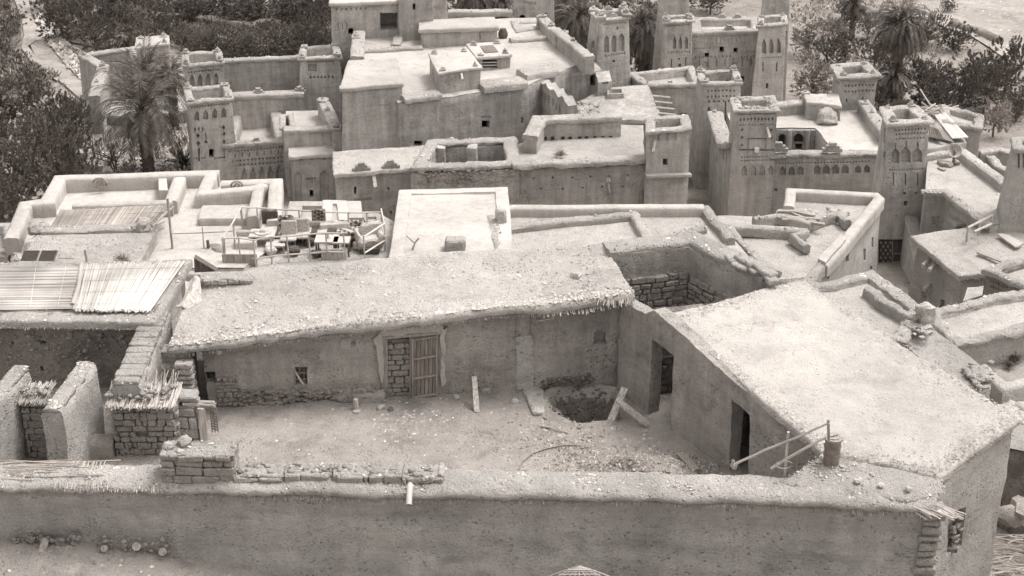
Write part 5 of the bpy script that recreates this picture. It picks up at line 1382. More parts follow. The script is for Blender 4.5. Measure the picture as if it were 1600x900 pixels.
for k in range(3): plank_thing(at(1562 + 5 * k, 366 + k, -4.85), at(1590 + 3 * k, 386 - 2 * k, -4.82), .22, .06, 'board', ('pale board on the alley house roof, nearest the left', 'pale board in the middle of the three on the alley house roof', 'pale board on the alley house roof, farthest right of three')[k], 'board')
plank_thing(at(1528, 394, -4.9), at(1570, 410, -4.88), .18, .05, 'board', 'long dark plank lying on the front of the alley house roof', 'board', 'wood')
kp = q(-3.8, (1540, 424), (1597, 452), (1700, 438), (1700, 396), (1602, 406))
rt = root('lattice_house', 'low house at the right edge pierced by round lattice holes under its stony rim', 'house', kp, BZ)
body(rt, kp, BZ, .01, (.3, .15), 'wall_dark', s=.6, carves=[(0, ROW(1546, 436, 1562, 441, 6, 4, .6, DIA) + ROW(1547, 444, 1562, 449, 6, 4, .6, DIA) + ROW(1564, 443, 1575, 447, 6, 3, .6, DIA), .2, True)], rooft='roof', peb=200); parcop(rt, kp, (.3, .15), .14, amp=.07, a2=.05)
bm = bmesh.new(); P = q(-5.2, (1504, 470), (1540, 460), (1538, 446), (1512, 450)); prism(bm, P, [p - Vector((0, 0, 4)) for p in P]); slice_grid(bm, .5); jiggle(bm, .05); o = tag(obj('mud_buttress', bm, M['wall_pale']), 'pale mud block against the alley house, below its overhanging roof', 'buttress')
# ------------------------------------------------------------------ upper right house round a sunk court
kp = q(-4.7, (1447, 297), (1480, 297), (1548, 353), (1700, 335), (1700, 288), (1573, 287), (1502, 231), (1449, 243))
rt = root('court_house', 'broad dusty roofed house wrapped round a sunk court beside the tall carved tower', 'house', kp, BZ)
body(rt, kp, BZ, .01, None, 'wall', s=.7, carves=[(0, [W(1456, 338, 1467, 351)], .3, True), (1, [W(1493, 343, 1503, 357)], .3, True)], rooft='roof', peb=500)
bars(rt, (1456, 338, 1467, 351), kp[0], kp[1], -.08, 3, 3, .04, 'wood_pale', 'window')
band(rt, [(1503, 233), (1570, 284), (1640, 290)], .5, .5, -4.25, 'wall', 'parapet', .05); band(rt, [(1440, 243), (1503, 233)], .4, .35, -4.4, 'wall', 'parapet', .05)
band(rt, [(1478, 297), (1546, 350)], .4, .14, -4.56, 'coping', 'court_rim', .06); band(rt, [(1440, 297), (1478, 297)], .35, .12, -4.58, 'coping', 'court_rim', .05)
bm = bmesh.new(); A_, B_ = kp[1], kp[2]; plank(bm, hit(1488, 342, A_, B_, .2), hit(1503, 352, A_, B_, .2), .5, .12); obj('window_hood', bm, M['wall_pale'], rt)
rt = thing('pole_rail', 'short pole railing at the corner of the sunk court on the right', 'railing', at(1513, 358, -4.8))
for (x0, y0, x1, y1, nm) in ((1512, 356, 1551, 336, 'top_rail'), (1522, 362, 1549, 350, 'lower_rail')):
    bm = bmesh.new(); a = at(x0, y0, -4.3); b = at(x1, y1, -4.3); tube(bm, [a, b], .05, 6); obj(nm, bm, M['wood_pale'], rt)
for x, y in ((1513, 356), (1531, 347), (1550, 337)):
    bm = bmesh.new(); a = at(x, y, -4.3); tube(bm, [a - Vector((0, 0, .6)), a], .05, 6); obj('post', bm, M['wood_pale'], rt)
p = at(1489, 258, -4.65); rt = thing('satellite_dish', 'satellite dish propped on stones on the dusty court house roof', 'satellite dish', p)
bm = bmesh.new(); bmesh.ops.create_uvsphere(bm, u_segments=18, v_segments=10, radius=.4)
bmesh.ops.delete(bm, geom=[v for v in bm.verts if v.co.z < .17], context='VERTS'); ex = bmesh.ops.extrude_face_region(bm, geom=bm.faces[:]); bmesh.ops.scale(bm, vec=(.95, .95, .95), verts=[v for v in ex['geom'] if isinstance(v, bmesh.types.BMVert)])
bmesh.ops.rotate(bm, cent=(0, 0, 0), matrix=Matrix.Rotation(-2.1, 3, 'X'), verts=bm.verts[:]); bmesh.ops.translate(bm, vec=p + Vector((0, -.2, .8)), verts=bm.verts[:]); fix(bm); obj('dish', bm, M['wood_pale'], rt)
bm = bmesh.new(); tube(bm, [p, p + Vector((0, 0, .7))], .06, 6); obj('mast', bm, M['metal'], rt)
bm = bmesh.new(); tube(bm, [p + Vector((0, -.2, .65)), p + Vector((0, .45, .9))], .03, 5); obj('feed_arm', bm, M['metal'], rt)
bm = bmesh.new()
for k in range(5): rock(bm, p + Vector((random.uniform(-.5, .2), random.uniform(-.2, .2), .1)), .2, .7, 1)
obj('weight_pile', bm, M['stone_dark'], rt)
plank_thing(at(1466, 262, -4.6), at(1476, 266, -4.6), .15, .06, 'board', 'small board lying beside the satellite dish', 'board', 'wood')
# ================================================================== the kasbahs by the river
def zq(Y, *pts):
    """roof outline given by its picture corners, level, its first corner at distance Y"""
    z = zof(pts[0][1], Y); return q(z, *pts)
def tower(rt, Y, quad, base, batter=.035, carves=(), par=(.24, .7), fin=.34, name='tower', mat='wall_far', s=.55, toothy=0, copm='coping', over=.08):
    kp = zq(Y, *quad)
    t = body(rt, kp, base, batter, par, mat, carves, s, .035, name, bev=.04)
    parcop(t, kp, par, .10, over, copm, step=.3, amp=.05, a2=.03)
    if fin:
        for p in grow(ccw(kp), -par[0] * .55): finial(t, p + Vector((0, 0, .12)), fin * random.uniform(.85, 1.1))
    if toothy:
        g = grow(ccw(kp), -par[0] * .5)
        for i in (0, 1, 2, 3): tooth(t, g[i].lerp(g[(i + 1) % 4], .5) + Vector((0, 0, .1)), g[(i + 1) % 4] - g[i], .45)
    return t, kp
def block(rt, Y, quad, base, batter=.03, carves=(), name='block', slabm='roof', th=.16, over=.12, mat='wall_far', peb=120, fin=0, s=.7):
    kp = zq(Y, *quad); b = body(rt, kp, base, batter, None, mat, carves, s, .03, name, drop=.1)
    slab(b, kp, th, over, slabm, peb, .5, .05)
    if fin:
        for p in grow(ccw(kp), -.25): finial(b, p, fin)
    return b, kp
def wallrun(rt, pts, w, h, mat='wall_far', cop='coping', name='parapet_wall', ch=.14, z=None, amp=.04):
    """upright wall along 3D top points, with a pale coping"""
    bm = bmesh.new(); P = [p - Vector((0, 0, h)) for p in pts]; a = w / 2
    prof = [(-a - .02 * h, 0), (-a - .01 * h, h * .5), (-a, h - .03), (0, h), (a, h - .03), (a + .01 * h, h * .5), (a + .02 * h, 0)]
    sweep(bm, P, prof, False, .5, amp, .8, random.uniform(0, 50), .012); fix(bm); o = obj(name, bm, M[mat], rt, ang=50)
    if cop: coping(o, pts, w + .12, ch, False, cop, .35, .05)
    return o

# ------------------------------------------------------------------ kasbah with carved towers, left
c_ = at(400, 200, -8); rtU = thing('left_kasbah'.replace('left_', 'carved_'), 'kasbah on the left with twin carved towers, a lattice fronted wing and stepped corner finials', 'kasbah', (c_.x, c_.y, -11.5))
UB = -11.5
cv = [(0, ROW(293, 112, 344, 107, 3, 12, .5) + ROW(294, 117, 344, 113, 22, 4, .62, ARCH) , .2)]
tower(rtU, 79, [(287, 104), (348, 99), (343, 82), (287, 85)], UB, .02, cv, fin=.4)
cv = [(0, ROW(298, 166, 358, 160, 3, 14, .5) + ROW(301, 173, 357, 167, 16, 4, .55, ARCH) + ROW(302, 198, 320, 197, 9, 3, .5, DIA) + [W(321, 207, 322.5, 218), TRI(318, 217, 325, 224)] + [DIA(306, 208, 313, 217), DIA(306, 220, 313, 229), DIA(347, 196, 353, 204), DIA(348, 206, 353, 214), DIA(348, 218, 353, 226), W(309, 232, 312, 252), W(350, 234, 352, 248)] + ROW(300, 246, 322, 245, 3, 5, .5) + ROW(334, 246, 352, 244, 3, 5, .5), .2), (0, [W(326, 233, 334, 246)], .4, True)]
tower(rtU, 75, [(295, 162), (362, 155), (355, 135), (290, 140)], UB, .02, cv, fin=.4)
cv = [(0, [W(481, 100, 495, 112)] , .2), (0, ROW(480, 96, 522, 94, 3, 12, .5) + ROW(483, 118, 522, 116, 5, 7, .75, TRI), .2), (0, [W(485, 103, 488, 107), W(490, 105, 493, 109)], .3, True)]
tower(rtU, 82, [(468, 94), (531, 90), (526, 72), (472, 76)], UB, .045, cv, fin=.4)
# lattice wing
zU = zof(230, 75.5)
kp = q(zU, (350, 230), (448, 223), (436, 173), (362, 180))
cv = [(0, ROW(356, 236, 444, 228, 2.5, 18, .5) + ROW(362, 240, 440, 234, 6, 7, .15, W) + ROW(361, 250, 443, 244, 4, 14, .8, VTRI) + ROW(361, 256, 443, 250, 4, 14, .8, TRI) + ROW(362, 262, 442, 256, 34, 6, .62, ARCH), .14)]
b = body(rtU, kp, UB, .02, (.5, .75), 'wall_far', cv, .6, .03, 'lattice_wing', rooft='roof_smooth'); parcop(b, kp, (.5, .4), .16, .08, amp=.06, a2=.03)
g = grow(kp, -.2); tooth(b, g[0].lerp(g[1], .52), g[1] - g[0], .7); finial(b, g[0], .3)
# plain stub wing with tall carved panels
kp = zq(73, (455, 243), (522, 239), (511, 205), (450, 208))
cv = [(0, [ARCH(460, 267, 471, 320, .12), ARCH(500, 265, 514, 320, .12)] + ROW(459, 247, 516, 245, 4, 3, .3, TRI) + ROW(478, 278, 494, 277, 4, 4, .6), .1), (0, [W(484, 297, 490, 308)], .35, True)]
b = body(rtU, kp, UB, .01, None, 'wall_far', cv, .6, .03, 'stub_wing', drop=.08); slab(b, kp, .18, .12, 'roof_smooth', 60, .5, .06)
# rear court block and walls
zC = zof(203, 74.6)
kp = q(zC - .75, (443, 214), (529, 212), (509, 173), (447, 175))
b = body(rtU, kp, UB, .03, None, 'wall_far', (), .7, .03, 'court_block', rooft='roof_smooth')
w_ = wallrun(rtU, q(zC, (443, 205), (529, 202)), .45, 5, 'wall_far', ch=.12)
w_ = wallrun(rtU, q(zC + .1, (504, 157), (528, 206)), .5, 5, 'wall_far', ch=.14)
for x, y in ((504, 156), (512, 172), (526, 199)): finial(w_, at(x, y + 3, zC + .18), .5)
A_, B_ = atY(345, 96, 84), atY(470, 91, 84.5); wallrun(rtU, [A_, B_], .45, 4.5, 'wall_far')
A_, B_ = atY(357, 153, 80.5), atY(474, 148, 81.5); w_ = wallrun(rtU, [A_, B_], .7, 4, 'wall_far', ch=.22); tooth(w_, A_.lerp(B_, .4) + Vector((0, 0, .15)), B_ - A_, .7); tooth(w_, A_.lerp(B_, .95) + Vector((0, 0, .15)), B_ - A_, .7)
A_ = q(zC, (440, 204))[0]; B_ = q(zC, (447, 150))[0]; bm = bmesh.new(); kp = q(zC, (441, 201), (458, 200), (455, 180), (441, 182)); b = body(rtU, kp, zC - 3, .0, (.12, .9), 'wall_far', (), .6, .02, 'stair_well')
parcop(b, kp, (.12, .4), .1, .1)
# low roof joining the two kasbahs
kp = zq(66, (525, 271), (652, 260), (658, 228), (522, 237))
rt = root('low_kasbah_wing', 'low flat roofed wing between the carved kasbah and the rubble walled house', 'house', kp, UB)
cv = [(0, [W(553, 292, 557, 303), W(605, 293, 608, 298), W(610, 330, 613, 334)], .35, True), (0, ROW(552, 310, 580, 308, 5, 8, .5), .08)]
body(rt, kp, UB, .01, None, 'wall_far', cv, .6, .03, drop=.1); slab(rt, kp, .2, .12, 'roof', 250, .5, .07)
g = grow(kp, -.1); tooth(rt, g[0].lerp(g[1], .3), g[1] - g[0], .8); tooth(rt, g[0].lerp(g[1], .68), g[1] - g[0], .8)
bm = bmesh.new(); p = hit(583, 268, kp[0], kp[1], -.1); d = (kp[1] - kp[0]).normalized().cross(Vector((0, 0, 1))); plank(bm, p, p + d * .5 + Vector((0, 0, -.6)), .16, .1); obj('water_spout', bm, M['wood_pale'], rt)

# ------------------------------------------------------------------ big middle kasbah
TB = -11
c_ = at(720, 130, -5); rtT = thing('middle_kasbah'.replace('middle_', 'great_'), 'largest kasbah in the middle, blank walls below a broad pale roof crowded with small blocks', 'kasbah', (c_.x, c_.y, TB))
zT = -5.0
kp = q(zT, (623, 162), (690, 154), (818, 136), (868, 116), (918, 95), (872, 50), (845, 28), (600, 38), (556, 52), (546, 96))
cv = [(0, [W(647, 220, 660, 228)], .4, True), (2, [], .1), (1, [W(753, 188, 765, 200), W(815, 183, 825, 193)], .4, True), (1, ROW(752, 181, 768, 180, 4, 5, .5), .08)]
body(rtT, kp, TB, .02, None, 'wall_far', cv, .8, .035, drop=.0); sheet(rtT, [p + Vector((0, 0, .02)) for p in kp], 'roof_smooth', 150, .6, .05)
def edge(rt, pts, w=.8, h=.22, z=zT + .05, mat='coping'): return coping(rt, q(z, *pts), w, h, False, mat, .4, .05, name='roof_coping')
edge(rtT, [(628, 157), (687, 150)], .9); edge(rtT, [(750, 139), (817, 131)], 1.3, .28); edge(rtT, [(815, 121), (866, 113)], 1.2, .28)
wallrun(rtT, q(zT + .75, (868, 48), (922, 92)), .5, .8); w_ = wallrun(rtT, q(zT + .6, (845, 27), (874, 60)), .45, .7)
for x, y in ((882, 48), (896, 63), (848, 22), (862, 36)): finial(rtT, at(x, y + 4, zT + .75), .42)
block(rtT, 73, [(535, 136), (627, 129), (618, 92), (547, 95)], TB, .045, [(0, ROW(540, 138, 622, 132, 6, 3, .3, VTRI), .05)], 'corner_block', 'roof_smooth', .2, .14)
b, kp3 = block(rtT, 74.6, [(686, 113), (751, 104), (730, 77), (671, 83)], -7, .0, (), 'roof_hut', 'roof_smooth', .12, .08, fin=.36)
bm = bmesh.new(); p = hit(720, 112, kp3[0], kp3[1], -.1); tube(bm, [p, p + Vector((.1, -.6, -.25))], .07, 7); obj('water_spout', bm, M['wood_pale'], b)
b, kp7 = block(rtT, 78.5, [(746, 89), (798, 84), (782, 65), (731, 69)], -6, .0, [(0, [W(754, 93, 777, 106)], .5, True)], 'stair_block', 'roof_smooth', .14, .08, fin=.4)
bm = bmesh.new(); P = [p + Vector((0, 0, .02)) for p in grow(kp7, -.55)]; prism(bm, P, [p - Vector((0, 0, .05)) for p in P]); obj('stair_hole_shade', bm, M['soil'], b)  # flat dark sheet on the roof, painted shade of a stair hole
bm = bmesh.new()
for f in (.35, .7): plank(bm, hit(754, 93 + 13 * f, kp7[0], kp7[1], -.1), hit(777, 92.5 + 13 * f, kp7[0], kp7[1], -.1), .08, .06)
obj('stair_rail', bm, M['wood_pale'], b)
b, kp4 = block(rtT, 83, [(657, 46), (777, 41), (770, 27), (658, 31)], -6, .0, [(0, [W(749, 43, 751, 62)], .06)], 'store_block', 'roof_smooth', .22, .12)
# pale divided roofs behind
for quad in ([(566, 78), (617, 76), (620, 48), (566, 52)], [(622, 74), (650, 72), (655, 47), (627, 47)]): pass
edge(rtT, [(566, 82), (660, 76)], .5, .16); edge(rtT, [(618, 76), (628, 48)], .5, .25, mat='coping'); wallrun(rtT, q(zT + .5, (558, 92), (561, 52)), .6, .55)
for x, y in ((560, 38), (557, 56)): finial(rtT, at(x, y + 4, zT + .6), .5)
edge(rtT, [(797, 66), (868, 60)], .5, .18); edge(rtT, [(700, 24), (800, 23)], .6, .3)
kpb = zq(86, (808, 52), (862, 43), (858, 33), (800, 35)); b = body(rtT, kpb, -6, .0, (.45, .5), 'wall_far', (), .6, .03, 'light_well'); parcop(b, kpb, (.45, .4), .12, .06)
# towers and rear blocks at the frame's top
cv = [(0, [W(594, 20, 622, 47)], 1.4), (0, ROW(522, 13, 575, 11, 5, 7, .6, VTRI) + ROW(523, 8, 590, 4, 2.5, 22, .5) + ROW(525, 35, 545, 34, 12, 3, .15), .1), (0, [W(544, 44, 552, 54)], .4, True)]
b = body(rtT, zq(84.6, (517, 4), (623, 0), (621, -26), (518, -24)), TB, .02, None, 'wall_far', cv, .7, .03, 'rear_house', drop=.05); slab(b, zq(84.6, (517, 4), (623, 0), (621, -26), (518, -24)), .2, .12, 'roof_smooth')
body(rtT, zq(84.3, (623, -5), (676, -8), (672, -30), (625, -28)), TB, .02, (.3, .4), 'wall_far', [(0, [W(645, 5, 650, 15)], .35, True)], .7, .03, 'rear_tower')
body(rtT, zq(88, (670, -5), (698, -7), (695, -28), (670, -28)), TB, .02, (.3, .4), 'wall_far', [], .7, .03, 'rear_tower')
bm = bmesh.new(); box(bm, at(664, 36, zT + .2), .9, .5, .5); obj('opening_shade_box', bm, M['wood_dark'], rtT)  # solid dark box, its colour stands in for an opening's shade
body(rtT, zq(90, (803, -12), (866, -14), (862, -30), (805, -29)), TB, .02, (.3, .4), 'wall_far', [(0, [RARCH(811, 23, 821, 33), RARCH(851, 20, 856, 28)], .4, True), (0, [W(820, 3, 838, 7)], .08)], .7, .03, 'rear_tower')
# pots and clutter on the roof
G = 'pots standing on the great kasbah roof'
def pot(px, py, z, r, label, mat='wood_dark'):
    bm = bmesh.new(); tube(bm, [(0, 0, 0), (0, 0, r * .5), (0, 0, r * 1.2), (0, 0, r * 1.7), (0, 0, r * 1.9)], r * .8, 12)
    for v in bm.verts:
        t = v.co.z / (r * 1.9); f = .75 + .5 * math.sin(min(1, t * 1.15) * math.pi); v.co.x *= f; v.co.y *= f
    o = obj('clay_pot', bm, M[mat], ang=50); o.location = at(px, py, z); return tag(o, label, 'pot', G)
pot(869, 60, zT + .1, .3, 'dark round pot against the right parapet of the great kasbah roof'); pot(872, 54, zT + .1, .22, 'smaller pot just behind the dark round one by the parapet')
pot(786, 60, zT, .3, 'dark pot standing behind the stair block on the great kasbah roof'); pot(651, 50, zT, .28, 'squat dark pot left of the long store block'); pot(637, 49, zT, .2, 'small pot at the corner near the squat dark one', 'wood')
bm = bmesh.new(); box(bm, (0, 0, .25), .9, .5, .12); box(bm, (-.35, 0, .1), .1, .4, .22); box(bm, (.35, 0, .1), .1, .4, .22); o = obj('wooden_bench', bm, M['wood_dark']); o.location = at(614, 44, zT); tag(o, 'small dark bench inside the recess of the rear house', 'bench')
# carved tower on its right
cv = [(0, [ARCH(944, 55, 952, 82, .2), ARCH(955.5, 54, 963.5, 81, .2), ARCH(966, 52, 976, 80, .2)] + ROW(945, 84, 978, 80, 4, 8, .7, TRI) + ROW(941, 37, 979, 33, 2.5, 14, .5) + [ARCH(957, 93, 962, 97)], .2), (0, [W(963, 41, 965.5, 46)], .3, True), (3, [ARCH(924.5, 62, 929, 75), ARCH(932, 55, 935.5, 76)], .2)]
tower(rtT, 82, [(937, 33), (982, 28), (977, 15), (923, 19)], TB, .065, cv, fin=.5, toothy=1)
# small houses stepping down to the right
kp = zq(79, (866, 118), (938, 108), (924, 95), (860, 105)); b = body(rtT, kp, TB, .01, None, 'wall_far', [(0, [RARCH(922, 117, 933, 134)], .5, True)], .6, .03, 'small_house', drop=.1); slab(b, kp, .2, .1, 'roof', 80, .5, .06)
kp = zq(78, (934, 128), (956, 126), (952, 110), (930, 112)); body(rtT, kp, TB, .0, None, 'wall_far', [(0, [RARCH(940, 121, 951, 131)], .4, True)], .6, .04, 'small_house')
kp = zq(74.5, (908, 184), (1032, 188), (1010, 133), (945, 138), (905, 160))
rt = root('broken_roof_house', 'crumbling pale roof with a dark light hole in front of the tall carved tower', 'house', kp, TB)
body(rt, kp, TB, .02, None, 'wall_far', (), .6, .05); slab(rt, kp, .2, .12, 'coping', 500, .4, .08)
kh = zq(77.5, (948, 153), (975, 152), (974, 144), (949, 145)); b = body(rt, [p + Vector((0, 0, .22)) for p in kh], kp[0].z - .2, 0, (.06, .9), 'wall_far', (), .5, .02, 'light_hole')
bm = bmesh.new()
for k in range(40): rock(bm, at(random.uniform(905, 930), random.uniform(160, 182), kp[0].z + .1), random.uniform(.08, .3), .6, 1)
obj('crumbled_edge', bm, M['coping'], rt, ang=None)
for k in range(4):
    bm = bmesh.new(); a = hit(1020 + k * 3, 150 + k * 9, kp[1], kp[2], .0); tube(bm, [a, a + Vector((.9, -.15, -.05))], .06, 6); obj('beam_end', bm, M['wood_pale'], rt)
# scalloped ruined wall with slots, running towards us
zS = zof(120, 78); P = q(zS, (836, 119), (862, 140), (886, 166)); rt = thing('scalloped_wall', 'crumbling wall with scalloped top and tall slots right of the blank kasbah wall', 'wall', (P[0].x, P[0].y, TB))
A_, B_ = P[2], P[0]; o_, N_ = vplane(B_, A_)
outl = [(835, 119), (841, 121), (847, 131), (853, 130), (860, 141), (866, 139), (873, 152), (880, 150), (887, 165), (886, 230), (834, 215)]
elev(rt, outl, P[0], P[2], .5, 'wall_far', .4, .05, carves=[(ROW(838, 130, 878, 165, 14, 7, .35, ARCH), .15, False)], a2=.03)

# ------------------------------------------------------------------ rubble walled house with open room
VB = -10.5; zV = zof(263, 65)
kp = q(zV, (802, 258), (1008, 249), (1004, 192), (830, 212), (806, 222))
rt = root('rubble_walled_house', 'long rubble walled house with rows of beam holes and a roofless room at its left', 'house', kp, VB)
holes = ROW(812, 264, 1000, 256, 3, 9, .12) + ROW(820, 278, 996, 272, 2.5, 6, .1) + ROW(830, 294, 990, 290, 2.5, 5, .1)
body(rt, kp, VB, .01, None, 'wall_far', [(0, holes, .25, True)], .5, .06, drop=.25); sheet(rt, [p - Vector((0, 0, .22)) for p in kp], 'roof', 300, .5, .06)
coping(rt, q(zV, (800, 260), (1008, 251)), .6, .2, False, 'coping', .35, .07, a2=.04)
P = q(zV, (654, 263), (802, 258), (797, 221), (676, 225)); h = zV - VB
bm = bmesh.new(); sweep(bm, [Vector((p.x, p.y, VB)) for p in P], [(-.28, h * f) for f in (0, .5, .7, .85, .97)] + [(0, h)] + [(.28, h * f) for f in (.97, .85, .7, .5, 0)], True, .4, .07, .9, 4, .04, 4); fix(bm)
bm.normal_update(); obj('room_wall', bm, M['wall_far'], rt, ang=50)
coping(rt, P, .62, .14, True, 'coping', .3, .07, a2=.05)
bm = bmesh.new(); Fp = q(zV - 1.7, (650, 268), (802, 262), (797, 221), (672, 226)); prism(bm, Fp, [p - Vector((0, 0, .3)) for p in Fp]); obj('room_floor', bm, M['yard'], rt)
bm = bmesh.new()
for k in range(240):
    a = random.uniform(0, 6.28); r = random.random() ** .5; c = at(707, 247, zV - 1.5); rock(bm, c + Vector((r * 1.1 * math.cos(a), r * .8 * math.sin(a), .9 * (1 - r) + .1)), random.uniform(.08, .16), .8, 1)
tag(obj('stone_heap', bm, M['stone_dark'], ang=None), 'rounded heap of stones piled inside the roofless room', 'stone heap', kind='stuff')
for px in (688, 738):
    bm = bmesh.new(); p = at(px, 226, zV); box(bm, p + Vector((0, -.35, -1)), .45, .5, 2.1, 0, .05, .05); slice_grid(bm, .3); jiggle(bm, .04, 2); obj('pilaster', bm, M['wall_far'], rt, ang=50)
bm = bmesh.new()
for k in range(240):
    px = random.uniform(655, 800); p = hit(px, random.uniform(265, 288), P[0], P[1], .25); rock(bm, p, random.uniform(.04, .13), .6, 1)
obj('stone_cladding', bm, M['stone_dark'], rt, ang=None)
# upper ruined block behind
A_, B_ = atY(846, 190, 69.6), atY(969, 185, 70.2); C_ = atY(828, 222, 67.5); C_.z = A_.z - .15
P = [C_, A_ + Vector((-.1, 0, 0)), B_]; wl = wallrun(rt, P, .6, 2.2, 'wall_far', 'coping', 'upper_wall', .2, amp=.07)
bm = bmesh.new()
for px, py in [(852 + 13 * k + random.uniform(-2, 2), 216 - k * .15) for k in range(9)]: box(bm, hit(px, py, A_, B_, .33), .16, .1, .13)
obj('beam_hole_shade', bm, M['black'], rt)  # solid black boxes painted in as the shade of holes
block(rt, 71.5, [(967, 222), (1004, 218), (1004, 180), (968, 182)], VB, 0, [(0, [ARCH(971, 190, 985, 214, .1)], .25)], 'rear_block', 'roof', .14, .05)
tuft(876, 244, zV - .1, .5, 'heap of dry thorn lying on the rubble walled house roof', 120, 'wood')
# squat tower at its right end
cv = [(0, [W(1035.5, 247, 1043.5, 258)], .4, True), (0, [W(1022, 208, 1031, 219), W(1033, 207, 1045, 219), W(1047, 206, 1058, 218)], .06), (0, [W(1024, 217, 1026, 230)], .1)]
t, kpt = tower(rt, 65.5, [(1012, 208), (1077, 202), (1072, 182), (1012, 187)], VB, .02, cv, (.3, .5), .0)
A_ = hit(1008, 277, kpt[0], kpt[1], .15); B_ = hit(1079, 275, kpt[0], kpt[1], .15); bm = bmesh.new(); sweep(bm, [A_, B_], rprof(.35, .14, .05), False, .4, .03); fix(bm); obj('ledge', bm, M['coping'], t)
bm = bmesh.new(); p = hit(1024, 219, kpt[0], kpt[1], 0); plank(bm, p, p + Vector((-.1, -.3, -.45)), .12, .1); obj('water_spout', bm, M['wood_pale'], t)
bm = bmesh.new(); p = hit(950, 284, kp[0], kp[1], .05)
bmesh.ops.create_icosphere(bm, subdivisions=2, radius=.16); bmesh.ops.translate(bm, vec=p + Vector((0, 0, .1)), verts=bm.verts[:]); tube(bm, [p, p + Vector((.1, -.06, -.5))], .05, 6); obj('wall_spout', bm, M['wood_pale'], rt)
# ------------------------------------------------------------------ low house behind with two dark windows
kp = zq(81, (1008, 136), (1096, 135), (1081, 107), (982, 118))
rt = root('two_window_house', 'plain house with two small dark windows between the carved tower and the right kasbah', 'house', kp, TB)
body(rt, kp, TB, .01, (.35, .35), 'wall_far', [(0, [W(1032, 177, 1044, 187), W(1062, 177, 1073, 186)], .4, True)], .7, .03, rooft='roof'); parcop(rt, kp, (.35, .4), .16, amp=.06, a2=.04)
g = grow(kp, -.2); tooth(rt, g[0].lerp(g[1], .45), g[1] - g[0], .6); finial(rt, g[0], .4)
# ------------------------------------------------------------------ far kasbah, top right
SB = -13
c_ = at(1130, 90, -9); rtS = thing('far_kasbah', 'tall far kasbah at the top with carved towers and an ornamented front', 'kasbah', (c_.x, c_.y, SB))
cv = [(0, ROW(1042, 40, 1078, 38, 2, 10, .5) + ROW(1049, 57, 1077, 56, 20, 3, .55, ARCH) + ROW(1043, 80, 1079, 79, 3, 9, .6, TRI) + [W(1049, 93, 1050.5, 106), W(1071, 90, 1072.5, 104), W(1060, 100, 1064, 107)], .2), (0, [W(1060, 91, 1062, 94)], .3, True)]
tower(rtS, 90, [(1038, 36), (1082, 33), (1080, 25), (1037, 27)], SB, .03, cv, fin=.4)
body(rtS, zq(94, (1030, -12), (1077, -12), (1074, -26), (1032, -26)), SB, .05, (.3, .4), 'wall_far', [(3, [W(1029, 20, 1031, 40), W(1027, 50, 1029, 70)], .2)], .8, .03, 'rear_tower')
kp = zq(91, (1082, 54), (1187, 52), (1185, 31), (1081, 32))
cv = [(0, [W(1124, 73, 1131, 82), W(1146, 75, 1153, 83), W(1101, 83, 1108, 90), W(1156, 119, 1163, 127)], .4, True), (0, ROW(1084, 74, 1110, 73, 3, 6, .6, TRI) + ROW(1084, 87, 1144, 85, 4, 10, .6, TRI) + ROW(1156, 79, 1180, 78, 3, 6, .6, TRI) + ROW(1156, 88, 1180, 87, 4, 5, .6, VTRI) + ROW(1086, 92, 1180, 90, 14, 7, .13) + ROW(1090, 60, 1180, 58, 9, 14, .08) + [W(1098, 97, 1107, 106), W(1143, 97, 1152, 112), DIA(1089, 110, 1093, 118), DIA(1130, 112, 1134, 120)], .09)]
b = body(rtS, kp, SB, .01, (.5, .3), 'wall_far', cv, .8, .03, 'front_block', rooft='roof_smooth'); parcop(b, kp, (.5, .4), .2, .1)
g = grow(kp, -.2)
for t in (.3, .55): tooth(b, g[2].lerp(g[3], t) + Vector((0, 0, .1)), g[3] - g[2], .7)
tooth(b, g[0].lerp(g[1], .55) + Vector((0, 0, .1)), g[1] - g[0], .8)
cv = [(0, ROW(1188, 60, 1222, 59, 24, 3, .6, ARCH) + ROW(1188, 88, 1222, 87, 3, 9, .6, TRI) + [W(1191, 97, 1193, 112), W(1213, 98, 1215, 112)], .2), (0, [W(1197, 130, 1201, 138), W(1205, 79, 1208, 83)], .35, True)]
tower(rtS, 89, [(1185, 42), (1228, 38), (1226, 25), (1187, 28)], SB, .03, cv, fin=.3)
body(rtS, zq(95, (1192, -12), (1235, -12), (1233, -26), (1194, -26)), SB, .03, (.3, .4), 'wall_far', [(0, [W(1226, 48, 1229, 62)], .1)], .8, .03, 'rear_tower')

# ------------------------------------------------------------------ kasbah on the right with the arcaded court
RB = -10.5
c_ = at(1270, 200, -6); rtR = thing('right_kasbah'.replace('right_', 'arcaded_'), 'kasbah with a sunk arcaded court behind its niche banded front and four corner towers', 'kasbah', (c_.x, c_.y, RB))
zR = zof(238, 68.5)
cN = ROW(1157, 258, 1209, 259, 16, 4, .62, ARCH) + ROW(1216, 260, 1258, 259, 14, 3, .7, ARCH) + ROW(1270, 258, 1328, 256, 15, 4, .75, ARCH) + ROW(1334, 258, 1361, 257, 13, 2, .7, ARCH)
band2 = ROW(1216, 242, 1376, 241, 3, 34, .5) + ROW(1216, 253, 1270, 252, 3, 12, .7, TRI) + ROW(1272, 252, 1360, 250, 3, 18, .7, TRI)
hl = [W(1156, 296, 1159, 298), W(1211, 295, 1215, 299), W(1225, 309, 1229, 318)]
A_, B_ = q(zR, (1208, 239), (1310, 239)); N_ = Vector((0, -1, 0))
lo = .55
top = q(zR - lo, (1312, 250), (1386, 250), (1346, 166), (1262, 166), (1132, 170), (1146, 201), (1212, 201), (1274, 201))
for t_ in top: t_.z = zR
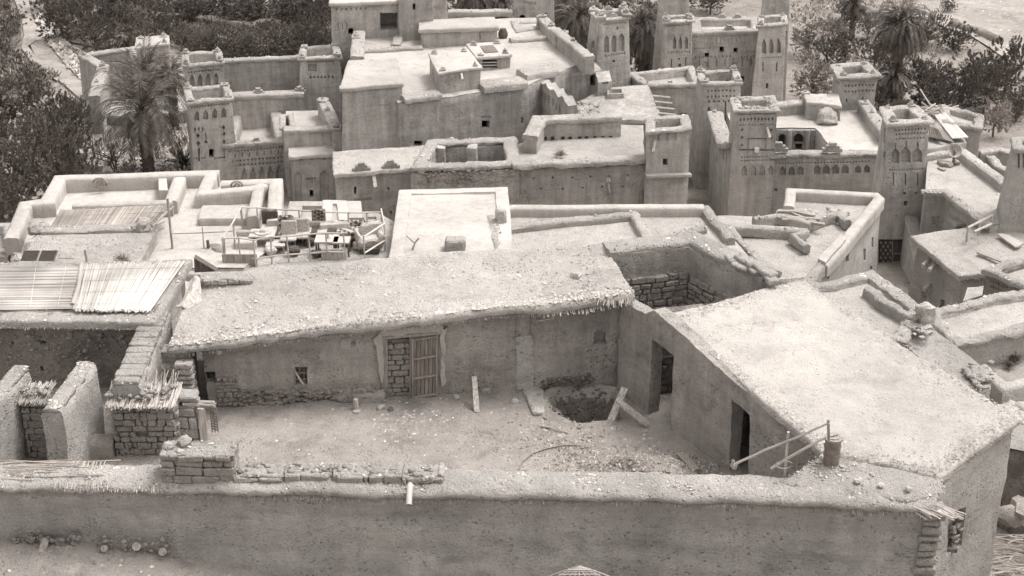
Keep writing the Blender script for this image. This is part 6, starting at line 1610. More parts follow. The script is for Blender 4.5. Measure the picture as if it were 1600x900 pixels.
FW = [Vector((p.x, p.y, zR - .12)) for p in q(zR, (1146, 241), (1386, 239))]
wall_o = elev(rtR, [FW[0], FW[1], Vector((FW[1].x, FW[1].y, RB)), Vector((FW[0].x, FW[0].y, RB))], FW[0], FW[1], .55, 'wall_far', .5, .03, 'front_wall', [(cN, .2, False), (band2, .2, True), (hl + ROW(1280, 264, 1330, 263, 2.5, 4, .08), .3, True)])
coping(wall_o, [p + Vector((0, .2, .0)) for p in FW], .65, .12, False, 'coping', .35, .06, a2=.03)
tp = [p - Vector((0, 0, lo)) + (Vector((0, .3, 0)) if i < 2 else Vector((0, 0, 0))) for i, p in enumerate(top)]
bm_ = body(rtR, tp, RB, 0, None, 'wall_far', [(6, [RARCH(1216, 210, 1228, 234), RARCH(1240, 209, 1256, 234), RARCH(1272, 217, 1286, 234)], .5, True)], .6, .03, 'roof_block')
sheet(rtR, [p + Vector((0, 0, .03)) for p in ccw(tp)], 'roof_smooth', 150, .5, .05)
A_, B_ = q(zR - lo, (1213, 201), (1300, 203)); 
elev(rtR, [(1213, 203), (1296, 204), (1297, 262), (1213, 262)], A_ + Vector((0, -.05, 0)), B_ + Vector((0, -.05, 0)), 1.2, 'wall_pale', .5, .02, 'arcade', [([RARCH(1214, 208, 1229, 240), ARCH(1239, 206, 1257, 224, .5), W(1242.5, 224.2, 1253.5, 240), RARCH(1271, 213, 1287, 240)], .29, True)])
for px in (1234, 1262):
    bm = bmesh.new(); tube(bm, [hit(px, 203, A_, B_, .2), hit(px, 240, A_, B_, .2)], .1, 8); obj('arcade_pillar', bm, M['wall_far'], rtR)
wallrun(rtR, [p for p in q(zR, (1348, 160), (1386, 212))], .5, .9, 'wall_far'); wallrun(rtR, q(zR, (1206, 165), (1262, 161)), .45, .9, 'wall_far')
for x, y in ((1352, 163), (1362, 178), (1374, 192)): finial(rtR, at(x, y, zR + .1), .42)
for x, y in ((1216, 236), (1300, 236)): tooth(rtR, at(x, y, zR + .12), Vector((1, 0, 0)), .9)
bq = zq(74.8, (1262, 160), (1313, 163), (1308, 145), (1258, 147)); b = body(rtR, bq, zR - 2, .05, None, 'wall_far', [(3, [], .1)], .5, .08, 'stair_bulkhead', drop=.05); slab(b, bq, .16, .06, 'roof_smooth', 30, .4, .08); finial(b, bq[3], .4)
bm = bmesh.new(); p = at(1292, 194, zR - lo); tube(bm, [p - Vector((0, 0, .1)), p + Vector((0, .25, .2)), p + Vector((0, .6, .34))], .6, 14, .5); slice_grid(bm, .15); jiggle(bm, .12, 1.5); obj('mud_bulge', bm, M['wall_far'], rtR, ang=70)
bm = bmesh.new()
P = [hit(1258, 162, bq[3], bq[0], .08), hit(1263, 172, bq[3], bq[0], .08)]
cv = [(0, [W(1155, 233, 1210, 236)] + ROW(1152, 178, 1212, 176, 2.5, 16, .5) + ROW(1154, 184, 1210, 182, 7, 10, .7, DIA) + ROW(1154, 194, 1210, 192, 3, 12, .6, TRI) + [W(1168, 217, 1169, 238), W(1196, 216, 1197, 238), W(1168, 216, 1197, 217.5)] + ROW(1155, 200, 1163, 200, 6, 1, .7, DIA) + ROW(1155, 212, 1163, 212, 6, 1, .7, DIA) + ROW(1155, 224, 1163, 224, 6, 1, .7, DIA) + ROW(1201, 200, 1209, 200, 6, 1, .7, DIA) + ROW(1201, 212, 1209, 212, 6, 1, .7, DIA) + ROW(1156, 243, 1210, 242, 4, 12, .7, TRI) + ROW(1156, 250, 1210, 249, 3, 12, .7, VTRI) + ROW(1156, 259, 1211, 258, 16, 4, .62, ARCH), .11), (3, [ARCH(1142.6, 205, 1144.4, 225), ARCH(1141, 235, 1143, 255)], .1)]
t, kpt = tower(rtR, 68, [(1148, 175), (1215, 173), (1208, 153), (1143, 156)], RB, .012, cv, (.35, .5), 0)
g = grow(kpt, -.2)
for k in range(16): 
    pass
bm = bmesh.new()
for k in range(46):
    i = random.randrange(4); p = g[i].lerp(g[(i + 1) % 4], random.random()); rock(bm, p + Vector((0, 0, .1)), random.uniform(.06, .2), .7, 1)
obj('broken_crown', bm, M['coping'], t, ang=None)
bm = bmesh.new(); p = hit(1182, 233, kpt[0], kpt[1], .05); box(bm, p + Vector((0, -.1, 0)), .2, .2, .2); obj('white_lamp_box', bm, M['white'], t)
bm = bmesh.new(); p = hit(1198, 199, kpt[0], kpt[1], .0); plank(bm, p, p + Vector((.12, -.35, -.4)), .12, .1); obj('water_spout', bm, M['wood_pale'], t)
cv = [(0, ROW(1103, 141, 1150, 140, 3, 8, .4) + ROW(1103, 150, 1150, 149, 3, 8, .4) + ROW(1104, 158, 1150, 157, 2.5, 6, .4) + [ARCH(1104, 166, 1112, 190, .4), ARCH(1127, 180, 1141, 196, .4), W(1133, 158, 1135, 178)], .2), (3, ROW(1091, 160, 1097, 170, 22, 3, .4, ARCH), .12)]
tower(rtR, 76, [(1098, 132), (1157, 131), (1150, 112), (1090, 114)], RB, .04, cv, fin=.4)
# left wall between its towers, sloping coping
A_, B_ = zq(74.5, (1112, 190))[0], kpt[0] + Vector((-.02, .3, -1.9)); mid = A_.lerp(B_, .55) - Vector((0, 0, .55))
P = [Vector((A_.x, A_.y, 0)), Vector((B_.x, B_.y, 0))]
w_ = elev(rtR, [A_ + Vector((0, 0, .3)), mid, B_, Vector((B_.x, B_.y, RB)), Vector((A_.x, A_.y, RB))], P[0], P[1], .5, 'wall_far', .5, .04, 'side_wall', [(ROW(1114, 200, 1140, 240, 22, 7, .35), .12, False)])
coping(w_, [A_ + Vector((.15, 0, .32)), mid + Vector((.15, 0, .02)), B_ + Vector((.15, 0, .02))], .8, .22, False, 'coping', .35, .05)
finial(w_, A_ + Vector((.1, 0, .4)), .5)
cv = [(0, ROW(1318, 133, 1366, 131, 3, 9, .45) + ROW(1318, 142, 1366, 140, 3, 9, .45) + [W(1347, 152, 1349, 162), W(1322, 154, 1324, 160)], .2), (3, ROW(1305, 125, 1312, 130, 4, 2, .5), .1)]
tower(rtR, 76.3, [(1313, 122), (1370, 119), (1353, 101), (1304, 104)], RB, .012, cv, (.32, .5), .28, over=.2)
# the tall corner tower with the rug door
cv = [(0, ROW(1397, 203, 1448, 199, 3, 10, .45) + ROW(1398, 209, 1447, 206, 3, 10, .45) + ROW(1398, 217, 1446, 214, 2.5, 10, .45) + [ARCH(1393, 232, 1406, 256, .35), ARCH(1408, 229, 1423, 255, .35), ARCH(1426, 230, 1441, 254, .35), W(1399, 224, 1400.5, 232), W(1415, 221, 1417, 230), W(1433, 222, 1435, 230)] + ROW(1388, 263, 1443, 261, 4, 14, .65, TRI) + [W(1395, 270, 1397, 290), W(1413.5, 270, 1415.5, 290), W(1433, 270, 1435, 290)] + ROW(1386, 277, 1390, 277, 2, 1, .5), .2),
      (0, [W(1411, 300, 1416, 304), W(1429, 300, 1434, 303), W(1412, 314, 1418, 322), W(1397, 247, 1400, 253), W(1431, 247, 1434, 253)], .35, True),
      (0, [W(1372.5, 374, 1413, 420)], .45), (3, [W(1381, 200, 1383, 225), ARCH(1380, 235, 1386, 262)], .2)]
t, kpo = tower(rtR, 63, [(1390, 195), (1453, 191), (1427, 167), (1380, 171)], -9.9, .03, cv, (.32, .6), .3, over=.16)
h = zof(195, 63) + 9.9; bo = grow(ccw(kpo), .03 * h)
A_, B_ = [Vector((p.x, p.y, 0)) for p in bo[:2]]
def tpt(px, py, off): 
    o1, o2 = kpo[0], kpo[1]; d = (o2 - o1).normalized(); Nn = newell([Vector((bo[0].x, bo[0].y, -9.9)), Vector((bo[1].x, bo[1].y, -9.9)), kpo[1], kpo[0]])
    dd = ray(px, py); c = Vector((0, 0, CAMZ)); return c + dd * ((kpo[0] + Nn * off - c).dot(Nn) / dd.dot(Nn))
def panel(x0, y0, x1, y1, off, th=.05):
    bm = bmesh.new(); P = [tpt(x, y, off) for x, y in ((x0, y1), (x1, y1), (x1, y0), (x0, y0))]; Q = [tpt(x, y, off - th) for x, y in ((x0, y1), (x1, y1), (x1, y0), (x0, y0))]
    prism(bm, P, Q); fix(bm); return bm
o = obj('rug', panel(1373.5, 375, 1393, 418, -.12), M['cloth_dark'], None, False); tag(o, 'dark zigzag patterned rug hung in the doorway under the tall corner tower', 'rug')
bm = bmesh.new()
for r in range(7):
    for k in range(5):
        if (r + k) % 2: continue
        x0 = 1374.5 + k * 3.7; y0 = 376.5 + r * 5.9; P = [tpt(x, y, -.105) for x, y in DIA(x0, y0, x0 + 3.6, y0 + 5.4)]; bm.faces.new([bm.verts.new(p) for p in P])
fix(bm); m_ = obj('rug_pattern', bm, M['wood'], o, False)
for y0, y1 in ((375, 395), (398, 418)):
    obj('door_panel', panel(1396, y0, 1411, y1, -.15), M['wood_dark'], t, False)
obj('door_frame', panel(1393.5, 374.5, 1395.5, 419, -.1), M['wood'], t, False); obj('door_frame', panel(1396, 395.3, 1411.5, 397.5, -.1), M['wood'], t, False); obj('doorstep', panel(1372, 418.5, 1414, 421, .05, .3), M['wood_pale'], t, False)
# little wall stepping out of the tower's foot
P = [tpt(1424, 342, .15), at(1452, 366, -5.9)]; P[1].z = P[0].z - .9
wallrun(rtR, P, .5, 4.5, 'wall', 'coping')
# ------------------------------------------------------------------ sheds and ruins beyond, right
kp = zq(69, (1446, 226), (1512, 214), (1490, 180), (1446, 190))
rt = root('tin_roofed_shed', 'mud shed roofed with pale corrugated sheets right of the tall corner tower', 'shed', kp, RB)
body(rt, kp, RB, .01, None, 'wall', [(0, ROW(1452, 222, 1505, 212, 4, 4, .2), .1)], .7, .04, drop=.25)
def tin(px, z, lift, mat, name):
    a, b, c, d = q(z, *px); bm = bmesh.new(); n = 26; rows = []
    for k in range(n + 1):
        t = k / n; h_ = .035 * math.sin(t * math.pi * 16); rows.append([bm.verts.new(p + Vector((0, 0, h_ + lift * (s_)))) for p, s_ in ((a.lerp(b, t), 0), (d.lerp(c, t), 1))])
    for r0, r1 in zip(rows, rows[1:]): bm.faces.new((r0[0], r1[0], r1[1], r0[1]))
    ex = bmesh.ops.extrude_face_region(bm, geom=bm.faces[:]); bmesh.ops.translate(bm, vec=(0, 0, -.03), verts=[v for v in ex['geom'] if isinstance(v, bmesh.types.BMVert)]); fix(bm)
    return obj(name, bm, M[mat], rt)
tin([(1488, 216), (1513, 214), (1477, 179), (1460, 183)], kp[0].z, .1, 'white', 'tin_sheet'); tin([(1446, 212), (1476, 219), (1466, 205), (1447, 198)], kp[0].z, .1, 'metal', 'tin_sheet'); tin([(1466, 214), (1490, 222), (1476, 192), (1450, 196)], kp[0].z - .1, .1, 'stone', 'tin_sheet')
kp = zq(72, (1473, 196), (1533, 204), (1534, 184), (1474, 168))
rt = root('half_fallen_house', 'low half fallen house of rough stone among the bushes on the right', 'ruin', kp, -11.5)
body(rt, kp, -11.5, .01, (.3, .2), 'wall', (), .6, .07, rooft='roof', peb=80); parcop(rt, kp, (.3, .3), .14, amp=.09, a2=.06)
bm = bmesh.new()
for k in range(40):
    p = at(random.uniform(1440, 1475), random.uniform(166, 178), -8); d = Vector((random.gauss(0, 1), random.gauss(0, .6), random.uniform(-.1, .3))).normalized(); tube(bm, [p, p + d * random.uniform(.6, 1.3)], .04, 4)
tag(obj('brushwood_stack', bm, M['reed'], smooth=False), 'pale brushwood stacked behind the tin roofed shed', 'brushwood')
kp = zq(60, (1566, 262), (1606, 270), (1640, 252), (1572, 246)); rt = root('broken_enclosure', 'low broken walls of an empty enclosure near the right edge', 'ruin', kp, -11.5)
wallrun(rt, q(-7.2, (1528, 240), (1560, 236), (1600, 246), (1650, 244)), .4, 1.2, 'wall'); wallrun(rt, q(-7.4, (1548, 248), (1560, 262), (1578, 268)), .35, 1.0, 'wall')
t_, kpq = None, zq(57, (1586, 236), (1680, 238), (1670, 214), (1582, 220))
rt = root('edge_tower', 'battered tower with vertical grooves cut by the right edge of the picture', 'tower', kpq, RB)
body(rt, kpq, RB, .075, (.3, .5), 'wall', [(0, ROW(1588, 240, 1620, 241, 22, 4, .45), .12), (3, [], .1)], .6, .03); parcop(rt, kpq, (.3, .5), .14)
# ------------------------------------------------------------------ lone house, far left
c_ = at(190, 100, -9); rt = thing('riverside_house', 'lone mud house with folded parapet walls beside the dirt path at the upper left', 'house', (c_.x, c_.y, -13))
zW = -9.3
wallrun(rt, q(zW, (130, 89), (161, 107), (147, 155)), .6, 3.6, 'wall_far', ch=.2); wallrun(rt, q(zW, (134, 87), (208, 77), (215, 100)), .45, 3.6, 'wall_far')
block(rt, 93, [(212, 74), (263, 67), (262, 56), (214, 58)], -13, .01, (), 'upper_room', 'roof_smooth', .14, .08, fin=.4)
finial(rt, at(161, 107, zW + .1), .6); finial(rt, at(152, 131, zW + .1), .5); finial(rt, at(131, 89, zW + .1), .5)
kp = q(-11.0, (134, 178), (235, 182), (300, 170), (262, 140), (190, 158), (134, 158)); b = body(rt, kp, -13, .02, None, 'wall_far', (), .8, .04, 'lower_room', drop=.1); slab(b, kp, .2, .1, 'coping', 60, .5, .06)
# ================================================================== valley floor, trees and palms
def gpt(px, py):
    p = at(px, py, -12.5)
    for _ in range(6): p = at(px, py, ground_z(p.x, p.y))
    return p
def drape(name, px, mat, lift=.1, s=1.2, kind='structure', label=None, peb=0, r1=.3):
    P = ccw([gpt(x, y) for x, y in px]); P0 = [Vector((p.x, p.y, 0)) for p in P]
    bm = bmesh.new(); bm.faces.new([bm.verts.new(p) for p in P0]); slice_grid(bm, s)
    for v in bm.verts: v.co.z = ground_z(v.co.x, v.co.y) + lift + .05 * noise.noise(v.co * .9)
    fix_up(bm)
    for k in range(peb):
        p = rnd_in(P0); pebble(bm, (p.x, p.y, ground_z(p.x, p.y) + lift), .05 + r1 * random.random() ** 3)
    o = obj(name, bm, M[mat], ang=None); return tag(o, kind=kind)
drape('path', [(18, -10), (42, -10), (50, 30), (75, 72), (110, 112), (150, 150), (128, 160), (95, 130), (58, 92), (38, 60), (34, 30)], 'yard', .12)
drape('side_path', [(40, 52), (52, 48), (58, 66), (44, 76), (58, 92), (95, 122), (90, 130), (50, 100), (34, 78)], 'yard', .18)
drape('field', [(-60, -10), (16, -10), (32, 30), (34, 62), (20, 78), (50, 102), (85, 130), (60, 160), (-60, 160)], 'field', .1)
drape('field', [(180, 30), (260, 18), (520, 12), (520, 96), (330, 96), (270, 60)], 'field', .1)
drape('field', [(75, -10), (250, -10), (260, 60), (200, 84), (100, 66), (70, 20)], 'field', .1)
drape('stony_slope', [(52, 22), (66, 18), (92, 58), (130, 86), (126, 128), (92, 92), (66, 56)], 'terrain', .2, 1.2, 'structure', None, 700, .3)
drape('riverbed', [(1400, -40), (1700, -40), (1700, 140), (1600, 110), (1520, 60), (1440, 28)], 'yard', .1, 2.0, 'structure', None, 900, .1)
drape('dry_bank', [(90, 300), (300, 300), (300, 205), (235, 200), (120, 225)], 'yard', .1, 1., 'structure', None, 250, .15)
# ---- foliage
def leaf(bm, p, d, L, wd):
    s = d.cross(Vector((random.gauss(0, 1), random.gauss(0, 1), random.gauss(0, 1))))
    if s.length < 1e-4: return
    s = s.normalized() * wd; m = p + d * L * .5
    bm.faces.new((bm.verts.new(p), bm.verts.new(m + s), bm.verts.new(p + d * L), bm.verts.new(m - s)))
def crown(seed, H, Wd, lobes, nc, nl, L, wd, up=.6, low=.18):
    rnd = random.Random(seed); random.seed(seed); bm = bmesh.new(); tips = []
    LB = [(Vector((rnd.uniform(-.32, .32) * Wd, rnd.uniform(-.32, .32) * Wd, H * rnd.uniform(.2, .72))), Wd * rnd.uniform(.2, .34)) for _ in range(lobes)]
    for k in range(nc):
        c, r = LB[k % lobes]; d = Vector((rnd.gauss(0, 1), rnd.gauss(0, 1), rnd.gauss(.25, 1))).normalized()
        p = c + Vector((d.x * r, d.y * r, d.z * r * .85)) * rnd.uniform(.55, 1.08)
        if p.z < H * low * .5: p.z = H * low * rnd.uniform(.5, 1.2)
        tips.append((p, d))
        ax = (d + Vector((0, 0, up)) + Vector((rnd.gauss(0, .3), rnd.gauss(0, .3), 0))).normalized(); sl = L * rnd.uniform(1.2, 2.6)
        for j in range(nl):
            t = rnd.random(); b = p + ax * sl * (t - .4)
            e = (ax * .9 + Vector((rnd.gauss(0, .6), rnd.gauss(0, .6), rnd.gauss(0, .5)))).normalized(); leaf(bm, b, e, L * rnd.uniform(.6, 1.25) * (1.1 - .5 * t), wd * rnd.uniform(.7, 1.2))
    return bm, LB
def make_tree(name, seed, H, Wd, lobes, nc, nl, L, wd, mat, label, cat='tree', group=None, up=.6, low=.18):
    rt = thing(name, label, cat, (0, 0, 0), group)
    bm, LB = crown(seed, H, Wd, lobes, nc, nl, L, wd, up, low); cr = obj('crown', bm, M[mat], rt, smooth=False)
    bm = bmesh.new(); tube(bm, [(0, 0, -.5), (.03 * H, .01 * H, H * .2), (-.01 * H, .02 * H, H * .38)], H * .035, 7, H * .024)
    for c, r in LB:
        b = Vector((.01 * H, .01 * H, H * .3)); m = b.lerp(c, .5) + Vector((0, 0, -.04 * H)); tube(bm, [b, m, c], H * .018, 5, H * .006)
    obj('trunk', bm, M['bark'], rt); return rt
random.seed(3)
PROTO = [make_tree('tamarisk_bush', 11, 4.0, 4.6, 9, 360, 50, .18, .022, 'leaf', 'x', 'bush'), make_tree('tamarisk_bush', 12, 4.0, 4.2, 7, 310, 50, .19, .024, 'leaf_mid', 'x', 'bush'),
         make_tree('tamarisk_bush', 13, 4.0, 5.0, 10, 380, 50, .18, .022, 'leaf', 'x', 'bush', None, .9), make_tree('dusty_tree', 14, 4.0, 3.6, 8, 220, 42, .18, .026, 'leaf_pale', 'x', 'tree', None, .4, .3)]
used_p = set()
def plant(k, bx, by, hp, wp, label, group, cat=None, zlift=0):
    p = gpt(bx, by); d = (p - Vector((0, 0, CAMZ))).length; h = hp * d / 2400 / .93; wd = wp * d / 2400
    pr = PROTO[k]; base_w = (4.6, 4.2, 5.0, 3.6)[k]; sc = (wd / base_w * 1.05, wd / base_w * 1.05, h / 4.0 * 1.02)
    rz = random.uniform(0, 6.28)
    if k in used_p: r = dup(pr, p, rz, sc, label, group)
    else:
        used_p.add(k); r = pr; r.location = p; r.rotation_euler = (0, 0, rz); r.scale = sc; r['label'] = label
        if group: r['group'] = group
    if cat: r['category'] = cat
    return r
G1, G2, G3, G4 = 'bushes massed at the left edge', 'thicket along the top left', 'bushes scattered on the right bank', 'bushes among the palms at the top'
L1 = 'dark feathery bush in the dense mass at the left edge above the plastered house'
for k, bx, by, hp, wp in ((0, 30, 345, 150, 130), (2, 105, 330, 140, 100), (0, -25, 300, 120, 120), (1, 55, 285, 120, 120), (2, 112, 270, 100, 80), (0, 10, 235, 110, 120), (2, 75, 225, 95, 100), (1, 110, 215, 70, 60), (0, 5, 372, 110, 90), (1, 128, 318, 90, 60), (2, -30, 200, 80, 90)):
    plant(k, bx, by, hp, wp, L1, G1)
L2 = 'dark rounded bush in the thicket that fills the upper left behind the path'
for k, bx, by, hp, wp in ((0, 100, 62, 75, 80), (2, 150, 78, 90, 95), (1, 205, 82, 80, 90), (0, 175, 30, 60, 80), (2, 245, 62, 60, 70), (0, 120, 20, 60, 80), (2, 75, 18, 50, 60), (0, 215, 28, 60, 80)):
    plant(k, bx, by, hp, wp, L2, G2)
L3 = 'dark bush in the belt of scrub behind the carved kasbah at the top'
for k, bx, by, hp, wp in ((0, 300, 32, 50, 80), (2, 350, 26, 55, 80), (1, 405, 34, 60, 85), (0, 460, 40, 65, 90), (2, 505, 48, 70, 80), (0, 265, 16, 45, 70), (1, 430, 96, 62, 80), (2, 480, 95, 62, 70), (0, 375, 92, 50, 80), (2, 330, 88, 45, 70), (0, 520, 98, 60, 60), (1, 290, 75, 40, 60), (2, 395, 12, 40, 80), (0, 500, 12, 50, 90), (2, 310, 8, 40, 80)):
    plant(k, bx, by, hp, wp, L3, 'belt of scrub behind the carved kasbah')
L4 = 'dark bush filling the gaps between the palms behind the great kasbah'
for k, bx, by, hp, wp in ((0, 720, 26, 50, 80), (2, 770, 28, 55, 70), (0, 885, 70, 75, 60), (2, 905, 108, 70, 60), (0, 1000, 118, 70, 60), (1, 1015, 60, 60, 60), (2, 1110, 22, 45, 60), (0, 890, 20, 50, 60), (2, 960, 30, 55, 70), (0, 1060, 15, 40, 60)):
    plant(k, bx, by, hp, wp, L4, G4)
for k, bx, by, hp, wp, lb in ((3, 1262, 88, 60, 62, 'loose dusty tree on the bare slope right of the far kasbah'), (1, 1318, 104, 62, 72, 'round dark bush left of the big palm'), (3, 1270, 160, 72, 78, 'pale dusty tree behind the arcaded kasbah, below the round dark bush'),
        (0, 1330, 40, 45, 48, 'small dark bush highest up the slope left of the big palm'), (3, 1355, 62, 45, 40, 'thin dusty bush tucked behind the big palm on its left'), (2, 1448, 72, 50, 60, 'dark bush to the upper right of the big palm'), (0, 1490, 78, 42, 62, 'low spreading bush at the edge of the stony riverbed'),
        (1, 1435, 168, 78, 80, 'mid toned bush just right of the young palm'), (0, 1500, 165, 82, 95, 'broad dark bush in the middle of the right hand thicket'), (2, 1568, 150, 85, 105, 'largest dark bush at the right edge beside the riverbed'), (0, 1462, 178, 70, 80, 'dark bush in front of the broad one in the right hand thicket'),
        (2, 1535, 178, 75, 75, 'dark bush nearest the half fallen house'), (3, 1552, 214, 58, 44, 'small lone tree standing on the dusty ground by the half fallen house'), (1, 1372, 172, 45, 60, 'low bush in front of the young palm'), (0, 1365, 108, 55, 60, 'dark bush under the fronds of the big palm'), (2, 1588, 190, 50, 60, 'low scrubby bush at the right edge below the largest one'),
        (3, 1300, 60, 30, 40, 'tiny dusty bush on the slope above the round dark one'), (1, 1402, 190, 38, 50, 'little bush peeping over the corner tower of the arcaded kasbah'), (2, 1480, 20, 20, 26, 'tiny dark bush alone high on the pale slope')):
    plant(k, bx, by, hp, wp, lb, G3)
# ---- palms
def make_palm(seed, n, L, droop, label, trunk_h, dry=10, tr=.2, nleaf=30, el0=(-.55, 1.35)):
    rnd = random.Random(seed); random.seed(seed); rt = thing('date_palm', label, 'palm', (0, 0, 0))
    bm = bmesh.new(); pts = [(.05 * math.sin(k * .7), .04 * math.cos(k), -.4 + (trunk_h + .4) * k / 10) for k in range(11)]
    tube(bm, pts, tr * 1.15, 9, tr * .9)
    for k in range(int(trunk_h * 26)):
        a = k * 2.4; z = trunk_h * k / (trunk_h * 26); p = Vector((tr * .95 * math.cos(a), tr * .95 * math.sin(a), z)); tube(bm, [p, p + Vector((math.cos(a) * .12, math.sin(a) * .12, .13))], .06, 4, .03)
    obj('trunk', bm, M['bark'], rt)
    def fronds(name, cnt, mat, lo, hi, Ls, dr):
        bm = bmesh.new()
        for k in range(cnt):
            az = k * 2.39996 + rnd.uniform(-.2, .2); el = lo + (hi - lo) * ((k + rnd.random()) / cnt) ** .9; ll = Ls * rnd.uniform(.8, 1.1)
            p = Vector((0, 0, trunk_h)); d = Vector((math.cos(az) * math.cos(el), math.sin(az) * math.cos(el), math.sin(el))); pts = [p.copy()]; st = ll / 9
            for j in range(9):
                p = p + d * st; d = (d + Vector((0, 0, -dr * (.4 + j / 9) * .22))).normalized(); pts.append(p.copy())
            tube(bm, pts, .03, 3, .008, cap=False)
            side = Vector((-math.sin(az), math.cos(az), 0))
            for j in range(nleaf):
                t = .12 + .88 * j / nleaf; i = min(8, int(t * 9)); q0 = pts[i].lerp(pts[i + 1], t * 9 - i); tan = (pts[i + 1] - pts[i]).normalized(); nrm = side.cross(tan).normalized()
                lw = .62 * math.sin(min(1, t * 1.3 + .12) * math.pi * .62 + .35) * Ls / 2.8
                for sg in (-1, 1):
                    e = (side * sg * .75 + tan * .75 + nrm * rnd.uniform(-.1, .35) + Vector((0, 0, -.12))).normalized()
                    w_ = tan.cross(e).cross(e).normalized() * .022
                    bm.faces.new((bm.verts.new(q0), bm.verts.new(q0 + e * lw * .5 + w_), bm.verts.new(q0 + e * lw), bm.verts.new(q0 + e * lw * .5 - w_)))
        return obj(name, bm, M[mat], rt, smooth=False)
    fronds('crown', n, 'palm', el0[0], el0[1], L, droop)
    if dry: fronds('dry_skirt', dry, 'palm_dry', -1.3, -.35, L * .8, droop)
    return rt
def set_palm(r, bx, by, Y=None, sc=1, rz=0):
    p = gpt(bx, by); r.location = p; r.scale = (sc, sc, sc); r.rotation_euler = (0, 0, rz); return r
def palm_h(bx, by, cy):
    p = gpt(bx, by); return atY(bx, cy, p.y).z - p.z, (p - Vector((0, 0, CAMZ))).length
GP = 'date palms'
for sd, bx, by, cy, rad, n, dr, dry, tr, lb in (
        (21, 232, 274, 172, 94, 46, 1.35, 8, .30, 'tall spreading date palm with a thick trunk left of the carved kasbah'),
        (22, 236, 205, 120, 58, 30, .7, 0, .22, 'upright date palm rising behind the spreading one'),
        (23, 274, 205, 118, 58, 26, 1.7, 4, .22, 'drooping date palm against the twin carved towers'),
        (24, 1395, 165, 42, 58, 74, 1.7, 26, .26, 'big bushy date palm with a hanging skirt on the right bank'),
        (25, 1392, 172, 120, 40, 30, 1.9, 10, .24, 'younger date palm under the big bushy one'),
        (26, 903, 118, 30, 56, 44, 1.6, 10, .22, 'date palm behind the roof parapet left of the tall carved tower'),
        (27, 1002, 122, 42, 60, 46, 1.8, 16, .22, 'date palm between the tall carved tower and the far kasbah'),
        (28, 1014, 120, 86, 38, 28, 2.0, 10, .2, 'low palm drooping beside the far kasbah wall'),
        (29, 745, 48, -2, 46, 44, 1.9, 14, .22, 'date palm cut by the top edge behind the long store block'),
        (30, 782, 46, 6, 36, 32, 1.9, 8, .2, 'smaller date palm beside the one cut by the top edge'),
        (31, 880, 56, 2, 44, 40, 1.7, 10, .2, 'date palm right of the rear tower at the top edge'),
        (32, 1330, 60, 6, 26, 24, 1.4, 4, .16, 'slight far palm high on the slope left of the big one')):
    h, d = palm_h(bx, by, cy); r = make_palm(sd, n, rad * d / 2400 * 1.08, dr, lb, h, dry, tr, 30); set_palm(r, bx, by, rz=random.uniform(0, 6)); r['group'] = GP
h, d = palm_h(288, 268, 262); r = make_palm(41, 16, 34 * d / 2400, .5, 'young stemless palm at the foot of the twin carved towers', .4, 0, .12, 22, (.25, 1.3)); set_palm(r, 288, 268)
# bare thorn tree
p = gpt(182, 272); rt = thing('bare_tree', 'small leafless thorn tree left of the spreading palm', 'tree', p); bm = bmesh.new(); rnd = random.Random(5)
def twig(p, d, L, r, n):
    e = p + d * L; tube(bm, [p, p.lerp(e, .5) + Vector((rnd.gauss(0, .04), rnd.gauss(0, .04), 0)) * L, e], r, 4, r * .6)
    if n:
        for k in range(rnd.choice((2, 3, 3))): twig(p.lerp(e, rnd.uniform(.5, 1)), (d + Vector((rnd.gauss(0, .6), rnd.gauss(0, .6), rnd.gauss(.1, .35)))).normalized(), L * rnd.uniform(.55, .8), r * .62, n - 1)
for k in range(3): twig(p, Vector((rnd.gauss(0, .3), rnd.gauss(0, .3), 1)).normalized(), 1.0, .06, 4)
obj('trunk', bm, M['bark'], rt, smooth=False)
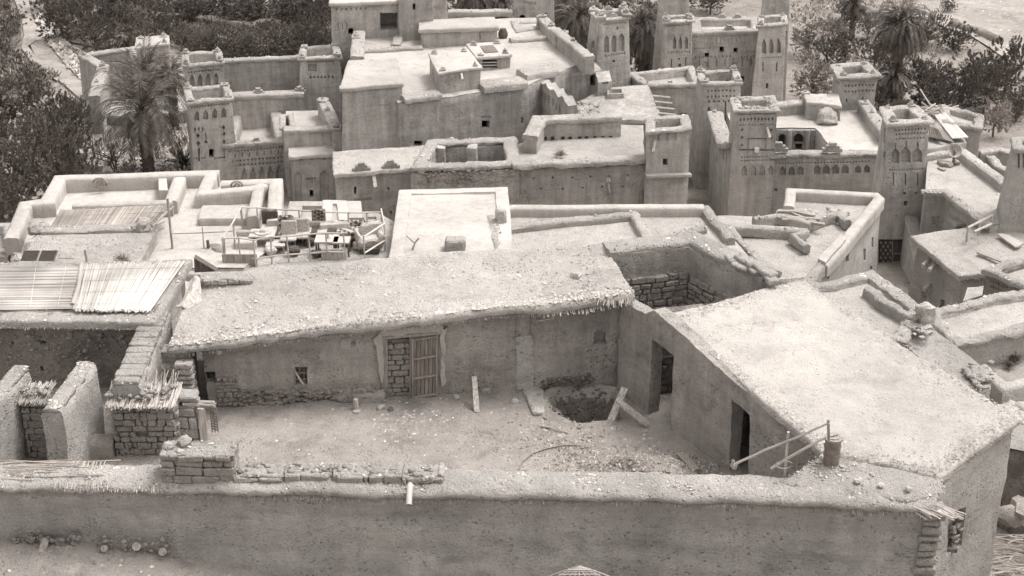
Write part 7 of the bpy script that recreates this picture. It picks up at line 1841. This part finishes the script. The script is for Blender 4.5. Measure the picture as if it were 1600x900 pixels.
# low scrub and dry grass, uncountable
bm = bmesh.new(); random.seed(9)
def scrub(pxpoly, n, r, nl, L):
    xs = [a for a, b in pxpoly]; ys = [b for a, b in pxpoly]
    PP = [Vector((a, b, 0)) for a, b in pxpoly]
    for k in range(n):
        s = rnd_in(PP); p = gpt(s.x, s.y) + Vector((0, 0, .1)); rr = r * random.uniform(.5, 1.3)
        for j in range(nl):
            d = Vector((random.gauss(0, .8), random.gauss(0, .8), abs(random.gauss(.5, .5)))).normalized(); leaf(bm, p + d * rr * random.uniform(.1, .9), (d + Vector((random.gauss(0, .4), random.gauss(0, .4), .4))).normalized(), L * random.uniform(.6, 1.3), .05)
scrub([(-60, -10), (14, -10), (30, 40), (20, 78), (80, 130), (60, 150), (-60, 150)], 420, .5, 26, .3)
scrub([(250, 15), (520, 8), (520, 98), (300, 98), (255, 60)], 520, .6, 26, .3)
scrub([(75, -8), (255, -8), (262, 70), (180, 84), (100, 66)], 160, .6, 26, .3)
scrub([(690, -8), (1040, -8), (1030, 70), (880, 60), (690, 30)], 160, .6, 26, .3)
tag(obj('low_scrub', bm, M['leaf'], smooth=False), 'low dark scrub covering the fields at the upper left', 'scrub', kind='stuff')
bm = bmesh.new()
scrub([(1235, -8), (1440, -8), (1450, 60), (1520, 90), (1600, 120), (1600, 200), (1440, 200), (1240, 165)], 420, .45, 22, .35)
scrub([(95, 225), (290, 205), (290, 290), (100, 290)], 120, .4, 22, .3); scrub([(60, 20), (90, 60), (130, 90), (120, 130), (70, 60)], 40, .3, 18, .25); scrub([(0, 100), (40, 90), (100, 130), (90, 150), (0, 150)], 60, .4, 20, .3)
tag(obj('dry_grass', bm, M['grass'], smooth=False), 'tufts of pale dry grass over the banks and the slope on the right', 'grass', kind='stuff')
bm = bmesh.new()
for (x0, y0, x1, y1) in ((200, 22, 380, 44), (380, 44, 440, 40), (1330, 8, 1460, 60), (1490, 40, 1560, 66)):
    P = [gpt(x0 + (x1 - x0) * k / 8, y0 + (y1 - y0) * k / 8 + 2 * math.sin(k)) for k in range(9)]; sweep(bm, P, rprof(.7, .5, .2, -.5), False, .6, .15, .7, 3, .1, 2)
fix(bm); tag(obj('field_bank', bm, M['terrain'], ang=None), kind='structure')
